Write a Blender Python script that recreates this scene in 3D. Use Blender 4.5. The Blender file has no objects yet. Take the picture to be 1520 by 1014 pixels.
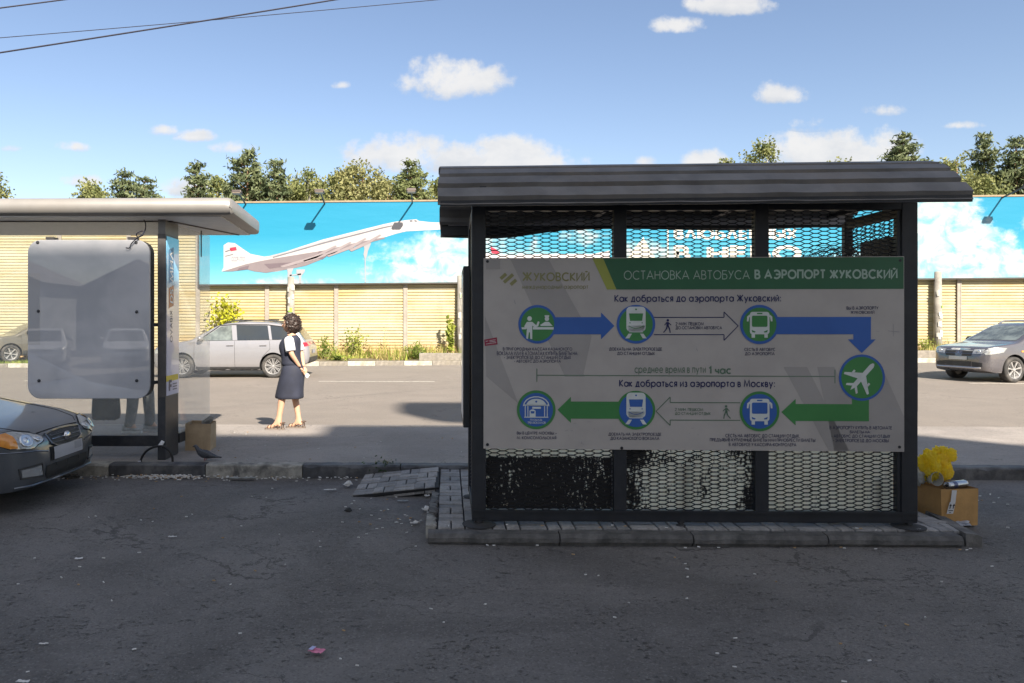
import bpy, bmesh, math, random
from mathutils import Vector, Matrix, noise as mnoise
from mathutils.bvhtree import BVHTree
R = math.radians
PI = math.pi
C = bpy.context.scene.collection
scene = bpy.context.scene

# ------------------------------------------------------------------ camera
F = 1098.0            # focal length in pixels of the 1520 px wide photograph
PX, PY = 640.0, 478.0  # principal point (the photograph is a straightened crop)
EYE = 1.65
cam_data = bpy.data.cameras.new('camera')
cam = bpy.data.objects.new('camera', cam_data)
C.objects.link(cam)
cam.location = (0, 0, EYE)
cam.rotation_euler = (R(90), 0, 0)
cam_data.sensor_width = 36
cam_data.lens = F / 1520 * 36
cam_data.shift_x = (760 - PX) / 1520
cam_data.shift_y = -(507 - PY) / 1520
cam_data.clip_start = 0.1
cam_data.clip_end = 2000
scene.camera = cam

# ------------------------------------------------------------------ light
SUN_EL, SUN_DIR = 37.5, Vector((-.64, 1.5, -1.25)).normalized()
sun_data = bpy.data.lights.new('sun', 'SUN')
sun_data.energy = 4.6
sun_data.angle = R(0.5)
sun_data.color = (1.0, 0.90, 0.77)
sun = bpy.data.objects.new('sun', sun_data)
C.objects.link(sun)
sun.location = (20, -40, 60)
sun.rotation_euler = SUN_DIR.to_track_quat('-Z', 'Y').to_euler()

world = bpy.data.worlds.new('World')
scene.world = world
world.use_nodes = True
scene.view_settings.view_transform = 'Standard'
scene.view_settings.look = 'None'
scene.view_settings.exposure = 1.45
scene.view_settings.gamma = 1
scene.view_settings.use_curve_mapping = False


class NT:
    """small helper to write node graphs as expressions"""
    def __init__(s, tree):
        s.t = tree; s.n = tree.nodes; s.l = tree.links
    def new(s, typ, **kw):
        nd = s.n.new(typ)
        for k, v in kw.items(): setattr(nd, k, v)
        return nd
    def put(s, sock, v):
        if hasattr(v, 'links') or isinstance(v, bpy.types.NodeSocket): s.l.new(v, sock)
        elif isinstance(v, (tuple, list)) and len(v) == 3 and sock.type == 'RGBA': sock.default_value = (*v, 1)
        else: sock.default_value = v
    def m(s, op, a, b=0.0, c=None, clamp=False):
        nd = s.new('ShaderNodeMath', operation=op, use_clamp=clamp)
        s.put(nd.inputs[0], a); s.put(nd.inputs[1], b)
        if c is not None: s.put(nd.inputs[2], c)
        return nd.outputs[0]
    def vm(s, op, a, b=(0, 0, 0)):
        nd = s.new('ShaderNodeVectorMath', operation=op)
        s.put(nd.inputs[0], a); s.put(nd.inputs[1], b)
        return nd.outputs[0]
    def noise(s, vec, scale, detail=4, rough=.55, dist=0.0):
        nd = s.new('ShaderNodeTexNoise')
        s.put(nd.inputs['Vector'], vec)
        nd.inputs['Scale'].default_value = scale; nd.inputs['Detail'].default_value = detail
        nd.inputs['Roughness'].default_value = rough; nd.inputs['Distortion'].default_value = dist
        return nd.outputs['Fac']
    def ramp(s, fac, stops, interp='LINEAR'):
        nd = s.new('ShaderNodeValToRGB'); cr = nd.color_ramp; cr.interpolation = interp
        while len(cr.elements) < len(stops): cr.elements.new(.5)
        for e, (p, c) in zip(cr.elements, stops):
            e.position = p; e.color = (*c, 1) if len(c) == 3 else c
        s.put(nd.inputs[0], fac)
        return nd.outputs[0]
    def mix(s, fac, a, b, blend='MIX'):
        nd = s.new('ShaderNodeMix', data_type='RGBA', blend_type=blend)
        s.put(nd.inputs[0], fac); s.put(nd.inputs[6], a); s.put(nd.inputs[7], b)
        return nd.outputs[2]
    def smooth(s, v, a, b):
        nd = s.new('ShaderNodeMapRange', interpolation_type='SMOOTHSTEP', clamp=True)
        s.put(nd.inputs['Value'], v); nd.inputs['From Min'].default_value = a; nd.inputs['From Max'].default_value = b
        return nd.outputs[0]
    def sep(s, v):
        nd = s.new('ShaderNodeSeparateXYZ'); s.put(nd.inputs[0], v); return nd.outputs
    def comb(s, x, y, z):
        nd = s.new('ShaderNodeCombineXYZ'); s.put(nd.inputs[0], x); s.put(nd.inputs[1], y); s.put(nd.inputs[2], z)
        return nd.outputs[0]


# world: Nishita sky with fair weather cumulus, clouds laid out by direction
w = NT(world.node_tree); w.n.clear()
sky = w.new('ShaderNodeTexSky', sky_type='NISHITA')
sky.sun_disc = False
sky.sun_elevation = R(SUN_EL)
sky.sun_rotation = math.atan2(-SUN_DIR.x, -SUN_DIR.y)
sky.air_density = 1.0; sky.dust_density = .6; sky.ozone_density = 1.6
tc = w.new('ShaderNodeTexCoord')
sx, sy, sz = w.sep(tc.outputs['Generated'])
ysafe = w.m('MAXIMUM', sy, 0.05)
cu = w.m('DIVIDE', sx, ysafe); cv = w.m('DIVIDE', sz, ysafe)
# (x, y, half width, half height, density) of each cloud as it stands over the horizon
CLOUDS = [(1090, 8, 72, 20, 1.25), (1005, 40, 40, 16, 1.2), (675, 122, 78, 36, 1.35), (1155, 143, 50, 20, 1.2), (505, 127, 22, 9, .7),
          (242, 195, 24, 12, .9), (292, 204, 34, 12, 1.0), (345, 220, 46, 14, .85), (112, 219, 32, 11, .95), (18, 221, 20, 9, .7),
          (120, 270, 46, 14, .9), (280, 280, 56, 20, 1.1), (600, 232, 85, 34, 1.35), (740, 240, 120, 36, 1.4), (960, 244, 26, 16, .9), (860, 262, 90, 20, .8),
          (1052, 240, 44, 20, 1.2), (1240, 230, 98, 40, 1.6), (1198, 184, 34, 15, .75), (1312, 165, 40, 13, .75), (1432, 187, 32, 9, .85),
          (1010, 265, 120, 22, .9)]
vec2 = w.comb(cu, cv, 0.0)
n1 = w.noise(vec2, 13, 8, .6); n2 = w.noise(vec2, 38, 7, .62)
n3 = w.noise(w.comb(cu, w.m('MULTIPLY', cv, 1.6), 4.0), 14, 5, .6)
wob = w.m('ADD', w.m('MULTIPLY', w.m('SUBTRACT', n1, .5), 3.4), w.m('MULTIPLY', w.m('SUBTRACT', n2, .5), 2.2))
dens = None; under = None
for (cx, cy, hw, hh, dn) in CLOUDS:
    u0, v0, a, b = (cx - PX) / F, (PY - cy) / F, hw / F, hh / F
    du = w.m('DIVIDE', w.m('SUBTRACT', cu, u0), a)
    dv = w.m('DIVIDE', w.m('SUBTRACT', cv, v0), b)
    dv2 = w.m('MULTIPLY', dv, w.m('ADD', 1.0, w.m('MULTIPLY', w.m('LESS_THAN', dv, 0.0), .45)))
    d = w.m('SUBTRACT', dn, w.m('ADD', w.m('MULTIPLY', du, du), w.m('MULTIPLY', dv2, dv2)))
    dens = d if dens is None else w.m('MAXIMUM', dens, d)
    g = w.m('MULTIPLY', w.m('GREATER_THAN', d, -.8), w.m('MULTIPLY', dv, -1.0))
    under = g if under is None else w.m('MAXIMUM', under, g)
den = w.m('ADD', dens, wob)
front = w.smooth(sy, .05, .2)
mask = w.m('MULTIPLY', w.smooth(den, .0, 1.15), front)
# unseen rest of the sky: extra cloud added to lift the light in the shade
n4 = w.noise(w.vm('MULTIPLY', tc.outputs['Generated'], (1, 1, 2.6)), 5.5, 8, .6)
far = w.m('MULTIPLY', w.smooth(n4, .42, .56), w.m('SUBTRACT', 1.0, w.smooth(sy, .0, .3)))
far = w.m('MULTIPLY', far, w.smooth(sz, .02, .12))
mask = w.m('MULTIPLY', w.m('MAXIMUM', mask, far), .93)
shade = w.m('MULTIPLY', w.smooth(w.m('ADD', under, w.m('MULTIPLY', w.m('SUBTRACT', n3, .5), 2.4)), -.35, 1.2), 1.0)
ccol = w.mix(shade, (.335, .33, .325), (.225, .24, .265))
bg_sky = w.new('ShaderNodeBackground'); bg_sky.inputs[1].default_value = .063
tint = w.mix(1.0, sky.outputs[0], (1.11, 1.03, 1.02), 'MULTIPLY')
w.put(bg_sky.inputs[0], tint)
bg_cl = w.new('ShaderNodeBackground'); bg_cl.inputs[1].default_value = 1.0
w.put(bg_cl.inputs[0], ccol)
mx = w.new('ShaderNodeMixShader'); w.put(mx.inputs[0], mask)
w.l.new(bg_sky.outputs[0], mx.inputs[1]); w.l.new(bg_cl.outputs[0], mx.inputs[2])
out = w.new('ShaderNodeOutputWorld'); w.l.new(mx.outputs[0], out.inputs[0])

# ------------------------------------------------------------------ helpers
def G(px, py, z=0.0):                      # photograph pixel -> point on the level z
    D = (EYE - z) * F / (py - PY)
    return Vector(((px - PX) / F * D, D, z))
def Q(px, py, D):                          # photograph pixel -> point at distance D
    return Vector(((px - PX) / F * D, D, EYE - (py - PY) / F * D))
TH = R(-1.2)
CT, ST = math.cos(TH), math.sin(TH)
def S(s, t, z=0.0):                        # frame of the stop: kerb, paving and both shelters
    return Vector((s * CT - t * ST, s * ST + t * CT, z))
def sm(a, b, x):
    x = min(1, max(0, (x - a) / (b - a))); return x * x * (3 - 2 * x)
def gz(x, y):                              # the far side of the road climbs gently to the right
    return .0055 * (max(-60, min(60, x)) + 8) * sm(13, 27, y)

MATS = {}
def mat(name, col, rough=.6, metal=0.0, var=.12, nscale=6.0, bump=0.0, bscale=40.0, spec=.5, coat=0.0, dirt=None, dirt_amt=.0, dscale=2.0, emit=None, alpha=None):
    if name in MATS: return MATS[name]
    m = bpy.data.materials.new(name); m.use_nodes = True
    t = NT(m.node_tree); b = t.n['Principled BSDF']
    tcx = t.new('ShaderNodeTexCoord'); v = tcx.outputs['Object']
    n = t.noise(v, nscale, 5, .6)
    lo = tuple(max(0, c * (1 - var)) for c in col); hi = tuple(min(1, c * (1 + var)) for c in col)
    cc = t.mix(t.smooth(n, .3, .7), lo, hi)
    if dirt is not None:
        dn = t.noise(v, dscale, 7, .68, .4)
        cc = t.mix(t.m('MULTIPLY', t.smooth(dn, .45, .72), dirt_amt), cc, dirt)
    t.put(b.inputs['Base Color'], cc)
    t.put(b.inputs['Roughness'], t.m('ADD', rough - .06, t.m('MULTIPLY', n, .12), clamp=True))
    b.inputs['Metallic'].default_value = metal
    b.inputs['Specular IOR Level'].default_value = spec
    b.inputs['Coat Weight'].default_value = coat
    b.inputs['Coat Roughness'].default_value = .06
    if bump:
        bp = t.new('ShaderNodeBump'); bp.inputs['Strength'].default_value = bump; bp.inputs['Distance'].default_value = .01
        t.put(bp.inputs['Height'], t.noise(v, bscale, 5, .65)); t.l.new(bp.outputs[0], b.inputs['Normal'])
    MATS[name] = m
    return m

class MB:
    def __init__(s): s.v = []; s.f = []; s.mi = []; s.k = 0
    def vert(s, p): s.v.append(tuple(p)); return len(s.v) - 1
    def face(s, ids): s.f.append(tuple(ids)); s.mi.append(s.k)
    def poly(s, pts): s.face([s.vert(p) for p in pts])
    def box(s, lo, hi, M=None):
        x0, y0, z0 = lo; x1, y1, z1 = hi
        P = [Vector(p) for p in ((x0,y0,z0),(x1,y0,z0),(x1,y1,z0),(x0,y1,z0),(x0,y0,z1),(x1,y0,z1),(x1,y1,z1),(x0,y1,z1))]
        if M is not None: P = [M @ p for p in P]
        i = [s.vert(p) for p in P]
        for q in ((0,3,2,1),(4,5,6,7),(0,1,5,4),(1,2,6,5),(2,3,7,6),(3,0,4,7)): s.face([i[k] for k in q])
    def hexa(s, P):
        i = [s.vert(p) for p in P]
        for q in ((0,3,2,1),(4,5,6,7),(0,1,5,4),(1,2,6,5),(2,3,7,6),(3,0,4,7)): s.face([i[k] for k in q])
    def bar(s, a, b, w=.05, h=.05, up=Vector((0,0,1))):
        a = Vector(a); b = Vector(b); d = (b - a).normalized()
        x = d.cross(up)
        if x.length < 1e-4: x = d.cross(Vector((0,1,0)))
        x.normalize(); y = x.cross(d)
        q = [(-w/2,-h/2),(w/2,-h/2),(w/2,h/2),(-w/2,h/2)]
        s.hexa([a + x*i + y*j for i, j in q] + [b + x*i + y*j for i, j in q])
    def tube(s, pts, r, n=8, cap=True):
        pts = [Vector(p) for p in pts]; rs = r if isinstance(r, (list, tuple)) else [r]*len(pts)
        rings = []; prev = None
        for i, p in enumerate(pts):
            d = (pts[min(i+1, len(pts)-1)] - pts[max(i-1, 0)])
            if d.length < 1e-9: d = Vector((0,0,1))
            d.normalize()
            if prev is None:
                x = d.cross(Vector((0,0,1)))
                if x.length < .05: x = d.cross(Vector((0,1,0)))
            else: x = prev - d * prev.dot(d)
            x.normalize(); prev = x; y = d.cross(x)
            rings.append([s.vert(p + (x*math.cos(2*PI*k/n) + y*math.sin(2*PI*k/n))*rs[i]) for k in range(n)])
        s.bridge(rings, cap)
    def bridge(s, rings, cap=True, closed=True):
        n = len(rings[0])
        for a, b in zip(rings, rings[1:]):
            for k in range(n if closed else n-1): s.face((a[k], a[(k+1)%n], b[(k+1)%n], b[k]))
        if cap: s.face(rings[0][::-1]); s.face(rings[-1])
    def rings(s, R_, cap=True, closed=True): s.bridge([[s.vert(p) for p in r] for r in R_], cap, closed)
    def lathe(s, prof, c=(0,0,0), axis='z', n=24, cap=False):
        c = Vector(c); rr = []
        for r, h in prof:
            ring = []
            for k in range(n):
                a = 2*PI*k/n; u, v = r*math.cos(a), r*math.sin(a)
                ring.append(s.vert(c + (Vector((u, v, h)) if axis == 'z' else Vector((u, h, v)) if axis == 'y' else Vector((h, u, v)))))
            rr.append(ring)
        s.bridge(rr, cap)
    def prism(s, pts, axis_vec):
        a = [s.vert(Vector(p)) for p in pts]; b = [s.vert(Vector(p) + Vector(axis_vec)) for p in pts]
        s.face(a[::-1]); s.face(b); n = len(a)
        for k in range(n): s.face((a[k], a[(k+1)%n], b[(k+1)%n], b[k]))
    def mesh(s, name, mats, smooth=False):
        me = bpy.data.meshes.new(name); me.from_pydata(s.v, [], s.f)
        for m in (mats if isinstance(mats, (list, tuple)) else [mats]): me.materials.append(m)
        if any(s.mi): me.polygons.foreach_set('material_index', s.mi)
        if smooth: me.polygons.foreach_set('use_smooth', [True]*len(s.f))
        me.update(); return me
    def build(s, name, mats, parent=None, smooth=False, bevel=0, local=False, **tags):
        me = s.mesh(name, mats, smooth)
        return link(name, me, parent, bevel, local, **tags)

PM = {}
def fixnormals(me):
    bm = bmesh.new(); bm.from_mesh(me); bmesh.ops.recalc_face_normals(bm, faces=bm.faces); bm.to_mesh(me); bm.free()
def link(name, me, parent=None, bevel=0, local=False, loc=None, rot=None, **tags):
    o = bpy.data.objects.new(name, me); C.objects.link(o)
    if me is not None and me.users <= 1 and len(me.polygons) < 60000: fixnormals(me)
    if loc is not None: o.location = loc
    if rot is not None: o.rotation_euler = rot
    if parent is not None:
        o.parent = parent
        if not local: o.matrix_parent_inverse = PM[parent.name].inverted()
        PM[o.name] = (PM[parent.name] if local else Matrix.Identity(4)) @ Matrix.LocRotScale(o.location, o.rotation_euler, None)
    else: PM[o.name] = Matrix.LocRotScale(o.location, o.rotation_euler, None)
    if bevel:
        b = o.modifiers.new('bevel', 'BEVEL'); b.width = bevel; b.segments = 2; b.limit_method = 'ANGLE'; b.angle_limit = R(40)
    for k, v in tags.items():
        if v is not None: o[k] = v
    return o
def thing(name, label, cat, loc=(0,0,0), rz=0, group=None):
    o = bpy.data.objects.new(name, None); C.objects.link(o)
    o.empty_display_size = .2
    o.location = loc; o.rotation_euler = (0,0,rz); o['label'] = label; o['category'] = cat
    if group: o['group'] = group
    PM[o.name] = Matrix.LocRotScale(Vector(loc), o.rotation_euler, None)
    return o
def dup(root, loc, rz=None, label=None):
    def cp(o, parent):
        c = o.copy(); C.objects.link(c)
        if parent is not None: c.parent = parent
        for ch in [x for x in C.objects if x.parent == o]: cp(ch, c)
        return c
    r = cp(root, None); r.location = loc
    if rz is not None: r.rotation_euler = (0,0,rz)
    if label: r['label'] = label
    return r
def hide_none(): pass
def ell(cx, cy, cz, rx, ry, n=20, rot=0, power=2.0):
    pts = []
    for k in range(n):
        a = 2*PI*k/n; c, s_ = math.cos(a), math.sin(a)
        x = rx*math.copysign(abs(c)**(2/power), c); y = ry*math.copysign(abs(s_)**(2/power), s_)
        pts.append(Vector((cx + x*math.cos(rot) - y*math.sin(rot), cy + x*math.sin(rot) + y*math.cos(rot), cz)))
    return pts
def skin(verts, edges, radii, sub=2, root=0):
    me = bpy.data.meshes.new('skin_src'); me.from_pydata(verts, edges, [])
    o = bpy.data.objects.new('skin_src', me); C.objects.link(o)
    m = o.modifiers.new('s', 'SKIN'); m.use_smooth_shade = True
    if not me.skin_vertices: 
        bpy.context.view_layer.objects.active = o
    lay = me.skin_vertices[0].data
    for i, r in enumerate(radii):
        lay[i].radius = (r, r) if not isinstance(r, tuple) else r
        lay[i].use_root = (i == root)
    ss = o.modifiers.new('u', 'SUBSURF'); ss.levels = sub; ss.render_levels = sub
    dg = bpy.context.evaluated_depsgraph_get()
    ev = o.evaluated_get(dg); res = bpy.data.meshes.new_from_object(ev)
    bpy.data.objects.remove(o); bpy.data.meshes.remove(me)
    return res
def mb_from(me, mb=None):
    mb = mb or MB(); off = len(mb.v)
    mb.v += [tuple(v.co) for v in me.vertices]
    for p in me.polygons: mb.f.append(tuple(off + i for i in p.vertices)); mb.mi.append(mb.k)
    return mb
def ico(mb, c, r, sub=2, jit=0, seed=0, sc=(1,1,1)):
    bm = bmesh.new(); bmesh.ops.create_icosphere(bm, subdivisions=sub, radius=1)
    off = len(mb.v)
    for v in bm.verts:
        d = 1 + (mnoise.noise(v.co*2.2 + Vector((seed*3.1, seed, 0)))*jit if jit else 0)
        mb.v.append((c[0] + v.co.x*r*sc[0]*d, c[1] + v.co.y*r*sc[1]*d, c[2] + v.co.z*r*sc[2]*d))
    for f in bm.faces: mb.f.append(tuple(off + v.index for v in f.verts)); mb.mi.append(mb.k)
    bm.free()

# lettering drawn as even strokes, after the geometric type on the board
def _arc(cx, cy, rx, ry, a0, a1, n=10):
    return [(cx + rx*math.cos(R(a0 + (a1-a0)*k/n)), cy + ry*math.sin(R(a0 + (a1-a0)*k/n))) for k in range(n+1)]
_soft = lambda x: [(x, 1), (x, 0), (x+.3, 0)] + _arc(x+.3, .27, .27, .27, -90, 90)[1:] + [(x, .54)]
GLY = {
 'А': (.9, [[(0,0),(.45,1),(.9,0)], [(.17,.33),(.73,.33)]]),
 'Б': (.62, [[(.58,1),(0,1),(0,0),(.32,0)] + _arc(.32,.29,.29,.29,-90,90)[1:] + [(0,.58)]]),
 'В': (.6, [[(0,0),(0,1),(.28,1)] + _arc(.28,.76,.24,.24,90,-90)[1:] + [(0,.52)], [(.28,.52)] + _arc(.32,.26,.27,.26,90,-90)[1:] + [(0,0)]]),
 'Г': (.55, [[(.55,1),(0,1),(0,0)]]),
 'Д': (.86, [[(0,-.18),(0,0),(.86,0),(.86,-.18)], [(.12,0),(.36,1),(.72,1),(.72,0)]]),
 'Е': (.55, [[(.55,1),(0,1),(0,0),(.55,0)], [(0,.52),(.5,.52)]]),
 'Ж': (1.0, [[(.5,0),(.5,1)], [(0,1),(.42,.5),(0,0)], [(1,1),(.58,.5),(1,0)], [(.42,.5),(.58,.5)]]),
 'З': (.54, [_arc(.27,.76,.24,.24,150,-90), [(.2,.52)] + _arc(.27,.26,.27,.26,90,-150)]),
 'И': (.7, [[(0,1),(0,0),(.7,1),(.7,0)]]), 'Й': (.7, [[(0,1),(0,0),(.7,1),(.7,0)], _arc(.35,1.27,.14,.12,200,340,6)]),
 'К': (.6, [[(0,0),(0,1)], [(.58,1),(.04,.5),(.6,0)]]), 'Л': (.74, [[(0,0),(.37,1),(.74,0)]]),
 'М': (1.0, [[(0,0),(.12,1),(.5,.1),(.88,1),(1,0)]]), 'Н': (.68, [[(0,0),(0,1)], [(.68,0),(.68,1)], [(0,.52),(.68,.52)]]),
 'О': (1.0, [_arc(.5,.5,.5,.5,0,360,22)]), 'П': (.66, [[(0,0),(0,1),(.66,1),(.66,0)]]),
 'Р': (.55, [[(0,0),(0,1),(.28,1)] + _arc(.28,.73,.27,.27,90,-90)[1:] + [(0,.46)]]),
 'С': (.86, [_arc(.5,.5,.5,.5,48,312,18)]), 'Т': (.6, [[(0,1),(.6,1)], [(.3,1),(.3,0)]]),
 'У': (.64, [[(0,1),(.34,.42)], [(.64,1),(.12,0)]]), 'Х': (.64, [[(0,0),(.64,1)], [(0,1),(.64,0)]]),
 'Ц': (.76, [[(0,1),(0,0),(.76,0),(.76,-.18)], [(.65,0),(.65,1)]]), 'Ч': (.6, [[(0,1),(0,.65),(.07,.5),(.2,.42),(.6,.42)], [(.6,0),(.6,1)]]),
 'Ш': (.9, [[(0,1),(0,0),(.9,0),(.9,1)], [(.45,0),(.45,1)]]), 'Щ': (1.0, [[(0,1),(0,0),(1.0,0),(1.0,-.18)], [(.45,0),(.45,1)], [(.9,0),(.9,1)]]),
 'Ъ': (.78, [[(0,1),(.2,1),(.2,0),(.5,0)] + _arc(.5,.27,.27,.27,-90,90)[1:] + [(.2,.54)]]),
 'Ы': (.82, [_soft(0), [(.82,0),(.82,1)]]), 'Ь': (.57, [_soft(0)]),
 'Э': (.88, [_arc(.4,.5,.48,.5,132,-132,18), [(.3,.5),(.88,.5)]]), 'Ю': (1.2, [[(0,0),(0,1)], [(0,.5),(.24,.5)], _arc(.72,.5,.48,.5,0,360,22)]),
 'Я': (.56, [[(.56,0),(.56,1),(.28,1)] + _arc(.28,.73,.27,.27,90,270)[1:] + [(.56,.46)], [(.28,.46),(0,0)]]),
 '1': (.26, [[(0,.78),(.24,1),(.24,0)]]), '2': (.58, [_arc(.28,.72,.28,.28,165,-25,10) + [(0,0),(.58,0)]]), '7': (.55, [[(0,1),(.55,1),(.15,0)]]),
 '.': (.14, [[(0,.06),(.14,.06)]]), ',': (.08, [[(.06,.08),(0,-.14)]]), ':': (.14, [[(0,.06),(.14,.06)], [(0,.6),(.14,.6)]]),
 '–': (.55, [[(0,.42),(.55,.42)]]), '-': (.3, [[(0,.42),(.3,.42)]]), '•': (.16, [_arc(.08,.42,.05,.05,0,360,8)]),
 'D': (.75, [[(0,0),(0,1),(.28,1)] + _arc(.28,.5,.47,.5,90,-90)[1:] + [(0,0)]]), 'S': (.5, [_arc(.25,.76,.24,.24,30,270) + _arc(.25,.26,.25,.26,90,-150)[1:]]),
 'V': (.8, [[(0,1),(.4,0),(.8,1)]]), 'I': (.02, [[(.01,0),(.01,1)]]), 'F': (.5, [[(.5,1),(0,1),(0,0)], [(0,.52),(.46,.52)]]),
}
for a, b in (('A', 'А'), ('B', 'В'), ('O', 'О'), ('X', 'Х')): GLY[a] = GLY[b]
for ch in 'вгджзийклмнптхцчшъыьэюя':
    W0, st = GLY[ch.upper()]; GLY[ch] = (W0*.72, [[(x*.72, y*.70) for x, y in s_] for s_ in st])
GLY['й'] = (.5, [[(0,.7),(0,0),(.5,.7),(.5,0)], _arc(.25,.98,.12,.10,200,340,6)])
GLY['а'] = (.68, [_arc(.34,.34,.34,.34,0,360,18), [(.69,0),(.69,.69)]]); GLY['о'] = (.7, [_arc(.35,.35,.35,.35,0,360,18)])
GLY['б'] = (.7, [_arc(.35,.33,.34,.33,0,360,18), [(.01,.36),(.04,.7),(.2,.92),(.6,1.0)]])
GLY['е'] = (.7, [[(.03,.36)] + [(.68,.36)] + _arc(.35,.35,.34,.34,8,320,16)]); GLY['с'] = (.6, [_arc(.35,.35,.34,.34,48,312,14)])
GLY['р'] = (.7, [[(0,-.3),(0,.69)], _arc(.36,.34,.34,.34,0,360,18)]); GLY['у'] = (.6, [[(0,.7),(.31,.06)], [(.6,.7),(.17,-.3)]])
def ribbon(P, t):
    n = len(P); closed = n > 3 and math.hypot(P[0][0]-P[-1][0], P[0][1]-P[-1][1]) < 1e-6
    Lf = []; Rt = []
    for i, p in enumerate(P):
        a = P[i-1] if i else (P[-2] if closed else None); b = P[i+1] if i < n-1 else (P[1] if closed else None)
        def nrm(u, v):
            dx, dy = v[0]-u[0], v[1]-u[1]; l = math.hypot(dx, dy) or 1; return (-dy/l, dx/l)
        if a is None: m_ = nrm(p, b); k = 1
        elif b is None: m_ = nrm(a, p); k = 1
        else:
            n1_, n2_ = nrm(a, p), nrm(p, b); mx_, my_ = n1_[0]+n2_[0], n1_[1]+n2_[1]; l = math.hypot(mx_, my_)
            if l < .2: m_ = n1_; k = 1
            else: m_ = (mx_/l, my_/l); k = min(2.0, 1/max(.3, m_[0]*n1_[0] + m_[1]*n1_[1]))
        Lf.append((p[0] + m_[0]*t/2*k, p[1] + m_[1]*t/2*k)); Rt.append((p[0] - m_[0]*t/2*k, p[1] - m_[1]*t/2*k))
    return Lf, Rt
def put_text(mb, txt, fn, x0, x1, y0, y1, bold=0.0, shear=0.0, spacing=1.0):
    """fn(px, py) -> 3D point; the text box runs x0..x1 and y0 (top) .. y1 (bottom) in the artwork's own units"""
    t = max(.065, .13 + bold*4.0); x = 0; strokes = []
    for ch in txt:
        if ch == ' ': x += .42; continue
        w_, st = GLY[ch]
        for s_ in st: strokes.append([(x + a + shear*b, b) for a, b in s_])
        x += w_ + .17 + t*.55
    low = txt != txt.upper()
    a, b = -t/2, x - .17 - t*.05; c = min(min(q[1] for q in s_) for s_ in strokes) - t/2; d = max(max(q[1] for q in s_) for s_ in strokes) + t/2
    o_ = fn(x0, y0); nrm_ = (fn(x0 + 1, y0) - o_).cross(fn(x0, y0 + 1) - o_).normalized()
    if nrm_.dot(Vector((0, 0, EYE)) - o_) < 0: nrm_ = -nrm_
    for k, s_ in enumerate(strokes):
        L_, R__ = ribbon(s_, t)
        P = lambda q: tuple(fn(x0 + (q[0] - a)/(b - a)*(x1 - x0), y1 - (q[1] - c)/(d - c)*(y1 - y0)) + nrm_*.00018*(k % 4))
        li = [mb.vert(P(q)) for q in L_]; ri = [mb.vert(P(q)) for q in R__]
        for i in range(len(li)-1): mb.face((ri[i], ri[i+1], li[i+1], li[i]))
def circle_pts(cx, cy, r, n=40): return [(cx + r*math.cos(2*PI*k/n), cy + r*math.sin(2*PI*k/n)) for k in range(n)]
def rrect(x0, y0, x1, y1, r, n=5):
    P = []
    for cx, cy, a0 in ((x1-r, y1-r, 0), (x0+r, y1-r, 90), (x0+r, y0+r, 180), (x1-r, y0+r, 270)):
        for k in range(n+1):
            a = R(a0 + 90*k/n); P.append((cx + r*math.cos(a), cy + r*math.sin(a)))
    return P
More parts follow.
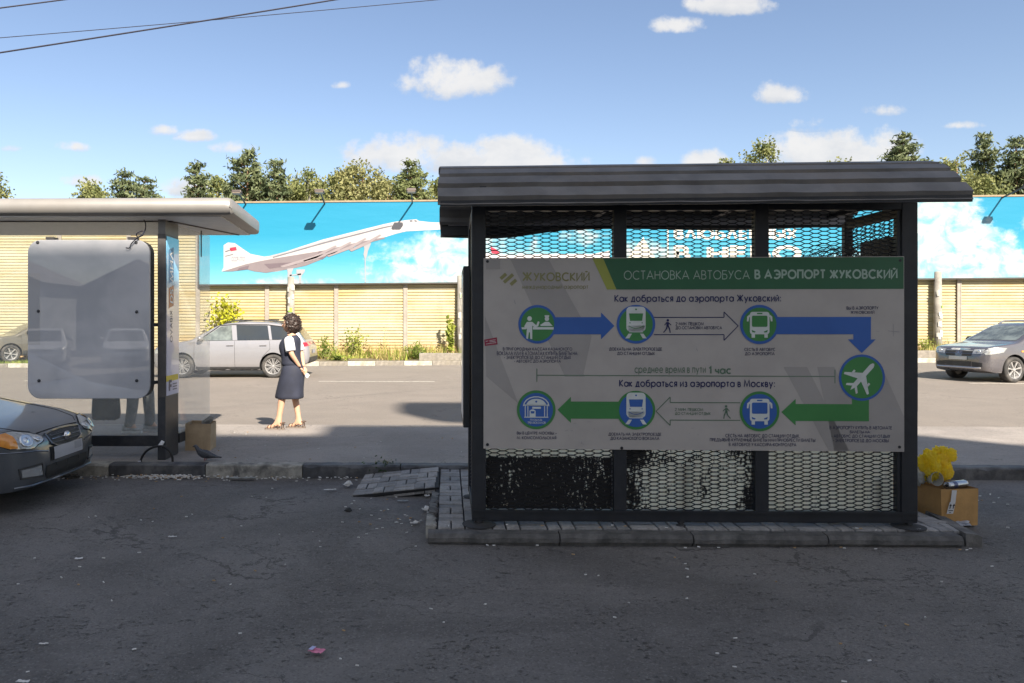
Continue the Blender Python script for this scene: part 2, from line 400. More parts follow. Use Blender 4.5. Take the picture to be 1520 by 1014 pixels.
# ================================================================== SETTING
def ground_mat(name, base, dark, light, grain=.35, bump=.5, tint=None, spec=.35, stain=.5, rough=.88):
    m = bpy.data.materials.new(name); m.use_nodes = True
    t = NT(m.node_tree); b = t.n['Principled BSDF']
    g = t.new('ShaderNodeNewGeometry'); v = g.outputs['Position']
    big = t.noise(v, .6, 6, .62, .8); mid = t.noise(v, 2.1, 6, .65, .3); fine = t.noise(v, 70, 4, .8)
    c = t.mix(t.smooth(big, .35, .65), tuple(x*(1 - .4*stain) for x in base), tuple(x*(1 + .5*stain) for x in base))
    c = t.mix(t.m('MULTIPLY', t.smooth(mid, .5, .72), stain), c, dark)
    streak = t.noise(t.vm('MULTIPLY', v, (.5, 3.2, 1)), 1.6, 5, .7)
    c = t.mix(t.m('MULTIPLY', t.smooth(streak, .55, .75), .35), c, tuple(x*1.35 for x in base))
    vo = t.new('ShaderNodeTexVoronoi'); vo.inputs['Scale'].default_value = 95; t.l.new(v, vo.inputs['Vector'])
    vs = t.sep(vo.outputs['Color'])
    c = t.mix(t.m('MULTIPLY', t.m('GREATER_THAN', vs[0], .86), grain), c, light)
    c = t.mix(t.m('MULTIPLY', t.m('LESS_THAN', vs[1], .16), grain), c, tuple(x*.35 for x in base))
    # pits and small dark holes torn out of the surface
    pit = t.noise(t.vm('MULTIPLY', v, (1, 1.4, 1)), 24, 5, .75)
    pm = t.m('MULTIPLY', t.smooth(pit, .57, .67), t.smooth(mid, .42, .60))
    worn = t.noise(t.vm('MULTIPLY', v, (1.2, 2.2, 1)), 5.5, 7, .75)
    c = t.mix(t.m('MULTIPLY', t.smooth(worn, .50, .74), .84*stain), c, tuple(x*1.4 for x in base))
    c = t.mix(t.m('MULTIPLY', t.smooth(worn, .46, .28), .84*stain), c, tuple(x*.7 for x in base))
    c = t.mix(t.m('MULTIPLY', pm, .75), c, tuple(x*.3 for x in base))
    cr = t.new('ShaderNodeTexVoronoi', feature='DISTANCE_TO_EDGE'); cr.inputs['Scale'].default_value = .55
    t.l.new(t.vm('ADD', v, t.vm('MULTIPLY', t.comb(mid, big, 0.0), (1.6, 1.6, 0))), cr.inputs['Vector'])
    ck = t.m('MULTIPLY', t.m('LESS_THAN', cr.outputs['Distance'], .006), t.smooth(big, .45, .6))
    c = t.mix(t.m('MULTIPLY', ck, .6), c, tuple(x*.3 for x in base))
    t.put(b.inputs['Base Color'], c)
    t.put(b.inputs['Roughness'], t.m('SUBTRACT', rough + .04, t.m('MULTIPLY', mid, .12)))
    b.inputs['Specular IOR Level'].default_value = spec
    bp = t.new('ShaderNodeBump'); bp.inputs['Strength'].default_value = bump; bp.inputs['Distance'].default_value = .012
    h = t.m('ADD', t.m('MULTIPLY', vs[0], .35), t.m('SUBTRACT', t.m('ADD', fine, mid), t.m('MULTIPLY', pm, 1.6)))
    t.put(bp.inputs['Height'], h); t.l.new(bp.outputs[0], b.inputs['Normal'])
    MATS[name] = m
    return m
M_lot = ground_mat('worn_asphalt', (.158, .147, .138), (.125, .117, .110), (.30, .285, .265), .3, .9)
M_pave = ground_mat('pavement_asphalt', (.27, .245, .225), (.20, .185, .17), (.36, .33, .30), .25, .5, stain=.3)
M_road = ground_mat('road_asphalt', (.198, .174, .152), (.17, .15, .13), (.25, .23, .2), .22, .35, stain=.14)
M_soil = ground_mat('soil', (.17, .14, .09), (.10, .08, .05), (.30, .25, .18), .5, 1.0)
M_kl = mat('kerb_pale', (.30, .285, .25), .85, var=.3, nscale=9, bump=.9, bscale=30, dirt=(.07, .068, .066), dirt_amt=.9, dscale=5)
M_kd = mat('kerb_dark', (.052, .053, .058), .6, var=.3, nscale=8, bump=.7, bscale=30, dirt=(.17, .165, .16), dirt_amt=.6, dscale=4)
M_kc = mat('kerb_concrete', (.135, .128, .12), .9, var=.35, nscale=9, bump=1.0, bscale=26, dirt=(.05, .05, .05), dirt_amt=.8, dscale=4)
M_kw = mat('kerb_white', (.42, .40, .34), .85, var=.2, nscale=8, bump=.6, dirt=(.25, .22, .17), dirt_amt=.8, dscale=3)
M_kg = mat('kerb_grey', (.22, .20, .17), .85, var=.2, nscale=8, bump=.6, dirt=(.2, .18, .14), dirt_amt=.6, dscale=3)
M_line = mat('road_paint', (.55, .52, .46), .7, var=.15, nscale=14, dirt=(.2, .18, .16), dirt_amt=.8, dscale=9)
M_yel = mat('yellow_paint', (.52, .40, .16), .7, var=.15, nscale=14, dirt=(.2, .18, .16), dirt_amt=1.0, dscale=7)

def sheet(name, x0, x1, nx, y0, y1, ny, zf, m, **kw):
    mb = MB()
    for j in range(ny + 1):
        for i in range(nx + 1):
            x = x0 + (x1 - x0)*i/nx; y = y0 + (y1 - y0)*j/ny
            mb.vert((x, y, zf(x, y)))
    for j in range(ny):
        for i in range(nx):
            a = j*(nx+1) + i; mb.face((a, a+1, a+nx+2, a+nx+1))
    return mb.build(name, m, None, True, kind='structure', **kw)

sheet('ground', -700, 700, 20, -300, 1100, 20, lambda x, y: -.25, M_soil)
def lotz(x, y):
    return -.008 + .010*mnoise.noise(Vector((x*.8, y*1.3, 0))) - .012*sm(.4, 1, mnoise.noise(Vector((x*.35+9, y*.5, 3)))+.5)
mb = MB()
nx, ny = 150, 70
for j in range(ny+1):
    for i in range(nx+1):
        s_ = -9 + 18*i/nx; t_ = 1.0 + (7.9-1.0)*j/ny
        p = S(s_, t_); mb.vert((p.x, p.y, lotz(p.x, p.y)))
for j in range(ny):
    for i in range(nx):
        a = j*(nx+1)+i; mb.face((a, a+1, a+nx+2, a+nx+1))
# the rest of the yard, further left, right and behind, flush with it
def quadS(mb, s0, s1, t0, t1, z): mb.poly([S(s0,t0,z), S(s1,t0,z), S(s1,t1,z), S(s0,t1,z)])
quadS(mb, -60, -9, -40, 7.9, -.008); quadS(mb, 9, 60, -40, 7.9, -.008); quadS(mb, -9, 9, -40, 1.0, -.008)
mb.build('parking_lot', M_lot, None, True, kind='structure')
TK, TR = 7.87, 10.93          # near kerb and road edge in the frame of the stop
def rkz(s): return 0.0
mb = MB(); n = 60
for i in range(n):
    s0, s1 = -40 + 80*i/n, -40 + 80*(i+1)/n
    quadS(mb, s0, s1, TK + .13, TR - .10, .118)
pv = mb.build('pavement', M_pave, None, True, kind='structure')
mb = MB()
for i in range(60):
    s0, s1 = -60 + 2*i, -58 + 2*i
    mb.hexa([S(s0,TR-.1,-.1), S(s1-.01,TR-.1,-.1), S(s1-.01,TR+.04,-.1), S(s0,TR+.04,-.1), S(s0,TR-.1,.121), S(s1-.01,TR-.1,.121), S(s1-.01,TR+.04,.121), S(s0,TR+.04,.121)])
mb.build('road_kerb', M_pave, None, kind='structure')
sheet('road', -70, 70, 70, 10.2, 27.4, 34, lambda x, y: gz(x, y) - .012*sm(12, 10.4, y), M_road)
sheet('verge', -70, 70, 70, 27.62, 38, 16, lambda x, y: gz(x, y) + .125 + .04*mnoise.noise(Vector((x*.5, y*.7, 1))) , M_soil)

# near kerb: stones painted in turn pale and dark
def stone_mesh(name, L, m, hgt=.13, dep=.14, seed=0, wob_=.006, low=False):
    mb = MB(); rnd = random.Random(seed); nn = 12; rr = []
    for i in range(nn+1):
        x = L*i/nn; j = lambda a: rnd.uniform(-a, a)
        chip = rnd.random()
        c = .018 + (.02 if chip > .85 else 0)
        if low:
            q = .010*mnoise.noise(Vector((x*6 + seed, 0, 0))); rr.append([Vector((x, .03, -.12)), Vector((x, .028, .012)), Vector((x, j(.003), .016 + q*.4)), Vector((x, j(.003), hgt - .032 + q)), Vector((x, .022 + j(.003), hgt - .006)), Vector((x, dep, hgt + j(.002))), Vector((x, dep, -.12))]); continue
        rr.append([Vector((x, j(wob_), -.12)), Vector((x, j(wob_), hgt - c)), Vector((x, c*.9 + j(wob_), hgt - .004 + j(.002))), Vector((x, dep, hgt + j(.003))), Vector((x, dep, -.12))])
    mb.rings(rr)
    me = mb.mesh(name, m, False); fixnormals(me)
    return me
M_ke = mat('edging_dark', (.105, .10, .096), .9, var=.35, nscale=7, bump=1.0, bscale=26, dirt=(.045, .045, .043), dirt_amt=.9, dscale=5)
kerb = link('near_kerb', None, None, kind='structure')
for side, (s_start, cols, nst) in enumerate([(-3.90 - 1.045*5 - .77, 'dpdpdpdpddd', 11), (4.02, 'dddkkkdd', 8)]):
    for k in range(nst):
        m = {'p': M_kl, 'd': M_kd, 'k': M_kc}[cols[k]]
        me = stone_mesh('kerb_stone', 1.035, m, .125, .14, seed=k + 20*side, wob_=.004)
        p = S(s_start + 1.045*k, TK, 0)
        link('kerb_stone', me, kerb, 0, True, loc=p, rot=(0, 0, TH))

# paved platform of the big shelter
PZ = .082
plat = thing('paved_platform', 'low grey brick platform with chipped concrete edging under the dark mesh shelter', 'platform', (0,0,0))
brickL = (.198, .098); 
M_br = [mat('paver_%s' % k, c, .85, var=.2, nscale=14, bump=.7, bscale=50, dirt=(.08, .078, .075), dirt_amt=.6, dscale=7)
        for k, c in (('a', (.27, .258, .248)), ('b', (.22, .212, .205)), ('c', (.31, .295, .28)))]
def brick_mesh(w_, d_, m, seed):
    rnd = random.Random(seed); mb = MB(); c = .006; h = .06
    z = lambda: rnd.uniform(-.002, .002)
    lo = [(-w_/2, -d_/2), (w_/2, -d_/2), (w_/2, d_/2), (-w_/2, d_/2)]
    hi = [(x - math.copysign(c, x), y - math.copysign(c, y)) for x, y in lo]
    mb.rings([[Vector((x, y, -h)) for x, y in lo], [Vector((x, y, -c)) for x, y in lo], [Vector((x, y, z())) for x, y in hi]])
    me = mb.mesh('brick', m); fixnormals(me); return me
BM = {}
for o_ in ('l', 'p'):
    for q in range(3):
        for sd in range(2):
            BM[(o_, q, sd)] = brick_mesh(*( (.197, .0945) if o_ == 'l' else (.0945, .197)), M_br[q], q*7 + sd)
rb = random.Random(5)
mod = .21
stuffmb = MB()
def lay_cell(s0, t0, i, j, fn, tilt=(0, 0), single=True, twist=0):
    if (i + j) % 2: items = [('l', 0, -.0525), ('l', 0, .0525)]
    else: items = [('p', -.0525, 0), ('p', .0525, 0)]
    for o_, ds, dt in items:
        s_, t_ = s0 + ds, t0 + dt
        z = fn(s_, t_) + rb.uniform(-.004, .004)
        me = BM[(o_, rb.randrange(3), rb.randrange(2))]
        p = S(s_, t_, z)
        rx, ry = tilt[0] + rb.uniform(-.012, .012), tilt[1] + rb.uniform(-.012, .012)
        rot = (rx, ry, TH + rb.uniform(-.012, .012) + twist)
        if single: link('brick', me, plat, 0, True, loc=p, rot=rot)
        else:
            Mx = Matrix.LocRotScale(p, Vector(rot) and __import__('mathutils').Euler(rot), None)
            off = len(stuffmb.v)
            stuffmb.v += [tuple(Mx @ v.co) for v in me.vertices]
            for f in me.polygons: stuffmb.f.append(tuple(off + q for q in f.vertices)); stuffmb.mi.append(0)
flat = lambda s_, t_: PZ
ncol = 19; nrow = 11
for i in range(ncol):
    for j in range(nrow):
        s0 = -.07 + mod*(i + .5); t0 = 5.635 + mod*(j + .5)
        if t0 > 7.86 or s0 + .1 > 3.90 + .2*(t0 - 5.5): continue
        near = i <= 2 or j <= 1 or i >= 17
        lay_cell(s0, t0, i, j, flat, single=near)
stuffmb.build('inner_paving', M_br[0], plat, kind='stuff')
# bed under the bricks
mb = MB(); mb.hexa([S(-.10,5.60,-.1), S(3.84,5.60,-.1), S(4.2,7.86,-.1), S(-.10,7.86,-.1), S(-.10,5.60,PZ-.022), S(3.84,5.60,PZ-.022), S(4.2,7.86,PZ-.022), S(-.10,7.86,PZ-.022)])
mb.build('mortar_bed', mat('joint_dirt', (.022, .022, .023), .95, bump=.6), plat)
for k in range(4):
    me = stone_mesh('edging_stone', .976, M_ke, PZ - .002, .115, seed=40+k, wob_=.006, low=True)
    link('edging_stone', me, plat, 0, True, loc=S(-.14 + .985*k, 5.50, -.004 + .002*(k % 2)), rot=(0, 0, TH + rb.uniform(-.002, .002)))
# broken edging along the left side
for k, (t0, L, h, dx, mm) in enumerate([(5.66, .36, .095, -.015, M_kl), (6.04, .40, .10, .0, M_kc), (6.47, .38, .085, .01, M_kc)]):
    me = stone_mesh('edging_stone', L, mm, h, .07, seed=60+k, wob_=.014)
    link('edging_stone', me, plat, 0, True, loc=S(-.075 + dx, t0, 0), rot=(0, 0, TH + PI/2))
# skewed right side edging
me = stone_mesh('edging_stone', .8, M_kc, PZ + .004, .1, seed=71)
link('edging_stone', me, plat, 0, True, loc=S(3.93, 5.52, 0), rot=(0, 0, TH + PI/2 - .20))
me = stone_mesh('edging_stone', 1.0, M_kc, PZ + .004, .1, seed=72)
link('edging_stone', me, plat, 0, True, loc=S(4.09, 6.32, 0), rot=(0, 0, TH + PI/2 - .17))

# brick ramp that sags towards the yard on the left
ramp = thing('paving_ramp', 'sunken sloping flap of grey brick paving on the asphalt left of the dark shelter', 'ramp', (0,0,0))
RS0, RS1, RT0, RT1 = -.86, -.075, 7.02, 7.86
def rz_(s_, t_): return .004 + .085*max(0, (s_ - RS0)/(RS1 - RS0)) + .02*sm(7.2, 7.86, t_)
plat_keep = plat; plat = ramp
for i in range(4):
    for j in range(4):
        s0 = RS1 - .012 - mod*(i + .5)*.93; t0 = RT0 + mod*(j + .5)
        lay_cell(s0 + .02*(3-j)*-.5, t0, i, j, lambda a, b: rz_(a, b) + .006, tilt=(.02, -.105), twist=0)
plat = plat_keep
mb = MB(); mb.hexa([S(RS0-.03,RT0,-.03), S(RS1,RT0+.02,.03), S(RS1,RT1,.03), S(RS0,RT1,-.03), S(RS0-.03,RT0,rz_(RS0,RT0)-.006), S(RS1,RT0,rz_(RS1,RT0)-.008), S(RS1,RT1,rz_(RS1,RT1)-.008), S(RS0,RT1,rz_(RS0,RT1)-.006)])
mb.build('mortar_bed', MATS['joint_dirt'], ramp)

# road markings
def strip_mark(name, x0, y0, x1, y1, wdt, m, cat_label):
    mb = MB(); n = max(1, int(abs(x1-x0)))
    for i in range(n):
        a = Vector((x0 + (x1-x0)*i/n, y0 + (y1-y0)*i/n)); b = Vector((x0 + (x1-x0)*(i+1)/n, y0 + (y1-y0)*(i+1)/n))
        mb.poly([(a.x, a.y-wdt/2, gz(a.x, a.y-wdt/2)+.004), (b.x, b.y-wdt/2, gz(b.x, b.y-wdt/2)+.004), (b.x, b.y+wdt/2, gz(b.x, b.y+wdt/2)+.004), (a.x, a.y+wdt/2, gz(a.x, a.y+wdt/2)+.004)])
    return mb.build(name, m, None, kind='structure')
for (xa, xb) in ((-18.5, -15.2), (-11.5, -8.2), (-3.1, .1), (3.5, 6.8), (9.0, 12.2), (14.0, 22.0)):
    ya = 20.35 - .065*(xa + 3); yb = 20.35 - .065*(xb + 3)
    strip_mark('lane_marking', xa, ya, xb, yb, .11, M_line, '')
strip_mark('edge_marking', -12, 11.75, 12, 11.25, .08, M_yel, '')

# far kerb
fk = link('far_kerb', None, None, kind='structure')
fm = {}
for k in range(46):
    x = -22 + 1.05*k
    key = k % 2
    if key not in fm: fm[key] = stone_mesh('kerb_stone', 1.03, (M_kw, M_kg)[key], .16, .2, seed=80+key, wob_=.01)
    link('kerb_stone', fm[key], fk, 0, True, loc=(x, 27.42 + rb.uniform(-.01, .01), gz(x + .5, 27.4) + rb.uniform(-.02, .01)))

# ------------------------------------------------------------ unseen building behind the camera, roofline shaped to the yard shadow edge
BY = -18.0
def roofpt(px, py, z=.12):
    g = G(px, py, z); h = (g.y - BY)/(-SUN_DIR.z/1.0)*0 + (g.y - BY)*(1.25/1.5)
    return (g.x + .64/1.25*h, h + z)
pts = [roofpt(310, 631), roofpt(312, 645), roofpt(497, 646), roofpt(486, 631), roofpt(1000, 631), roofpt(1010, 641), roofpt(1340, 643.5), roofpt(1520, 661)]
hl = pts[0][1]; hr = pts[-1][1]
outline = [(0, 0), (0, hl)] + pts + [(pts[-1][0] + 1, hr), (pts[-1][0] + 3.5, hr - .3), (pts[-1][0] + 3.5, 0)]
shade_bldg = thing('shade_building', 'tall plain building behind the yard whose shadow covers the stop', 'building', (0, BY, 0))
mb = MB(); mb.prism([(x, BY, z) for x, z in outline], (0, -14, 0))
mb.build('wall', mat('render_wall', (.72, .65, .55), .9, var=.1, nscale=.6, bump=.3, dirt=(.3, .27, .23), dirt_amt=.4, dscale=.4), shade_bldg)  # pale warm tone chosen to bounce light into the shaded yard
# unseen plate added at roof level, shaped to cast the dark patch on the road
c_px = [(588, 606), (596, 602), (700, 602), (760, 603), (760, 633), (664, 631.5), (640, 628), (590, 616)]
mb = MB(); mb.prism([(lambda q: (q[0], BY + .3, q[1]))(roofpt(a, b, 0)) for a, b in c_px], (0, .25, 0))
mb.build('roof_sign', mat('roof_metal', (.2, .2, .21), .5), shade_bldg)
wm = MB(); wm.box((-.7, -.05, 0), (.7, .04, 1.5)); wmesh = wm.mesh('window', mat('far_glass', (.05, .06, .08), .1, var=.05, spec=.8))
fr = MB(); 
for a, b in (((-.76, -.03, -.06), (.76, .06, 0)), ((-.76, -.03, 1.5), (.76, .06, 1.56)), ((-.76, -.03, 0), (-.7, .06, 1.5)), ((.7, -.03, 0), (.76, .06, 1.5)), ((-.03, -.03, 0), (.03, .06, 1.5))): fr.box(a, b)
frmesh = fr.mesh('frame', mat('white_frame', (.7, .7, .68), .5))
for fl in range(7):
    for k in range(16):
        x = 2 + 2.9*k
        if x > 24: continue
        o = link('window', wmesh, shade_bldg, loc=(x, .02, 1.2 + 3.1*fl), local=True)
        link('frame', frmesh, o, local=True)

# low gabled kiosks behind the yard, at the camera's back left
for k, (x, y, w_, d_, h, col, lab) in enumerate(((-16, -27, 7, 5, 3.2, (.42, .40, .36), 'low grey kiosk with a gabled roof behind the yard'), (-25.5, -27, 8, 5, 3.8, (.36, .38, .40), 'longer blue grey kiosk with a gabled roof behind the yard'), (-36, -25, 8, 5, 3.0, (.45, .40, .33), 'farthest tan kiosk with a gabled roof behind the yard'))):
    kr = thing('kiosk', lab, 'kiosk', (x, y, 0)); m1 = MB(); m1.box((-w_/2, -d_/2, -.1), (w_/2, d_/2, h)); m1.build('wall', mat('kiosk_%d' % k, col, .8, nscale=1), kr, local=True)
    m1 = MB(); m1.prism([(-w_/2 - .4, -d_/2 - .3, h), (w_/2 + .4, -d_/2 - .3, h), (0, -d_/2 - .3, h + 1.9)], (0, d_ + .6, 0)); m1.build('roof', mat('kiosk_roof', (.16, .15, .15), .6), kr, local=True)
    m1 = MB(); m1.box((-1.6, d_/2, .9), (1.6, d_/2 + .04, 2.1)); m1.build('window', MATS['far_glass'], kr, local=True)
    m1 = MB(); m1.box((2, d_/2, 0), (2.9, d_/2 + .05, 2.1)); m1.build('door', MATS['white_frame'], kr, local=True)
# ================================================================== FENCE, BILLBOARD, TREES
FY = 31.5
def fence_mat():
    m = bpy.data.materials.new('yellow_fence'); m.use_nodes = True
    t = NT(m.node_tree); b = t.n['Principled BSDF']
    v = t.new('ShaderNodeNewGeometry').outputs['Position']
    x, y, z = t.sep(v)
    n = t.noise(t.vm('MULTIPLY', v, (.55, 1, 1.3)), .9, 4, .6)
    c = t.ramp(n, [(.3, (.37, .28, .12)), (.46, (.40, .34, .19)), (.60, (.41, .375, .25)), (.75, (.38, .31, .14))])
    band = t.m('FRACT', t.m('MULTIPLY', z, 1/.124/3)); 
    c = t.mix(t.m('MULTIPLY', t.m('LESS_THAN', band, .33), .35), c, (.47, .44, .33))
    dirtv = t.noise(t.vm('MULTIPLY', v, (.8, 1, .25)), 1.4, 6, .7)
    c = t.mix(t.m('MULTIPLY', t.smooth(dirtv, .5, .75), .4), c, (.30, .24, .15))
    fade = t.noise(t.vm('MULTIPLY', v, (.3, 1, .5)), 1.1, 4, .6)
    c = t.mix(t.m('MULTIPLY', t.smooth(fade, .5, .7), .5), c, (.43, .41, .31))
    low = t.smooth(t.m('ADD', z, t.m('MULTIPLY', t.noise(v, 2.5, 5, .7), .9)), 1.55, .75)
    c = t.mix(t.m('MULTIPLY', low, .65), c, (.42, .25, .11))
    c = t.mix(t.m('MULTIPLY', t.smooth(t.noise(t.vm('MULTIPLY', v, (3, 1, .3)), 2, 5, .7), .6, .8), .25), c, (.35, .25, .13))
    t.put(b.inputs['Base Color'], c); b.inputs['Roughness'].default_value = .6
    return m
M_fence = fence_mat()
M_post = mat('fence_post', (.30, .27, .23), .6, var=.15, nscale=4, dirt=(.16, .12, .09), dirt_amt=.5)
pitch = .124; FH = 6.6
mb = MB(); npx = int(FH/pitch); prof = []
for k in range(npx):
    z = .02 + k*pitch
    prof += [(0.0, z), (-.035, z + .018), (-.035, z + .075), (0.0, z + .105)]
for (y, z) in prof: pass
rr = [[Vector((x, y, z)) for (y, z) in prof] for x in (0.06, 2.88)]
a = [mb.vert(p) for p in rr[0]]; b_ = [mb.vert(p) for p in rr[1]]
for i in range(len(a)-1): mb.face((a[i], a[i+1], b_[i+1], b_[i]))
a2 = mb.vert((.06, .05, .02)); b2 = mb.vert((2.88, .05, .02)); a3 = mb.vert((.06, .05, FH)); b3 = mb.vert((2.88, .05, FH))
mb.face((a2, b2, b3, a3)); mb.face((a[-1], b_[-1], b3, a3)); mb.face((a[0], b_[0], b2, a2))
panel_me = mb.mesh('fence_panel', M_fence); fixnormals(panel_me)
pm = MB(); pm.box((-.07, -.09, -.3), (.07, .06, FH + .05)); pm.box((-.09, -.10, -.3), (-.055, -.06, FH + .05)); pm.box((.055, -.10, -.3), (.09, -.06, FH + .05))
post_me = pm.mesh('post', M_post); fixnormals(post_me)
fence = thing('yellow_fence', 'long yellow ribbed metal noise fence with grey posts across the road behind the billboard', 'fence', (0, FY, 0))
for k in range(-6, 10):
    x = -1.09 + 2.94*k
    z = gz(x, FY) + .12
    link('fence_panel', panel_me, fence, loc=(x, rb.uniform(-.012, .012), z + rb.uniform(-.01, .01)), local=True)
    link('post', post_me, fence, loc=(x, 0, z - .1), local=True)
# continuation of the same fence to the left and right, out of the picture
mb = MB(); 
for (xa, xb) in ((-60, -19.4), (29.3, 60)): mb.box((xa, FY - .02, 0), (xb, FY + .04, FH + .2))
mb.build('outer_panel', M_fence, fence)

# ---- billboard mural
BYD = 31.25
def Mu(px, py, off=0.0):
    p = Q(px, py, BYD); return Vector((p.x, BYD - off, p.z))
BX0, BX1 = Mu(296, 0).x, 33.0
def bz(x, top): return (6.68 if top else 3.24) + .0085*(x + 9.5)
def mural_mat():
    m = bpy.data.materials.new('mural_sky'); m.use_nodes = True
    t = NT(m.node_tree); b = t.n['Principled BSDF']
    v = t.new('ShaderNodeNewGeometry').outputs['Position']
    x, y, z = t.sep(v)
    zz = t.m('SUBTRACT', z, t.m('MULTIPLY', x, .0085))
    sky_c = t.ramp(t.m('DIVIDE', t.m('SUBTRACT', zz, 3.2), 3.6), [(0, (.15, .34, .41)), (.3, (.05, .27, .39)), (.6, (.016, .205, .33)), (1, (.012, .190, .32))])
    wv = t.comb(x, 0.0, t.m('MULTIPLY', z, 1.25))
    n = t.noise(wv, .55, 8, .6, .25); nb = t.noise(wv, 1.9, 7, .62, .2)
    den = t.m('ADD', t.m('MULTIPLY', t.m('SUBTRACT', n, .5), 2.6), t.m('MULTIPLY', t.m('SUBTRACT', nb, .5), 1.2))
    blobs = None
    for (bx, by, hw, hh, a) in [(690, 420, 150, 80, 1.0), (620, 392, 60, 40, .5), (790, 395, 100, 26, .9), (860, 350, 60, 30, .25), (960, 385, 55, 30, .8), (1110, 400, 200, 14, .5),
                                (1400, 350, 75, 70, 1.1), (1480, 385, 60, 40, .9), (1270, 380, 60, 40, .3), (1600, 330, 80, 50, .9), (420, 424, 120, 20, .35)]:
        p = Mu(bx, by)
        dx = t.m('DIVIDE', t.m('SUBTRACT', x, p.x), hw/F*BYD); dz = t.m('DIVIDE', t.m('SUBTRACT', z, p.z), hh/F*BYD)
        q = t.m('SUBTRACT', a, t.m('ADD', t.m('MULTIPLY', dx, dx), t.m('MULTIPLY', dz, dz)))
        blobs = q if blobs is None else t.m('MAXIMUM', blobs, q)
    f = t.smooth(t.m('ADD', t.m('MAXIMUM', blobs, -1.5), den), -.15, .55)
    inner = t.noise(wv, 1.3, 6, .6, .5)
    cl = t.ramp(inner, [(.34, (.12, .30, .37)), (.47, (.25, .37, .41)), (.62, (.40, .42, .43))])
    c = t.mix(f, sky_c, cl)
    t.put(b.inputs['Base Color'], c); b.inputs['Roughness'].default_value = .45
    b.inputs['Specular IOR Level'].default_value = .3
    bp = t.new('ShaderNodeBump'); bp.inputs['Strength'].default_value = .25; bp.inputs['Distance'].default_value = .05
    t.put(bp.inputs['Height'], t.noise(t.vm('MULTIPLY', v, (.5, 1, 2.4)), 1.1, 3, .5)); t.l.new(bp.outputs[0], b.inputs['Normal'])
    return m
board = thing('billboard', 'very long sky blue billboard with a white jet and clouds on the yellow fence', 'billboard', ((BX0+BX1)/2, BYD, 0))
mb = MB(); nseg = 40
for i in range(nseg):
    xa = BX0 + (BX1-BX0)*i/nseg; xb = BX0 + (BX1-BX0)*(i+1)/nseg
    w1 = .02*mnoise.noise(Vector((xa*.7, 0, 0))); w2 = .02*mnoise.noise(Vector((xb*.7, 0, 0)))
    mb.poly([(xa, BYD, bz(xa,0)), (xb, BYD, bz(xb,0)), (xb, BYD, bz(xb,1)+w2), (xa, BYD, bz(xa,1)+w1)])
mb.build('printed_banner', mural_mat(), board)
M_dkmetal = mat('dark_steel', (.075, .07, .065), .55, metal=.4)
mb = MB()
def rail(z0, z1, y0, y1):
    mb.hexa([(BX0,y0,bz(BX0,z0>5)+ (z0-(6.68 if z0>5 else 3.24))),(BX1,y0,bz(BX1,z0>5)+(z0-(6.68 if z0>5 else 3.24))),(BX1,y1,bz(BX1,z0>5)+(z0-(6.68 if z0>5 else 3.24))),(BX0,y1,bz(BX0,z0>5)+(z0-(6.68 if z0>5 else 3.24))),
             (BX0,y0,bz(BX0,z0>5)+(z1-(6.68 if z0>5 else 3.24))),(BX1,y0,bz(BX1,z0>5)+(z1-(6.68 if z0>5 else 3.24))),(BX1,y1,bz(BX1,z0>5)+(z1-(6.68 if z0>5 else 3.24))),(BX0,y1,bz(BX0,z0>5)+(z1-(6.68 if z0>5 else 3.24)))])
rail(3.18, 3.24, BYD - .04, BYD + .1)
mb.box((BX0 - .05, BYD - .03, 3.2), (BX0, BYD + .1, 6.7))
for k in range(15):
    x = BX0 + 1 + 3*k; mb.box((x, BYD + .05, 3.2 + .0085*(x+9.5)), (x + .08, BYD + .12, 6.6 + .0085*(x+9.5)))
mb.build('frame', M_dkmetal, board)
mb = MB(); rail(6.66, 6.73, BYD - .03, BYD + .12); mb.build('top_rail', mat('weathered_trim', (.26, .20, .13), .7, dirt=(.3,.2,.12), dirt_amt=.5), board)

def mural_poly(name, polys, col, layer, rough=.45):
    mb = MB()
    for P in polys: mb.poly([Mu(a, b, .004*layer + .002) for a, b in P])
    return mb.build(name, mat('mural_' + name, col, rough, var=.05, nscale=1.5, spec=.3), board)
fus = [(329,403),(332,397),(332,364),(338.5,360),(348.7,361),(360,369),(372,377),(392,381),(408,379),(444,367),(479.5,355.5),(525,344),(569,333),(585,329.5),(603,326.8),(618,325.6),(622,328),(640,330),(660,330.4),(700,333),(712,337),(700,340),(649,341),(602.6,343.5),(588,347),(572,352),(530,363),(490,375),(479,384),(454,394),(428,399.5),(412,403),(395,404.6),(378,402),(366.7,399.5),(352,401.5),(338.5,403)]
mural_poly('jet_body', [fus], (.37, .36, .365), 1)
mural_poly('jet_underside', [[(330,403),(366,392),(385,388),(408,383.5),(480,372),(530,360),(569,352.5),(572,354),(530,365),(492,376),(478,385),(454,394.5),(428,400),(395,405),(378,403),(366.7,400),(345,403)]], (.17, .145, .155), 2)
for P_ in ([(474,373),(494,374),(488,378),(479,385),(467,383)], [(392,392),(440,389),(441,393),(400,399)], [(355,398),(370,394),(368,400),(352,402)]): mural_poly('jet_intake', [P_], (.12, .095, .11), 3)
for q_ in range(4): mural_poly('wing_shade', [[(420+q_*34, 397.5-q_*8), (470+q_*26, 383-q_*7), (500+q_*22, 366-q_*5.5), (498+q_*22, 364-q_*5.4), (466+q_*26, 380-q_*7), (416+q_*34, 395-q_*8)]], (.23, .20, .21), 4)
mural_poly('spine_shade', [[(392,382),(444,368.5),(525,345.5),(569,334.4),(569,335.4),(525,347),(444,370.5),(396,383.5)]], (.30, .295, .31), 2)
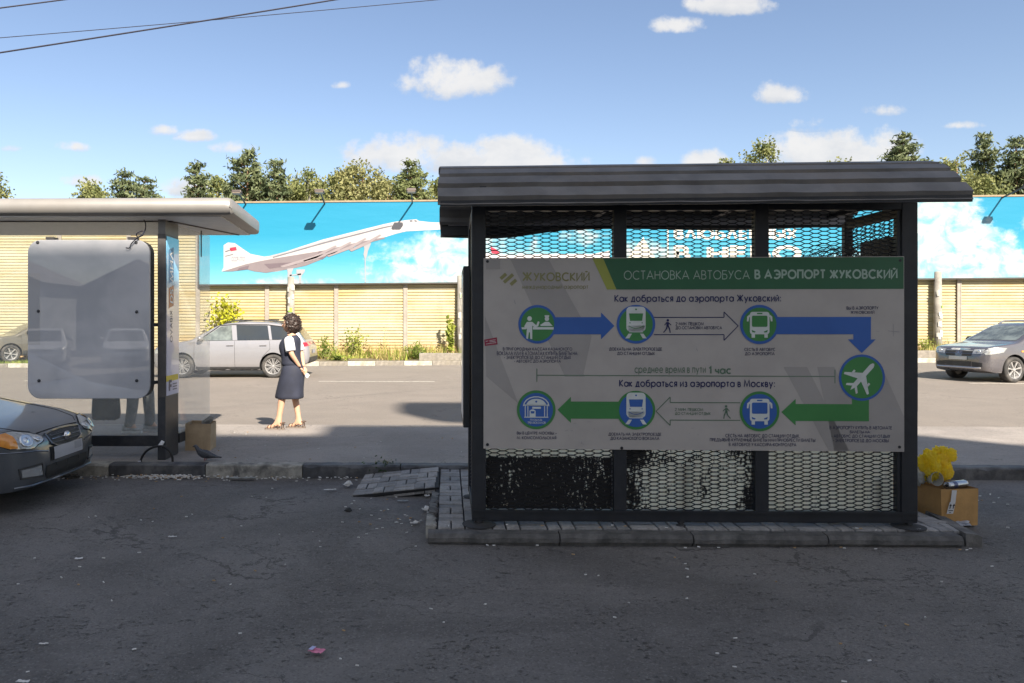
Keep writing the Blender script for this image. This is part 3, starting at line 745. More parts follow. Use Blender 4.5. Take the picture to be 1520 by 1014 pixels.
mural_poly('jet_line', [[(405,381.5),(479.5,360),(569,337),(582,334.5),(582,336),(569,339),(479.5,362),(405,383)], [(608,327),(612,326.6),(612.6,329),(609,329.6)], [(615,326.6),(618,327),(619,329.4),(615.5,329)], [(334,373),(343,370),(344,371),(335,374.5)], [(334,380),(346,377),(346,378),(335,381)]], (.13, .13, .15), 3)
mural_poly('red_flag', [[(341,368),(350.5,366.5),(351.5,371.5),(342.5,373)]], (.42, .03, .06), 3)
mural_poly('red_tail_mark', [[(728, 366),(738,371),(742,377),(730,376)]], (.42, .03, .06), 3)
mural_poly('distant_jet', [[(716,384),(722,376),(760,379),(820,377),(880,377),(905,372),(905,392),(716,392)]], (.50, .47, .475), 1)
mural_poly('pedestal', [[(426,399),(436,398),(433.5,404),(432,420.5),(427,420.5),(427,404)], [(440,400),(453,400),(452,404),(447.5,410),(447,420.5),(443.5,420.5),(443.5,410),(440,406)], [(430,408),(447,406),(447,408),(430,410)],
             [(539,361),(551,361),(546,373),(545,380),(543,384),(543,419.5),(541.4,419.5),(541.4,384),(539.5,378),(541,370)]], (.26, .27, .29), 3)
mb = MB(); put_text(mb, 'СССР-77112', lambda a, b: Mu(a, b, .014), 343.5, 363.5, 381, 388, .02, .2)
for (tx, xa, xb, ya, yb, bo) in (('ВЛЮБЛЕННЫХ', 1000, 1182, 338, 355, .03), ('В НЕБО', 1000, 1188, 364, 384, .04)): pass
mb.build('tail_number', mat('mural_ink', (.2, .2, .24), .5), board)
mb = MB()
put_text(mb, 'ВЛЮБЛЕННЫХ', lambda a, b: Mu(a, b, .006), 1000, 1183, 338.5, 355.5, .035)
put_text(mb, 'В', lambda a, b: Mu(a, b, .006), 1000, 1025, 364.5, 388, .04)
put_text(mb, 'НЕБО', lambda a, b: Mu(a, b, .006), 1049, 1190, 364.5, 388, .04)
mb.poly([Mu(990, 338, .006), Mu(992.5, 338, .006), Mu(992.5, 390, .006), Mu(990, 390, .006)])
mb.poly([Mu(930, 386, .006), Mu(942, 368, .006), Mu(955, 352, .006), Mu(962, 366, .006), Mu(975, 386, .006)])
mb.build('lettering', mat('mural_white', (.52, .51, .46), .5), board)
# floodlights on arms over the top edge
M_lamp = mat('lamp_housing', (.075, .06, .055), .5, metal=.3); M_lglass = mat('lamp_lens', (.32, .26, .21), .35)
lamp0 = None
for k, px in enumerate((365, 482, 612, 740, 865, 990, 1115, 1236, 1362, 1487)):
    x = Mu(px, 0).x; z = bz(x, 1)
    lab = {0: 'small dark floodlight above the tail of the painted jet, nearest the small shelter roof', 1: 'small dark floodlight above the middle of the painted jet', 2: 'floodlight with a sunlit pale housing above the nose of the painted jet',
           9: 'floodlight on the far right stretch of the billboard, at the photo edge'}.get(k, '%s floodlight from the left among those hidden by the dark shelter roof' % ('', '', '', 'first', 'second', 'third', 'fourth', 'fifth', 'sixth')[k] if k < 9 else '')
    if lamp0 is None:
        lamp0 = root = thing('floodlight', lab, 'floodlight', (x, BYD, z), 0, 'floodlights along the billboard top')
        m1 = MB(); m1.bar((0, .1, -.1), (0, -1.35, .22), .05, .05); m1.build('arm', M_lamp, root, local=True)
        m1 = MB(); m1.hexa([(-.20,-1.58,.16),(.20,-1.58,.16),(.20,-1.30,.10),(-.20,-1.30,.10),(-.18,-1.56,.27),(.18,-1.56,.27),(.18,-1.32,.25),(-.18,-1.32,.25)])
        m1.build('housing', M_lamp, root, local=True, bevel=.02)
        m1 = MB(); m1.hexa([(-.16,-1.56,.135),(.16,-1.56,.135),(.16,-1.33,.09),(-.16,-1.33,.09),(-.16,-1.56,.155),(.16,-1.56,.155),(.16,-1.33,.11),(-.16,-1.33,.11)])
        m1.build('lens', M_lglass, root, local=True)
    else:
        root = dup(lamp0, (x, BYD, z), 0, lab)
        root.scale = (1, 1 + .02*(k % 3), 1)
# concrete poles under the billboard
M_pole = mat('pole_concrete', (.26, .245, .215), .85, var=.2, nscale=3, bump=.5, dirt=(.12, .10, .085), dirt_amt=.7, dscale=2.5)
M_paper = mat('poster_scrap', (.46, .45, .41), .7, var=.1); M_green = mat('green_sticker', (.25, .62, .05), .6)
rp = random.Random(11)
for k, (px, lab) in enumerate(((432, 'round concrete pole plastered with paper scraps and a green sticker, behind the woman'), (684, 'round concrete pole with ivy left of the dark shelter, papers peeling from it'), (926, 'concrete billboard pole hidden behind the dark shelter'),
                        (1160, 'concrete billboard pole hidden behind the right half of the dark shelter'), (1392, 'round concrete pole with torn papers and a green sticker near the grey car'))):
    x = Mu(px, 0).x; y = BYD + .0
    root = thing('concrete_pole', lab, 'pole', (x, y, gz(x, y)), 0, 'concrete poles carrying the billboard')
    zt = bz(x, 0) - .02
    m1 = MB(); m1.tube([(x, y, gz(x,y) - .1), (x, y, 1.2), (x, y, zt + .3)], [.17, .16, .14], 16); m1.build('shaft', M_pole, root, True)
    for q in range(11):
        a = rp.uniform(-2.2, -.8); z = rp.uniform(.9, 3.0); wv_ = rp.uniform(.08, .16); hv = rp.uniform(.1, .26)
        m1 = MB(); r0 = .178
        P = []
        for dz_ in (0, hv):
            for da in (-.5, -.2, .2, .5):
                P.append(Vector((x + r0*math.cos(a + da*wv_/.17), y + r0*math.sin(a + da*wv_/.17), z + dz_ + rp.uniform(-.02, .02))))
        ii = [m1.vert(p) for p in P]
        for c_ in range(3): m1.face((ii[c_], ii[c_+1], ii[c_+5], ii[c_+4]))
        m1.build('paper', M_green if q == 0 else M_paper, root)
# ---- vegetation
def leaf_mat(name, lo, hi, tr=.35):
    m = bpy.data.materials.new(name); m.use_nodes = True
    t = NT(m.node_tree); b = t.n['Principled BSDF']
    v = t.new('ShaderNodeNewGeometry').outputs['Position']
    wn = t.new('ShaderNodeTexWhiteNoise', noise_dimensions='3D'); t.put(wn.inputs['Vector'], t.vm('SNAP', v, (.35, .35, .35)))
    f = t.m('ADD', t.m('MULTIPLY', t.noise(v, .8, 3), .6), t.m('MULTIPLY', wn.outputs['Value'], .45))
    c = t.mix(t.smooth(f, .3, .75), lo, hi)
    t.put(b.inputs['Base Color'], c); b.inputs['Roughness'].default_value = .6; b.inputs['Specular IOR Level'].default_value = .3
    tr_ = t.new('ShaderNodeBsdfTranslucent'); t.put(tr_.inputs[0], c)
    mxx = t.new('ShaderNodeMixShader'); mxx.inputs[0].default_value = tr
    t.l.new(b.outputs[0], mxx.inputs[1]); t.l.new(tr_.outputs[0], mxx.inputs[2])
    t.l.new(mxx.outputs[0], t.n['Material Output'].inputs[0])
    return m
L_pine = leaf_mat('pine_needles', (.085, .115, .055), (.18, .21, .105), .25)
L_pine2 = leaf_mat('pine_needles_pale', (.11, .14, .055), (.23, .26, .11), .28)  # paler needle tone for a single pine
L_dec = leaf_mat('birch_leaves', (.14, .17, .06), (.29, .30, .12))
L_dec2 = leaf_mat('dry_leaves', (.18, .19, .075), (.35, .34, .15))
L_weed = leaf_mat('weed_leaves', (.12, .17, .03), (.34, .38, .07))
L_dry = leaf_mat('dry_weeds', (.30, .24, .09), (.55, .46, .20))
L_bright = leaf_mat('shrub_leaves', (.30, .32, .02), (.62, .60, .05))
M_bark = mat('pine_bark', (.22, .13, .08), .9, var=.3, bump=.8); M_birch = mat('birch_bark', (.38, .36, .33), .8, var=.3, bump=.4, dirt=(.05,.05,.05), dirt_amt=.7)
def leafq(mb, c, rnd, w_, h_, droop=0):
    a = Vector((rnd.gauss(0,1), rnd.gauss(0,1), rnd.gauss(0,1)))
    if a.length < 1e-3: a = Vector((1,0,0))
    a.normalize(); b = a.cross(Vector((rnd.gauss(0,1), rnd.gauss(0,1), rnd.gauss(0,1)))); b.normalize()
    if droop: b = (b + Vector((0,0,-droop))).normalized(); a = b.cross(a); a.normalize()
    mb.poly([c - a*w_/2, c + b*h_*.5 - a*w_*.1, c + a*w_/2, c - b*h_*.5])
def pine(px, ytop, D, wpx, seed, label, crown_lo=.35, shape='cone', mt=None, lean=0):
    rnd = random.Random(seed); x = (px - PX)/F*D; zt = EYE + (PY - ytop)/F*D; W = wpx/F*D/2
    root = thing('pine_tree', label, 'pine tree', (x, D, 0), 0, 'trees beyond the fence')
    tr = MB(); tip = Vector((x + lean, D, zt - .2))
    tr.tube([(x, D, -.3), (x, D, zt*.5), tip], [.24, .17, .03], 8)
    nd = MB(); z0 = max(4.5, zt*crown_lo); nl = int((zt - z0)/.36)
    for k in range(nl + 1):
        f = k/nl; z = z0 + (zt - z0)*f; base = Vector((x + lean*f, D, z))
        if shape == 'cone': L = W*(1 - f)**.75*1.05 + .18
        elif shape == 'round': L = W*math.sqrt(max(.03, 1 - (2*f - .75)**2*.8))
        else: L = W*(.55 + .45*math.sin(f*7 + seed))*(1 - f*.55) + .15
        for q in range(7 if f < .9 else 4):
            a = rnd.uniform(0, 2*PI); l = L*rnd.uniform(.55, 1.1)
            up = rnd.uniform(.02, .28) + (.35*f if shape == 'cone' else .1)
            end = base + Vector((math.cos(a)*l, math.sin(a)*l, up*l))
            midp = base.lerp(end, .5) + Vector((0, 0, -.06*l))
            tr.tube([base, midp, end], [.045*(1-f)+.015, .025, .008], 4, False)
            nt = max(2, int(l/.17))
            for j in range(nt):
                g = .25 + .75*(j + 1)/nt
                c = base.lerp(end, g) + Vector((rnd.gauss(0, .10), rnd.gauss(0, .10), rnd.gauss(0, .05)))
                for _ in range(13):
                    d = Vector((rnd.gauss(0,.17), rnd.gauss(0,.17), abs(rnd.gauss(0,.11))))
                    leafq(nd, c + d, rnd, .10, .34)
    tr.build('trunk', M_bark, root, True); nd.build('crown', mt or L_pine, root)
    return root
def broad(px, ytop, D, wpx, seed, label, mt, kind='decid', z0=3.0, name='leafy_tree', cat='tree', dens=1.0):
    rnd = random.Random(seed); x = (px - PX)/F*D; zt = EYE + (PY - ytop)/F*D; W = wpx/F*D/2
    root = thing(name, label, cat, (x, D, 0), 0, 'trees beyond the fence')
    tr = MB(); lf = MB()
    tr.tube([(x, D, -.3), (x + .1, D, zt*.45), (x, D, zt - .4)], [.22, .14, .03], 8)
    cz = (zt + z0)/2; H = (zt - z0)/2
    ncl = int(150*dens*max(.6, W/2.5))
    for k in range(ncl):
        th = rnd.uniform(0, 2*PI); u = rnd.uniform(-1, 1); rr_ = rnd.uniform(.35, 1)**.6
        lump = 1 + .22*mnoise.noise(Vector((math.cos(th)*2 + seed, math.sin(th)*2, u*2.5)))
        q = math.sqrt(max(0, 1 - abs(u)**2.2))
        c = Vector((x + math.cos(th)*q*W*rr_*lump, D + math.sin(th)*q*W*rr_*lump*.9, cz + u*H*(.75 + .25*rr_)*(lump if u > 0 else 1)))
        c.z = min(c.z, zt - .1)
        if k % 3 == 0: tr.tube([(x, D, max(1, c.z - 2.2*rnd.uniform(.6, 1))), (x + (c.x-x)*.5, D + (c.y-D)*.5, c.z - .7), c], [.06, .035, .01], 4, False)
        s_ = rnd.uniform(.26, .5)
        for _ in range(int(72*s_/.4)):
            d = Vector((rnd.gauss(0, s_*.55), rnd.gauss(0, s_*.55), rnd.gauss(0, s_*.5)))
            leafq(lf, c + d, rnd, .125, .19, .6 if kind == 'birch' else 0)
    for k in range(24):   # single shoots that break the outline
        th = rnd.uniform(0, PI); c0 = Vector((x + math.cos(th)*W*.85, D + rnd.uniform(-1, 1), cz + math.sin(th)*H*.9))
        for j in range(9): leafq(lf, c0 + Vector((rnd.gauss(0,.07) + math.cos(th)*j*.04, rnd.gauss(0,.07), j*.07)), rnd, .12, .2)
    tr.build('trunk', M_birch if kind == 'birch' else M_bark, root, True); lf.build('crown', mt, root)
    return root
broad(135, 277, 40, 34, 1, 'small bushy treetop showing just above the small shelter roof at the left', L_dec, z0=5)
broad(390, 274, 46, 90, 41, 'low leafy growth between the biggest pine and its slim neighbour', L_dec, z0=4)
broad(480, 272, 46.5, 110, 42, 'low olive growth behind the middle of the treeline', L_dec2, z0=4)
broad(575, 268, 46.5, 80, 43, 'low yellowish growth left of the airy rounded pine', L_dec2, z0=4)
broad(440, 268, 47, 60, 44, 'dim leafy growth right of the narrow dark pine', L_dec, z0=4)
pine(182, 264, 42, 50, 2, 'ragged pine top above the small shelter roof, left of its drooping neighbour', shape='rag')
pine(218, 271, 44, 62, 3, 'wide drooping pine top with long arms above the small shelter roof', shape='rag', crown_lo=.55)
pine(294, 250, 42, 54, 4, 'slim pine standing alone above the right end of the small shelter roof', shape='cone')
pine(367, 231, 43, 118, 5, 'broad dark green pine, biggest conifer left of the dark shelter', shape='cone', crown_lo=.3)
pine(412, 247, 42, 60, 6, 'narrow dark pine just right of the biggest pine', shape='cone', mt=L_pine)
broad(325, 268, 47, 50, 7, 'pale leafy bush filling the gap between two pines', L_dec)
broad(456, 256, 43, 74, 8, 'olive green leafy tree above the second floodlight', L_dec, 'birch')
broad(505, 258, 44, 60, 9, 'olive leafy tree on the left flank of the widest crown', L_dec)
broad(538, 243, 43, 108, 10, 'widest yellowish green leafy crown above the painted jet', L_dec2, dens=1.3)
pine(611, 246, 44, 62, 11, 'tall pine with an airy rounded top above the jet nose', shape='round', crown_lo=.62, mt=L_pine2)
broad(606, 272, 45, 66, 12, 'yellowish leafy bush below the airy rounded pine', L_dec2, z0=4)
broad(648, 270, 48, 30, 13, 'faint leafy treetop touching the left edge of the dark roof', L_dec)
broad(1076, 238, 46, 26, 14, 'tiny leafy treetop peeping over the dark roof', L_dec, 'birch')
broad(1127, 211, 46, 62, 15, 'slender birch tops above the middle of the dark roof', L_dec, 'birch', z0=6, dens=.7)
broad(1245, 236, 47, 60, 16, 'thin bare twigs just above the dark roof', L_dec, 'birch', dens=.25)
pine(1340, 205, 45, 74, 17, 'rounded pine crown rising over the right end of the dark roof', shape='round', crown_lo=.45, mt=L_pine)
broad(1420, 230, 44, 70, 18, 'round olive leafy tree right of the dark roof', L_dec)
pine(1461, 205, 46, 62, 19, 'pointed pine with a clear spire near the right edge', shape='cone', crown_lo=.4)
broad(1455, 262, 42, 80, 20, 'low leafy mass under the pointed pine at the right', L_dec, z0=4)
pine(1508, 211, 44, 60, 21, 'dark spreading pine cut by the right edge of the photo', shape='round', crown_lo=.35)
broad(1512, 255, 45, 60, 22, 'leafy bush below the spreading pine at the right edge', L_dec)
for k in range(6):
    x_ = (-160, -90, -30, 1560, 1640, 1720)[k]
    broad(x_, 245, 46, 90, 30 + k, '%s leafy tree beyond the fence outside the %s edge of the photo' % (('farthest', 'second', 'nearest')[k if k < 3 else 5 - k], 'left' if k < 3 else 'right'), L_dec, dens=.6)

def weed(name, px, py, D, wm_, hm, seed, label, mt, n=220, cat='plant', lw=.05, lh=.09, group=None, spread=1.0):
    rnd = random.Random(seed); x = (px - PX)/F*D; z = gz(x, D) + .12 if D > 27 else 0.0
    root = thing(name, label, cat, (x, D, z), 0, group)
    st = MB(); lf = MB()
    ns = max(4, n//30)
    for k in range(ns):
        a = rnd.uniform(0, 2*PI); r_ = rnd.uniform(0, 1); tip = Vector((x + math.cos(a)*wm_*r_*.5*spread, D + math.sin(a)*wm_*r_*.4, z + hm*rnd.uniform(.55, 1)*(1 - .25*r_)))
        b0 = Vector((x + math.cos(a)*wm_*.12*r_, D, z)); mid_ = b0.lerp(tip, .5) + Vector((0, 0, hm*.08))
        st.tube([b0, mid_, tip], [.012, .008, .003], 4, False)
        for j in range(n//ns):
            f = rnd.uniform(.15, 1); c = b0.lerp(tip, f) + Vector((rnd.gauss(0, .06*wm_), rnd.gauss(0, .06*wm_), rnd.gauss(0, .04)))
            leafq(lf, c, rnd, lw, lh)
    st.build('stem', mat('weed_stem', (.25, .24, .10), .8), root); lf.build('leaves', mt, root)
    return root
weed('roadside_shrub', 334, 0, 30.9, 1.5, 3.1, 1, 'bright yellow green shrub against the fence behind the silver car', L_bright, 1500, 'shrub', .11, .17)
weed('roadside_shrub', 350, 0, 30.9, 1.7, 1.6, 2, 'lower bright leafy spray right of the tallest yellow shrub', L_bright, 600, 'shrub', .11, .17)
weed('ivy', 670, 0, 30.6, .45, 2.5, 3, 'thin climbing plant with big leaves beside the pole left of the dark shelter', L_weed, 170, 'climber', .16, .22)
weed('tall_weed', 529, 0, 30.8, 1.5, 1.5, 4, 'tallest green weed between the two fence posts, right of the woman', L_weed, 420, 'weed', .07, .12)
weed('tall_weed', 620, 0, 29.6, 1.6, .75, 5, 'low bright green weed near the concrete block', L_weed, 420, 'weed', .06, .1)
weed('tall_weed', 500, 0, 29.0, 1.5, .35, 6, 'low weed hugging the far kerb right of the silver car', L_weed, 300, 'weed', .06, .1)
weed('tall_weed', 482, 0, 30.0, 1.4, 1.0, 7, 'leafy weed just behind the tail of the silver car', L_weed, 340, 'weed', .06, .1)
weed('tall_weed', 568, 0, 31.0, 1.6, 1.35, 8, 'dry reddish weed stalks against the fence', L_dry, 120, 'weed', .04, .09)
weed('tall_weed', 655, 0, 31.0, 1.3, .9, 9, 'dry weed stalks beside the concrete pole with ivy', L_dry, 120, 'weed', .05, .09)
weed('tall_weed', 1374, 0, 31.0, 1.2, .9, 10, 'pale weeds at the foot of the pole by the grey car', L_weed, 240, 'weed', .05, .09)
# rough grass along the fence foot: nobody could count it
rg = random.Random(3); gm = MB(); gm2 = MB()
for k in range(15000):
    x = rg.uniform(-21, 29); y = 28.7 + 2.7*rg.random()**.6
    dn = mnoise.noise(Vector((x*.45, y*.5, 5))) + .35*(y - 30)/2
    if dn < -.05: continue
    z = gz(x, y) + .1; h = rg.uniform(.12, .42)*(1 + max(0, dn)) ; a = rg.uniform(0, PI); l = rg.gauss(0, .12)
    c, s_ = math.cos(a)*.03, math.sin(a)*.03
    t_ = gm if rg.random() < .45 else gm2
    t_.poly([(x-c, y-s_, z), (x+c, y+s_, z), (x+l, y+l*.5, z+h)])
gm.build('verge_grass', L_weed, kind='stuff', label='rough green grass growing along the foot of the yellow fence', category='grass')
gm2.build('dry_grass', L_dry, kind='stuff', label='dry straw coloured grass along the foot of the yellow fence', category='grass')
gm = MB()
for k in range(5000):
    x = rg.uniform(-22, -11.5); y = rg.uniform(27.7, 29.5); z = gz(x, y) + .1; h = rg.uniform(.05, .16); a = rg.uniform(0, PI)
    gm.poly([(x-math.cos(a)*.03, y-math.sin(a)*.03, z), (x+math.cos(a)*.03, y+math.sin(a)*.03, z), (x+rg.gauss(0,.05), y, z+h)])
gm.build('verge_lawn', L_weed, kind='stuff', label='short green grass strip beside the parked car across the road at the left', category='grass')
# concrete block lying by the kerb
for px, w_, lab in ((655, 1.7, 'worn pale concrete block lying on the verge left of the dark shelter'), (1352, 2.6, 'long worn concrete slab on the verge at the foot of the right pole')):
    p = ((px - PX)/F*28.6, 28.6); me = stone_mesh('concrete_block', w_, M_kg, .34, .4, seed=px, wob_=.02)
    link('concrete_block', me, None, loc=(p[0] - w_/2, p[1], gz(*p) + .05), label=lab, category='concrete block')
# overhead cables
M_cable = mat('cable_black', (.02, .02, .035), .6)
for (pa, pb, D0, D1, r_, sag, lab, nm) in (((-160, 105), (760, -42), 7, 9, .0080, .05, 'thicker twisted black cable, lowest at the left edge of the sky', 'overhead_cable'),
                              ((-160, 72), (900, -22), 9, 11, .0048, .08, 'thin cable crossing the sky just above the thicker one at the left', 'overhead_cable'),
                              ((-160, 33), (260, -22), 7.5, 9, .0078, .015, 'short stretch of black cable in the top left corner of the sky', 'overhead_cable')):
    A = Q(pa[0], pa[1], D0); B = Q(pb[0], pb[1], D1); d = (B - A)
    A -= d*.8; B += d*.8
    mb = MB(); pts = []
    for k in range(61):
        f = k/60; p = A.lerp(B, f); p.z -= sag*4*f*(1-f)*2 - sag*2; pts.append(p)
    mb.tube(pts, r_, 6); mb.build(nm, M_cable, label=lab, category='cable', group='overhead cables')
# ================================================================== DARK MESH SHELTER
M_frame = mat('dark_blue_paint', (.011, .013, .018), .5, var=.2, nscale=8, bump=.15, bscale=60, dirt=(.03, .03, .032), dirt_amt=.4, dscale=6)
M_mesh = mat('mesh_metal', (.012, .013, .016), .6, var=.2, nscale=20)
M_roof = mat('roof_sheet', (.145, .137, .13), .6, metal=.0, var=.25, nscale=3, bump=.35, bscale=9, dirt=(.17, .145, .12), dirt_amt=.7, dscale=1.3)
M_fascia = mat('fascia_grey', (.42, .42, .46), .6, var=.15)
sh = thing('mesh_shelter', 'big dark steel bus stop shelter with expanded mesh walls and ribbed roof, seen from behind', 'bus shelter', S(1.88, 6.2, PZ))
HT = 2.52
def SB(mb, s0, s1, t0, t1, z0, z1):
    mb.hexa([S(s0,t0,z0), S(s1,t0,z0), S(s1,t1,z0), S(s0,t1,z0), S(s0,t0,z1), S(s1,t0,z1), S(s1,t1,z1), S(s0,t1,z1)])
SL, SR, TF, TB = .193, 3.583, 5.70, 6.66
for (a, b) in ((SL, .302), (1.283, 1.381), (2.358, 2.461), (3.462, SR)):
    mb = MB(); SB(mb, a, b, TF, TF + .08, .135 if a in (SL, 3.462) else .2, 2.56); mb.build('post', M_frame, sh, bevel=.006)
mb = MB(); SB(mb, 3.436, 3.46, TF + .012, TF + .06, .2, 2.5); mb.build('angle_strip', M_frame, sh)
for (a, b) in ((SL, SL + .07), (SR - .07, SR)):
    mb = MB(); SB(mb, a, b, TB - .06, TB, .135, 2.52); mb.build('rear_post', M_frame, sh, bevel=.006)
for (t0, t1, z0, z1, nm) in ((TF+.003, TF+.075, .118, .195, 'bottom_beam'), (TF+.003, TF+.075, 2.507, 2.585, 'top_beam')):
    mb = MB(); SB(mb, SL + .002, SR - .002, t0, t1, z0, z1); mb.build(nm, M_frame, sh, bevel=.005)
mb = MB(); SB(mb, SL + .01, SR - .01, TF - .012, TF + .002, .188, .205); mb.build('lip', M_frame, sh)
for s_ in (SL + .005, SR - .065):
    for z0, z1 in ((.12, .19), (2.47, 2.55)):
        mb = MB(); SB(mb, s_, s_ + .055, TF + .08, TB - .06, z0, z1); mb.build('side_beam', M_frame, sh, bevel=.005)
def expanded(mb, P0, U, N, width, z0, z1, per=.133, row=.0157, ph=0.0, th=.0078):
    b = .036; k = 0; z = z0 + row/2
    rnd = random.Random(int(width*100))
    while z < z1:
        phase = (k % 2)*per/2 + ph
        xs = []; i = -1
        while True:
            c = i*per + phase
            for dx, hz in ((-b/2, 1), (0, 1.12), (b/2, 1), (per/2 - b*.38, -1), (per/2 + b*.38, -1)): xs.append((c + dx, hz))
            i += 1
            if c > width + per: break
        line = []
        for (xa, ha), (xb, hb) in zip(xs, xs[1:]):
            if xb <= 0 or xa >= width: continue
            fa = max(0, (0 - xa)/(xb - xa)); fb = min(1, (width - xa)/(xb - xa))
            if not line: line.append((xa + (xb-xa)*fa, ha + (hb-ha)*fa))
            line.append((xa + (xb-xa)*fb, ha + (hb-ha)*fb))
        prev = None
        for x, h in line:
            zz = z + h*row/2
            if zz > z1: zz = z1
            p = P0 + U*x; base = [(-.002, -th/2), (.004, -th*.2), (.004, th/2), (-.004, th*.45)]
            cur = [mb.vert(p + N*a + Vector((0, 0, zz + q))) for a, q in base]
            if prev:
                for q in range(4): mb.face((prev[q], prev[(q+1) % 4], cur[(q+1) % 4], cur[q]))
            prev = cur
        z += row; k += 1
U_ = Vector((CT, ST, 0)); V_ = Vector((-ST, CT, 0))
for i, (a, b) in enumerate(((.302, 1.283), (1.381, 2.358), (2.461, 3.437))):
    mb = MB(); expanded(mb, S(a, TF + .045, 0), U_, V_, b - a, .195, 2.507, ph=.02*i); mb.build('mesh_panel', M_mesh, sh)
for s_, (t0, t1) in ((SL + .02, (TF + .08, TB - .06)), (SR - .03, (TF + .08, TB - .06))):
    mb = MB(); expanded(mb, S(s_, t0, 0), V_, U_, t1 - t0, .19, 2.47); mb.build('side_mesh', M_mesh, sh)

# sheets standing behind the lower mesh: milky plastic, blotched with dark dirt
def backing(name, dark_amt, bias, seed):
    m = bpy.data.materials.new(name); m.use_nodes = True
    t = NT(m.node_tree); b = t.n['Principled BSDF']; v = t.new('ShaderNodeNewGeometry').outputs['Position']
    x, y, z = t.sep(v)
    c = t.mix(t.smooth(t.noise(v, 2.2, 4), .3, .7), (.92, .88, .77), (.97, .94, .85))
    tr = t.new('ShaderNodeBsdfTranslucent'); t.put(tr.inputs[0], c); t.put(b.inputs['Base Color'], c); b.inputs['Roughness'].default_value = .5
    mx_ = t.new('ShaderNodeMixShader'); mx_.inputs[0].default_value = .85
    gl_ = t.new('ShaderNodeBsdfRefraction'); gl_.inputs['IOR'].default_value = 1.45; gl_.inputs['Roughness'].default_value = .42; t.put(gl_.inputs[0], c)
    m0 = t.new('ShaderNodeMixShader'); m0.inputs[0].default_value = .0
    t.l.new(b.outputs[0], mx_.inputs[1]); t.l.new(tr.outputs[0], mx_.inputs[2])
    t.l.new(mx_.outputs[0], m0.inputs[1]); t.l.new(gl_.outputs[0], m0.inputs[2]); mx_ = m0
    dk = t.new('ShaderNodeBsdfPrincipled'); dk.inputs['Base Color'].default_value = (.022, .020, .020, 1); dk.inputs['Roughness'].default_value = .8
    n = t.noise(t.vm('ADD', t.vm('MULTIPLY', v, (1.0, 1, .7)), (seed, 0, seed)), 4.5, 6, .66, .4)
    dots = t.noise(t.vm('MULTIPLY', v, (1, 1, .45)), 55, 3, .6)
    f = t.m('ADD', n, t.m('MULTIPLY', t.m('SUBTRACT', dots, .5), 1.5))
    f = t.m('ADD', f, bias(t, x, z))
    fac = t.m('MULTIPLY', t.smooth(f, .46, .60), dark_amt)
    m2 = t.new('ShaderNodeMixShader'); t.put(m2.inputs[0], fac); t.l.new(mx_.outputs[0], m2.inputs[1]); t.l.new(dk.outputs[0], m2.inputs[2])
    t.l.new(m2.outputs[0], t.n['Material Output'].inputs[0])
    return m
def b_left(t, x, z):   # nearly all dark, clear only along the top edge and in pinholes
    return t.m('SUBTRACT', .22, t.m('MULTIPLY', t.smooth(z, .585, .63), .6))
def b_mid(t, x, z):    # clear in the middle, dark towards both posts
    e = t.m('ABSOLUTE', t.m('SUBTRACT', x, 2.02)); e = t.m('SUBTRACT', t.m('MULTIPLY', t.smooth(e, .24, .48), .30), .20)
    return t.m('ADD', e, t.m('MULTIPLY', t.m('MULTIPLY', t.smooth(z, .50, .56), t.smooth(x, 1.95, 1.85)), .16))
def b_right(t, x, z):  # mostly clear, dark only next to the left post and in one spot
    return t.m('SUBTRACT', t.m('MULTIPLY', t.smooth(x, 2.75, 2.5), .14), .24)
for (a, b, f_, am, sd) in ((.302, 1.283, b_left, 1, 2.0), (1.381, 2.358, b_mid, .95, 5.0), (2.461, 3.437, b_right, .9, 8.0)):
    mb = MB(); SB(mb, a + .004, b - .004, TF + .062, TF + .065, .2, .70)
    mb.build('backing_sheet', backing('milky_sheet_%d' % sd, am, f_, sd), sh)
for s_, zb_, zt_ in ((1.83, .2, .56), (3.30, .2, .45)):
    mb = MB(); SB(mb, s_, s_ + .035, TF + .09, TF + .12, zb_, zt_); mb.build('inner_stay', M_frame, sh)
# rolls of stored wire netting that show through the mesh at the upper right
mb = MB(); rw = random.Random(4)
for k in range(34):
    cs, ct_ = rw.uniform(3.0, 3.42), rw.uniform(5.95, 6.4); r_ = rw.uniform(.06, .13); pts = []
    for q in range(13):
        a = 2*PI*q/12; pts.append(S(cs + r_*math.cos(a)*1.1, ct_ + r_*math.sin(a)*.3, 2.16 + r_*math.sin(a + .5) + rw.uniform(-.01, .01)))
    mb.tube(pts, .0022, 4, False)
wire = mb.build('wire_bundle', mat('galvanised_wire', (.32, .31, .29), .5, metal=.6), None, label='loose coils of galvanised wire lodged behind the upper right corner of the mesh', category='wire')
mb = MB(); SB(mb, 2.95, 3.44, 5.86, 6.5, 2.0, 2.02); mb.build('ledge', M_frame, sh)

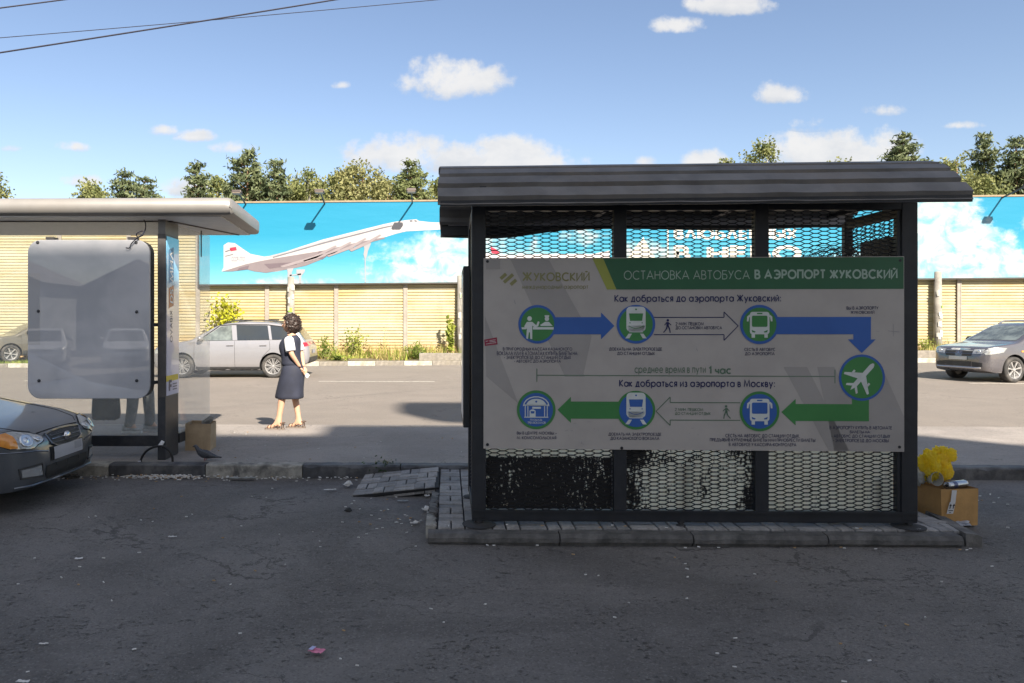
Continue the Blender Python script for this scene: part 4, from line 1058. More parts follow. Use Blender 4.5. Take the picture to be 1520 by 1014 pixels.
# ribbed roof: a curved profile of trapezoid ribs running along the shelter
W_R, T0R = 1.64, 5.32
def arc(f):             # f 0..1 front to back -> (t, z) of the smooth curve
    s_ = 2*f - 1
    return T0R + W_R*f, 2.50 + .375*(1 - abs(s_)**2.35)
def roof_prof(zoff=0.0):
    P = []; L = 0; smp = [arc(i/400) for i in range(401)]; last = smp[0]; acc = [0]
    for q in smp[1:]: acc.append(acc[-1] + math.hypot(q[0]-last[0], q[1]-last[1])); last = q
    tot = acc[-1]; per = tot/11; out_ = []
    def at(l):
        l = max(0, min(tot, l)); i = 0
        lo, hi = 0, 400
        while hi - lo > 1:
            m_ = (lo + hi)//2
            if acc[m_] <= l: lo = m_
            else: hi = m_
        f = (l - acc[lo])/max(1e-9, acc[hi]-acc[lo]); a, b = smp[lo], smp[hi]
        p = (a[0] + (b[0]-a[0])*f, a[1] + (b[1]-a[1])*f); d = (b[0]-a[0], b[1]-a[1]); n = math.hypot(*d)
        return p, (-d[1]/n, d[0]/n)
    for k in range(11):
        for f, h in ((0, -.006), (.15, -.006), (.24, .036), (.86, .036), (.96, -.006)):
            p, n = at((k + f)*per)
            out_.append((p[0] + n[0]*(h + zoff), p[1] + n[1]*(h + zoff)))
    p, n = at(tot); out_.append((p[0] + n[0]*zoff, p[1] + n[1]*zoff))
    return out_
top_p, bot_p = roof_prof(0), roof_prof(-.006)
mb = MB(); NS = 60; RA, RB = -.055, 3.765
rings_ = []
for i in range(NS + 1):
    f = i/NS; s_ = RA + (RB - RA)*f; ring = []
    for q, (t_, z_) in enumerate(top_p + bot_p[::-1]):
        fr_ = (t_ - T0R)/W_R
        dz = .028*f + .002*mnoise.noise(Vector((s_*2.2, t_*3, 0)))
        # the back eave hangs lower at the left and is buckled
        if fr_ > .72: dz -= (fr_ - .72)/.28*(.055*sm(1.15, .45, s_) + .012*math.sin(s_*3))
        if fr_ < .18: dz += (.18 - fr_)/.18*.006*mnoise.noise(Vector((s_*4.0, 0, 7)))
        ds = .012*math.sin(t_*9)*(1 if i in (0, NS) else 0)
        if i == NS: ds += -.02*sm(.3, 0, fr_)
        ring.append(S(s_ + ds, t_, z_ + dz))
    rings_.append(ring)
mb.rings(rings_, True)
mb.build('roof', M_roof, sh)
# eave lips, boards under the roof
mb = MB(); e0, e1 = RA + .01, RB - .03; mb.hexa([S(e0,T0R+.012,2.484), S(e1,T0R+.012,2.505), S(e1,T0R+.03,2.505), S(e0,T0R+.03,2.484), S(e0,T0R+.012,2.525), S(e1,T0R+.012,2.555), S(e1,T0R+.03,2.555), S(e0,T0R+.03,2.525)]); mb.build('eave_lip', M_frame, sh)
mb = MB(); n_ = 24
for i in range(n_):
    a = RA + .012 + (RB - RA - .05)*i/n_; b = RA + .012 + (RB - RA - .05)*(i+1)/n_
    bz_ = lambda s_: 2.457 + .062*sm(.50, 1.05, s_) + .006*math.sin(s_*4)
    mb.hexa([S(a,6.90,bz_(a)), S(b,6.90,bz_(b)), S(b,6.93,bz_(b)), S(a,6.93,bz_(a)), S(a,6.90,2.60), S(b,6.90,2.60), S(b,6.93,2.60), S(a,6.93,2.60)])
mb.build('rear_fascia', M_frame, sh)
mb = MB(); SB(mb, RA + .07, RB - .1, 6.885, 6.898, 2.545, 2.74); mb.build('fascia_board', M_fascia, sh)
for s_ in (.24, 1.33, 2.41, 3.5):
    mb = MB(); SB(mb, s_, s_ + .05, T0R + .08, 6.88, 2.60, 2.64); mb.build('rafter', M_frame, sh)
# feet
def foot(s_, t_, r_, h=.06):
    mb = MB(); c = S(s_, t_, PZ)
    mb.lathe([(0, .0), (r_, .0), (r_, .008), (r_*.6, .014), (.02, .016), (.016, h), (0, h)], c, 'z', 20)
    mb.lathe([(0, .025), (.03, .025), (.03, .04), (0, .04)], c, 'z', 6)
    mb.build('foot', mat('foot_iron', (.03, .03, .032), .85, var=.3, bump=.4), sh)
foot(.25, TF + .03, .13); foot(3.53, TF + .03, .12); foot(1.80, TF + .03, .035); foot(.24, TB - .03, .09); foot(3.53, TB - .03, .09)
# poster boxes on the outside of both ends
for (s0, s1, t0, t1, z0, z1, lab) in ((SL - .06, SL - .004, 5.95, 6.62, .80, 2.10, 'flat poster box on the left end of the shelter'), (SR + .004, SR + .04, 5.76, 6.5, .955, 2.34, 'flat poster box on the right end of the shelter')):
    mb = MB(); SB(mb, s0, s1, t0, t1, z0, z1); bx = mb.build('poster_box', M_frame, sh, bevel=.008, label=lab)
    sx_ = s0 - .002 if s0 < 1 else s1
    mb = MB(); SB(mb, sx_, sx_ + .002, t0 + .05, t1 - .05, z0 + .06, z1 - .06); mb.build('poster', mat('poster_white', (.6, .62, .66), .3), bx)

# ------------------------------------------------------------------ information board on the shelter
sg = thing('route_sign', 'large white and green board with Russian airport bus directions on the dark shelter', 'sign', S(1.88, 5.69, .67))
TS = 5.686
def Sg(px, py, k=0):        # artwork units = photograph pixels
    f = (px - 718)/625
    return S(.283 + f*3.187, TS - .0012*k - .0004, 2.14 + .008*f - (py - 383)/285*(1.462 + .016*f))
def signmat(name, c, r=.42): 
    return mat('sign_' + name, c, r, var=.06, nscale=3, spec=.45, dirt=(.33, .31, .28) if max(c) > .4 else None, dirt_amt=.42, dscale=2.6)
W_ = signmat('white', (.38, .35, .325)); GREY = signmat('grey', (.30, .28, .265)); GR = signmat('green', (.045, .19, .055)); DG = signmat('dark_green', (.025, .105, .05)); BL = signmat('blue', (.03, .10, .34)); NV = signmat('navy', (.014, .018, .085))
OL = signmat('olive', (.28, .30, .06)); LT = signmat('light', (.55, .58, .56)); HT_ = signmat('header_text', (.32, .42, .35)); RD = signmat('red', (.25, .02, .05)); GT = signmat('grey_green', (.10, .16, .11)); FT = signmat('faded_olive', (.215, .205, .085)); SM = signmat('smudge', (.28, .275, .275)); NB = signmat('band', (.018, .022, .07))
mb = MB(); z_a, z_b = .675, 2.142
mb.hexa([Sg(718,668), Sg(1343,669), Sg(1343,669) + V_*.008, Sg(718,668) + V_*.008, Sg(718,383), Sg(1343,383), Sg(1343,383) + V_*.008, Sg(718,383) + V_*.008])
mb.build('board', W_, sg)
def flat_(name, polys, m, k):
    mb = MB()
    for P in polys: mb.poly([Sg(a, b, k) for a, b in P])
    return mb.build(name, m, sg)
def ringp(cx, cy, r0, r1, n=40):
    a, b = circle_pts(cx, cy, r0, n), circle_pts(cx, cy, r1, n)
    return [[a[i], a[(i+1) % n], b[(i+1) % n], b[i]] for i in range(n)]
for P_ in ([(758,384),(776,384),(870,560),(840,560)], [(776,384),(815,384),(880,500),(868,556)], [(720,470),(770,600),(722,560)], [(1165,545),(1200,545),(1262,668),(1232,668)], [(1215,545),(1240,545),(1300,668),(1240,668)], [(1310,545),(1343,618),(1343,668),(1300,668),(1262,590)]): flat_('pale_band', [P_], GREY, 1)
flat_('header_band', [[(897,384),(1342,384),(1342,430.5),(917,430.5)]], DG, 2)
flat_('header_stripe', [[(881,384),(897,384),(917,430.5),(903,430.5)]], OL, 2)
lg = []
for (ox, oy, L) in ((742, 412, 11), (747, 417.5, 18), (757, 421, 11)):
    a = Vector((ox, oy)); d = Vector((.76, -.66))*L; nn = Vector((.66, .76))*5
    lg.append([tuple(a), tuple(a + d), tuple(a + d + nn), tuple(a + nn)])
flat_('emblem', lg, FT, 2)
def txt(name, items, m, k=2):
    mb = MB()
    for it in items:
        s_, x0, x1, y0, y1 = it[:5]; bold = it[5] if len(it) > 5 else .0
        put_text(mb, s_, lambda a, b: Sg(a, b, k), x0, x1, y0, y1, bold)
    return mb.build(name, m, sg, kind='stuff')
txt('lettering', [('Ж', 776, 791, 403.5, 418, .015), ('УКОВСКИЙ', 793, 877, 402, 418, .015), ('международный аэропорт', 776, 875, 423, 431)], FT)
txt('lettering', [('ОСТАНОВКА АВТОБУСА', 928, 1115, 402.5, 416, -.008), ('В АЭРОПОРТ ЖУКОВСКИЙ', 1122, 1333, 399, 416, .025)], HT_, 3)
txt('lettering', [('Как добраться до аэропорта Жуковский:', 914, 1162, 438, 452, .012), ('Как добраться из аэропорта в Москву:', 921, 1153, 564, 578, .012)], NV)
s_ = .010
txt('lettering', [('В ПРИГОРОДНЫХ КАССАХ КАЗАНСКОГО', 747, 851, 516.5, 522, s_), ('ВОКЗАЛА ИЛИ В АТОМАТАХ КУПИТЬ БИЛЕТЫ НА:', 738, 860, 522.5, 528.3, s_), ('• ЭЛЕКТРОПОЕЗД ДО СТАНЦИИ ОТДЫХ', 749, 849, 529, 534.8, s_), ('• АВТОБУС ДО АЭРОПОРТА', 764, 834, 535, 540, s_),
                  ('ДОЕХАТЬ НА ЭЛЕКТРОПОЕЗДЕ', 906, 985, 516.5, 522, s_), ('ДО СТАНЦИИ ОТДЫХ', 918, 974, 523, 528.5, s_), ('СЕСТЬ В АВТОБУС', 1107, 1153, 517, 521.6, s_), ('ДО АЭРОПОРТА', 1108, 1152, 523.3, 528.6, s_),
                  ('ВЫ В АЭРОПОРТУ', 1258, 1305, 456, 461, s_), ('ЖУКОВСКИЙ', 1264, 1299, 461.8, 467, s_), ('2 МИН. ПЕШКОМ', 1005, 1047, 479, 484, s_), ('ДО ОСТАНОВКИ АВТОБУСА', 1005, 1074, 485, 490.4, s_),
                  ('ВЫ В ЦЕНТРЕ МОСКВЫ –', 768, 828, 642, 647.3, s_), ('М. КОМСОМОЛЬСКАЯ', 768, 827, 649, 653.6, s_), ('ДОЕХАТЬ НА ЭЛЕКТРОПОЕЗДЕ', 905, 984, 643, 648.2, s_), ('ДО КАЗАНСКОГО ВОКЗАЛА', 908, 981, 649, 654.4, s_),
                  ('СЕСТЬ НА АВТОБУС ДО СТАНЦИИ ОТДЫХ,', 1079, 1189, 644, 650, s_), ('ПРЕДЪЯВИВ КУПЛЕННЫЕ БИЛЕТЫ ИЛИ ПРИОБРЕСТИ БИЛЕТЫ', 1056, 1212, 650.4, 656, s_), ('В АВТОБУСЕ У КАССИРА-КОНТРОЛЕРА', 1084, 1184, 657, 662, s_),
                  ('В АЭРОПОРТУ КУПИТЬ В АВТОМАТЕ', 1233, 1325, 631.4, 636.5, s_), ('БИЛЕТЫ НА:', 1263, 1294, 638, 642.4, s_), ('• АВТОБУС ДО СТАНЦИИ ОТДЫХ', 1236, 1322, 644, 649.4, s_), ('• ЭЛЕКТРОПОЕЗД ДО МОСКВЫ', 1238, 1320, 650.4, 656, s_)], NB)
txt('lettering', [('2 МИН. ПЕШКОМ', 1004, 1046, 606, 610.6, s_), ('ДО СТАНЦИИ ОТДЫХ', 1004, 1057, 612, 617, s_), ('среднее время в пути', 944, 1050, 546, 557.5), ('1 час', 1054, 1088, 544, 556, .025)], GT)
def ln(x0, y0, x1, y1, w_=1.2):
    d = Vector((x1-x0, y1-y0)); n = Vector((-d.y, d.x)).normalized()*w_/2
    return [(x0+n.x, y0+n.y), (x1+n.x, y1+n.y), (x1-n.x, y1-n.y), (x0-n.x, y0-n.y)]
def path(P, w_=1.3): return [ln(*a, *b, w_) for a, b in zip(P, P[1:])]
flat_('blue_arrow', [[(820,471.5),(894,471.5),(894,464.5),(914,484.5),(894,504.5),(894,497),(820,497)]], BL, 2)
flat_('blue_arrow', [[(1150,471.5),(1294,471.5),(1294,504.5),(1301,504.5),(1280.5,524.5),(1260,504.5),(1268,504.5),(1268,497),(1150,497)]], BL, 2)
flat_('green_arrow', [[(1266,590),(1291,590),(1291,624.5),(1183,624.5),(1183,631),(1162,611.5),(1183,592),(1183,599.5),(1266,599.5)]], GR, 2)
flat_('green_arrow', [[(829,609.5),(849,590),(849,597),(925,597),(925,622.5),(849,622.5),(849,629)]], GR, 2)
flat_('outlined_arrow', path([(973,472),(1077,472),(1077,464),(1098,484.5),(1077,506),(1077,497.5),(973,497.5)]), NV, 2)
flat_('outlined_arrow', path([(1101,598),(997,598),(997,590),(976,611),(997,632),(997,624),(1101,624)]) + path([(798,558),(1241,559)]) + path([(798,548),(798,568)]) + path([(1241,549),(1241,569)]), GT, 2)
for (cx, cy, r0, r1, mo, mi_) in ((799,482,28.8,25,BL,GR), (946,482,28.8,25,BL,GR), (1129.5,482.5,29,25,BL,GR), (1280.5,560.5,34,30.5,BL,GR), (797,609.5,29,25,GR,BL), (946,609.5,28.8,25,GR,BL), (1129.5,610.5,29.5,25.5,GR,BL)):
    flat_('round_badge', [circle_pts(cx, cy, r0)], mo, 3); flat_('badge_field', [circle_pts(cx, cy, r1)], mi_, 4)
def train(cx, cy, f):
    flat_('train_symbol', [[(cx+x, cy+y) for x, y in rrect(-14.3, -25, 14.3, 12, 6)], [(cx+x, cy+y) for x, y in ((-14,3),(14,3),(10,13),(-10,13))], [(cx-11,cy+15),(cx-6,cy+15),(cx-10,cy+22),(cx-16,cy+22)], [(cx+11,cy+15),(cx+6,cy+15),(cx+10,cy+22),(cx+16,cy+22)]], LT, 5)
    flat_('train_symbol', [[(cx-10.5,cy-15),(cx+10.5,cy-15),(cx+9,cy-4),(cx-9,cy-4)], circle_pts(cx, cy-21, 1.4, 10), circle_pts(cx-9, cy-1, 1, 8), circle_pts(cx+9, cy-1, 1, 8)] + path([(cx-11+2.2*q, cy+3.2+4*(1-((q-5)/5)**2)) for q in range(11)], .8), f, 6)
train(946, 481, GR); train(946, 608.5, BL)
def bus(cx, cy, f):
    flat_('bus_symbol', [[(cx+x, cy+y) for x, y in rrect(-14.5, -20, 14.5, 13, 4)], [(cx-12,cy+13),(cx-7,cy+13),(cx-7,cy+18),(cx-12,cy+18)], [(cx+12,cy+13),(cx+7,cy+13),(cx+7,cy+18),(cx+12,cy+18)], [(cx-15,cy-16),(cx-18.5,cy-13),(cx-19,cy-6),(cx-16.5,cy-6),(cx-15.5,cy-12),(cx-14,cy-13)], [(cx+15,cy-16),(cx+18.5,cy-13),(cx+19,cy-6),(cx+16.5,cy-6),(cx+15.5,cy-12),(cx+14,cy-13)]], LT, 5)
    flat_('bus_symbol', [[(cx+x, cy+y) for x, y in rrect(-11.5, -14.5, 11.5, 2, 2)], [(cx-4,cy-18.6),(cx+4,cy-18.6),(cx+4,cy-16.6),(cx-4,cy-16.6)], [(cx-12,cy+6.5),(cx-6,cy+9),(cx-7,cy+10.5),(cx-11,cy+10)], [(cx+12,cy+6.5),(cx+6,cy+9),(cx+7,cy+10.5),(cx+11,cy+10)]], f, 6)
bus(1129.5, 484, GR); bus(1129.5, 612, BL)
def rotp(P, cx, cy, a): return [(cx + x*math.cos(a) - y*math.sin(a), cy + x*math.sin(a) + y*math.cos(a)) for x, y in P]
A_ = R(42)
flat_('plane_symbol', [rotp(q, 1280, 560, A_) for q in ([(-3.4,-22),(-2,-25.5),(0,-27),(2,-25.5),(3.4,-22),(3.4,16),(0,25),(-3.4,16)], [(3,-6),(3,5),(23,14),(24,11)], [(-3,-6),(-3,5),(-23,14),(-24,11)], [(3,14),(3,19),(10,24),(11,21)], [(-3,14),(-3,19),(-10,24),(-11,21)], [(13,-1),(16,-1),(16,6),(13,5)], [(-13,-1),(-16,-1),(-16,6),(-13,5)])], LT, 5)
flat_('ticket_office_symbol', [circle_pts(787,473.5,3.5,14), [(783,478.5),(791,478.5),(797,483.5),(799.5,477.5),(802,478.5),(800,485),(795,487),(791,484),(791,504),(788,504),(787.5,494),(786,494),(784.5,504),(782,503),(783,489),(780,487),(779,485)], circle_pts(813,474,3.3,14), [(809.5,468.6),(816.5,468.6),(816,471.5),(810,471.5)], [(810,478.5),(816,478.5),(821.5,484.5),(804,484.5),(803,483)], [(775,486.5),(782,486.5),(782,489.5),(775.5,489.5)], [(792,486.2),(823,486.2),(823,489.8),(792,489.8)]], LT, 5)
flat_('station_symbol', [ln(797+19*math.cos(R(a)), 604-14*math.sin(R(a)), 797+19*math.cos(R(a+20)), 604-14*math.sin(R(a+20)), 1.6) for a in range(0, 180, 20)] + [[(797+15*math.cos(R(a)), 603.5-10.5*math.sin(R(a))) for a in range(0, 181, 20)], ln(779,602.5,815,602.5,1.5), ln(779,620.5,815,620.5,1.4), ln(780.5,603,780.5,620,1.2), ln(784.5,603,784.5,620,1.2), ln(813.5,603,813.5,620,1.2), ln(809.5,603,809.5,620,1.2), [(787,611),(790,609),(793,609),(796,611),(796,620),(787,620)], ln(791,606.5,804,606.5,3)], LT, 5)
flat_('station_symbol', [[(788.5,611.5),(794.5,611.5),(794,615),(789,615)], circle_pts(797,597.3,1.6,10)], BL, 6)
txt('badge_text', [('ПЛОЩАДЬ', 788, 806, 623, 626.2, s_), ('ТРЕХ ВОКЗАЛОВ', 784, 811, 627, 630.4, s_)], LT, 6)
def walker(cx, cy, f, m):
    P = [circle_pts(cx + f*.5, cy-8.2, 1.9, 10), [(cx-1.6*f,cy-5.8),(cx+2*f,cy-5.6),(cx+2*f,cy+1),(cx-1.5*f,cy+1)], ln(cx-1*f,cy-5,cx-4.4*f,cy-1,1.2), ln(cx+1.5*f,cy-4.6,cx+5.5*f,cy-1,1.2), ln(cx+.9*f,cy,cx+3.2*f,cy+5,1.9), ln(cx+3.2*f,cy+5,cx+4*f,cy+10.2,1.5), ln(cx-.4*f,cy,cx-1.7*f,cy+4.8,1.9), ln(cx-1.7*f,cy+4.8,cx-6*f,cy+9.8,1.5)]
    flat_('walker_symbol', P, m, 3)
walker(993, 484.5, 1, NV); walker(1080.5, 611.5, -1, GT)
mb = MB(); mb.poly([Sg(719,505,2), Sg(738,501.5,2), Sg(739,512,2), Sg(720,514.5,2)]); st_ = mb.build('red_sticker', RD, sg)
flat_('sticker_print', [ln(721,507.5,725,506.8,.6), ln(727,506.5,736,505,.6), ln(727,508.5,736,507.2,.6), ln(722,511.5,737,509.3,.6)], LT, 3)
flat_('tape_patch', [[(721,384.5),(743,384.5),(743,399),(722,400)]], GREY, 2)
rs = random.Random(8); sc_ = []
for k in range(26):
    x, y = rs.choice([(726, 428), (853, 640), (886, 632), (860, 660), (1310, 480), (1325, 500), (1325, 600), (735, 560), (1036, 636), (1260, 636)]); x += rs.gauss(0, 6); y += rs.gauss(0, 6)
    if not (721 < x < 1340 and 386 < y < 665): continue
    a = rs.uniform(0, PI); l = rs.uniform(1.5, 7); sc_.append(ln(x, y, min(1341, x + l*math.cos(a)), y + l*math.sin(a)*.6, rs.uniform(.4, 1.1)))
sc_ += [ln(1319,492,1336,493.5,1), ln(1327,482,1327,500,.9), ln(1318,600,1325,608,.7), ln(764,446,766,452,1.3), ln(1036,518,1038,522,1)]
flat_('scratch_marks', sc_, SM, 2)['kind'] = 'stuff'
for a, b in ((724,388),(1337,389),(1336,662),(925,666),(724,662)):
    mb = MB(); mb.lathe([(0, -.004), (.011, -.004), (.012, 0), (0, 0)], Sg(a, b, 0), 'y', 10); mb.build('bolt', M_frame, sg)

# ================================================================== PALE SHELTER AT THE LEFT
M_alu = mat('pale_alu', (.25, .24, .228), .42, metal=.2, var=.08, nscale=2, dirt=(.2, .18, .16), dirt_amt=.3, dscale=1.5)
M_soff = mat('soffit_white', (.72, .72, .72), .6, var=.06)
M_pyl = mat('pylon_dark', (.075, .07, .07), .4, metal=.3, var=.15, dirt=(.14, .13, .12), dirt_amt=.4, dscale=6)
M_pyb = mat('pylon_black', (.025, .028, .035), .45, var=.2, dirt=(.07, .07, .07), dirt_amt=.5, dscale=7)
ps = thing('glass_shelter', 'pale flat roofed glass bus shelter at the left with a dark advertising post', 'bus shelter', (-5, 9, .12))
mb = MB(); x0, x1 = -9.2, -2.13
def roofring(t, inset=0, z0=2.795, z1=2.985):
    pass
pr = []
for k in range(9):
    a = R(-90 + 180*k/8); pr.append((7.88 + .085 - .085*math.cos(a), 2.89 + .095*math.sin(a)))
R_ = []
for xx, ins in ((x0, 0), (x1 - .06, 0), (x1 - .02, .015), (x1, .05)):
    ring = [Vector((xx + .0209*0, y + ins*(1 if y < 8.5 else -1) - .0209*(xx + 3), z + (ins*.6 if z < 2.89 else -ins*.6))) for y, z in pr]
    ring += [Vector((xx - .10*0, 9.72 - ins - .0209*(xx + 3), 2.985 - ins*.6)), Vector((xx, 9.76 - ins - .0209*(xx+3), 2.93)), Vector((xx, 9.74 - ins - .0209*(xx+3), 2.80 + ins*.6))]
    R_.append(ring)
for k in (1, 2, 3):
    for p in R_[k][-3:]: p.x -= .12
mb.rings(R_); mb.build('roof', M_alu, ps, True)
for rf_ in [o for o in C.objects if o.parent == ps and o.name.startswith('roof')]:
    es = rf_.modifiers.new('edge', 'EDGE_SPLIT'); es.split_angle = R(35)
mb = MB(); mb.hexa([(x0,8.02,2.785),(x1-.14,7.99,2.785),(x1-.24,9.68,2.785),(x0,9.7,2.785),(x0,8.02,2.797),(x1-.14,7.99,2.797),(x1-.24,9.68,2.797),(x0,9.7,2.797)]); mb.build('soffit', M_soff, ps)
mb = MB(); mb.box((x0, 8.3, 2.772), (-2.9, 8.33, 2.784)); mb.bar((-2.93, 8.3, 2.778), (-2.5, 9.6, 2.778), .02, .012); mb.build('soffit_joint', M_pyl, ps)
PXL, PXR, PYF, PYB = -3.033, -2.945, 8.2, 8.62
def Pz(py): return EYE - (py - PY)/F*PYF
mb = MB(); mb.box((PXL, PYF, .12), (PXR, PYB, Pz(590))); mb.build('post_base', M_pyb, ps, bevel=.004)
mb = MB(); mb.box((PXL, PYF, Pz(590)), (PXR, PYB, Pz(347))); mb.build('post_shaft', M_pyl, ps, bevel=.004)
mb = MB(); mb.box((PXL + .004, PYF + .006, Pz(347)), (PXR - .002, PYB, 2.785)); mb.build('post_head', mat('post_head_grey', (.16, .155, .15), .45, metal=.3), ps)
def ad_mat():
    m = bpy.data.materials.new('poster_print'); m.use_nodes = True
    t = NT(m.node_tree); b = t.n['Principled BSDF']; v = t.new('ShaderNodeNewGeometry').outputs['Position']; x, y, z = t.sep(v)
    c = t.ramp(t.m('DIVIDE', t.m('SUBTRACT', z, .8), 1.85), [(0, (.68, .66, .78)), (.35, (.70, .68, .80)), (.55, (.76, .74, .78)), (.66, (.66, .74, .82)), (.76, (.20, .52, .82)), (1, (.26, .58, .84))])
    t.put(b.inputs['Base Color'], c); b.inputs['Roughness'].default_value = .16; b.inputs['Coat Weight'].default_value = .6
    return m
ap = MB(); ap.box((PXR + .001, PYF + .02, Pz(588)), (PXR + .007, PYB - .005, Pz(350))); adp = ap.build('side_poster', ad_mat(), ps)
def Ad(y_, z_, k=1): return Vector((PXR + .007 + .0012*k, PYF + y_, z_))
mb = MB()
put_text(mb, 'МИЛ', lambda a, b: Ad(b + .03, a, 3), 2.10, 2.45, .08, .19, .02, .1)
put_text(mb, 'DS', lambda a, b: Ad(b + .03, a, 3), 1.86, 2.02, .08, .19, .02, .1)
mb.build('poster_text', mat('ad_white', (.75, .74, .72), .4), adp)
mb = MB(); mb.poly([Ad(.08,1.80), Ad(.24,1.84), Ad(.24,2.07), Ad(.08,2.03)]); mb.build('poster_tile', mat('ad_orange', (.62, .22, .08), .4), adp)
mb = MB(); mb.poly([Ad(.08,2.08), Ad(.24,2.12), Ad(.24,2.50), Ad(.08,2.46)]); mb.build('poster_tile', mat('ad_blue', (.10, .25, .45), .4), adp)
mb = MB(); put_text(mb, 'OVABIX', lambda a, b: Ad(b + .06, a), 1.42, 1.78, .06, .14, .01); put_text(mb, 'F', lambda a, b: Ad(.05 + a, b, 3), .03, .14, 1.0, .86, .04)
for q in range(3): mb.poly([Ad(.20, .94 - q*.03, 3), Ad(.34, .94 - q*.03, 3), Ad(.34, .952 - q*.03, 3), Ad(.20, .952 - q*.03, 3)])
mb.build('poster_text', mat('ad_dark', (.05, .05, .09), .4), adp)
mb = MB(); mb.poly([Ad(0,.985), Ad(.39,.985), Ad(.39,1.05), Ad(0,1.05)]); mb.build('poster_stripe', mat('ad_yellow', (.60, .47, .02), .4), adp)
# glazing
def glass_mat(name, tint=(.95, .97, .96), haze=.0, milk=(.8, .82, .8)):
    m = bpy.data.materials.new(name); m.use_nodes = True
    t = NT(m.node_tree); v = t.new('ShaderNodeNewGeometry').outputs['Position']
    tr = t.new('ShaderNodeBsdfTransparent'); t.put(tr.inputs[0], tint)
    gl = t.new('ShaderNodeBsdfGlossy'); gl.inputs['Roughness'].default_value = .02
    fr = t.new('ShaderNodeMath', operation='MULTIPLY'); fr.inputs[1].default_value = .3; lw = t.new('ShaderNodeLayerWeight'); lw.inputs[0].default_value = .5; t.put(fr.inputs[0], t.m('POWER', lw.outputs['Facing'], 4.0))
    a = t.new('ShaderNodeMixShader'); t.l.new(fr.outputs[0], a.inputs[0]); t.l.new(tr.outputs[0], a.inputs[1]); t.l.new(gl.outputs[0], a.inputs[2])
    df = t.new('ShaderNodeBsdfDiffuse'); t.put(df.inputs[0], milk); dt = t.new('ShaderNodeBsdfTranslucent'); t.put(dt.inputs[0], milk)
    d = t.new('ShaderNodeMixShader'); d.inputs[0].default_value = .7; t.l.new(df.outputs[0], d.inputs[1]); t.l.new(dt.outputs[0], d.inputs[2])
    n = t.noise(t.vm('MULTIPLY', v, (1, 1, .4)), 5, 6, .7)
    o_ = t.new('ShaderNodeMixShader'); t.put(o_.inputs[0], t.m('MULTIPLY', haze, t.m('ADD', .6, t.m('MULTIPLY', n, .8)))); t.l.new(a.outputs[0], o_.inputs[1]); t.l.new(d.outputs[0], o_.inputs[2])
    t.l.new(o_.outputs[0], t.n['Material Output'].inputs[0])
    return m
GL1 = glass_mat('clear_pane', (.97, .98, .97), .13, (.9, .9, .88)); GL2 = glass_mat('hazy_pane', (.985, .99, .985), .20, (.9, .9, .88))
for a, b in ((-9.1, -5.44), (-5.425, -3.06)):
    mb = MB(); mb.box((a, 8.36, .36), (b, 8.368, 2.78)); mb.build('glass_pane', GL1, ps)
mb = MB(); mb.box((-5.438, 8.355, .36), (-5.427, 8.372, 2.78)); mb.build('pane_joint', mat('seal_grey', (.35, .33, .28), .6), ps)
mb = MB(); mb.hexa([(-2.985, 8.66, .26), (-2.977, 8.66, .26), (-2.913, 9.74, .26), (-2.921, 9.74, .26), (-2.985, 8.66, 2.78), (-2.977, 8.66, 2.78), (-2.913, 9.74, 2.78), (-2.921, 9.74, 2.78)]); mb.build('end_pane', GL2, ps)
mb = MB(); mb.box((-9.1, 8.33, .25), (-3.05, 8.40, .37)); mb.build('bottom_rail', M_pyb, ps, bevel=.004)
mb = MB(); mb.hexa([(-2.985,8.63,.24),(-2.935,8.63,.24),(-2.88,9.72,.24),(-2.93,9.72,.24),(-2.985,8.63,.35),(-2.935,8.63,.35),(-2.88,9.72,.35),(-2.93,9.72,.35)]); mb.build('end_rail', M_pyb, ps)
for x_ in (-9.1, -5.43): 
    mb = MB(); mb.box((x_ - .03, 8.33, .118), (x_ + .03, 8.39, .26)); mb.build('leg', M_pyb, ps)
mb = MB(); mb.tube([(-2.86, 9.2, 2.79), (-2.86, 9.2, 2.46)], .008, 6); mb.build('hanging_rod', M_pyl, ps)
for x_ in (-8.9, -2.96):
    mb = MB(); mb.box((x_ - .03, 9.68, .118), (x_ + .03, 9.74, 2.79)); 
    if x_ < -5: mb.build('rear_leg', M_pyl, ps)
# light box panel
LZ = lambda py: EYE - (py - PY)/F*8.06
LX = lambda px: (px - PX)/F*8.06
lb = thing('poster_frame', 'empty rounded poster frame with grey reflecting glass hung on the pale shelter wall', 'poster frame', (LX(131), 8.1, LZ(592)))
out_ = rrect(LX(41), LZ(592), LX(222), LZ(356), .14, 6)
def lbmat():
    m = bpy.data.materials.new('poster_glass'); m.use_nodes = True
    t = NT(m.node_tree); b = t.n['Principled BSDF']; v = t.new('ShaderNodeNewGeometry').outputs['Position']; x, y, z = t.sep(v)
    n = t.noise(v, 1.7, 4, .5, .4); c = t.mix(t.smooth(n, .35, .65), (.40, .41, .44), (.54, .54, .56))
    sm_ = t.noise(t.vm('MULTIPLY', v, (1, 1, .35)), 3.2, 5, .6, .3); c = t.mix(t.m('MULTIPLY', t.smooth(sm_, .55, .7), .25), c, (.50, .50, .51))
    pp = t.m('MULTIPLY', t.m('LESS_THAN', x, -4.26), t.m('MULTIPLY', t.m('LESS_THAN', z, 2.18), t.m('GREATER_THAN', z, 1.40)))
    c = t.mix(pp, c, (.40, .40, .41))
    t.put(b.inputs['Base Color'], c); b.inputs['Roughness'].default_value = .55; b.inputs['Specular IOR Level'].default_value = .2
    b.inputs['Coat Weight'].default_value = 1.0; b.inputs['Coat Roughness'].default_value = .008; b.inputs['Coat IOR'].default_value = 1.75
    return m
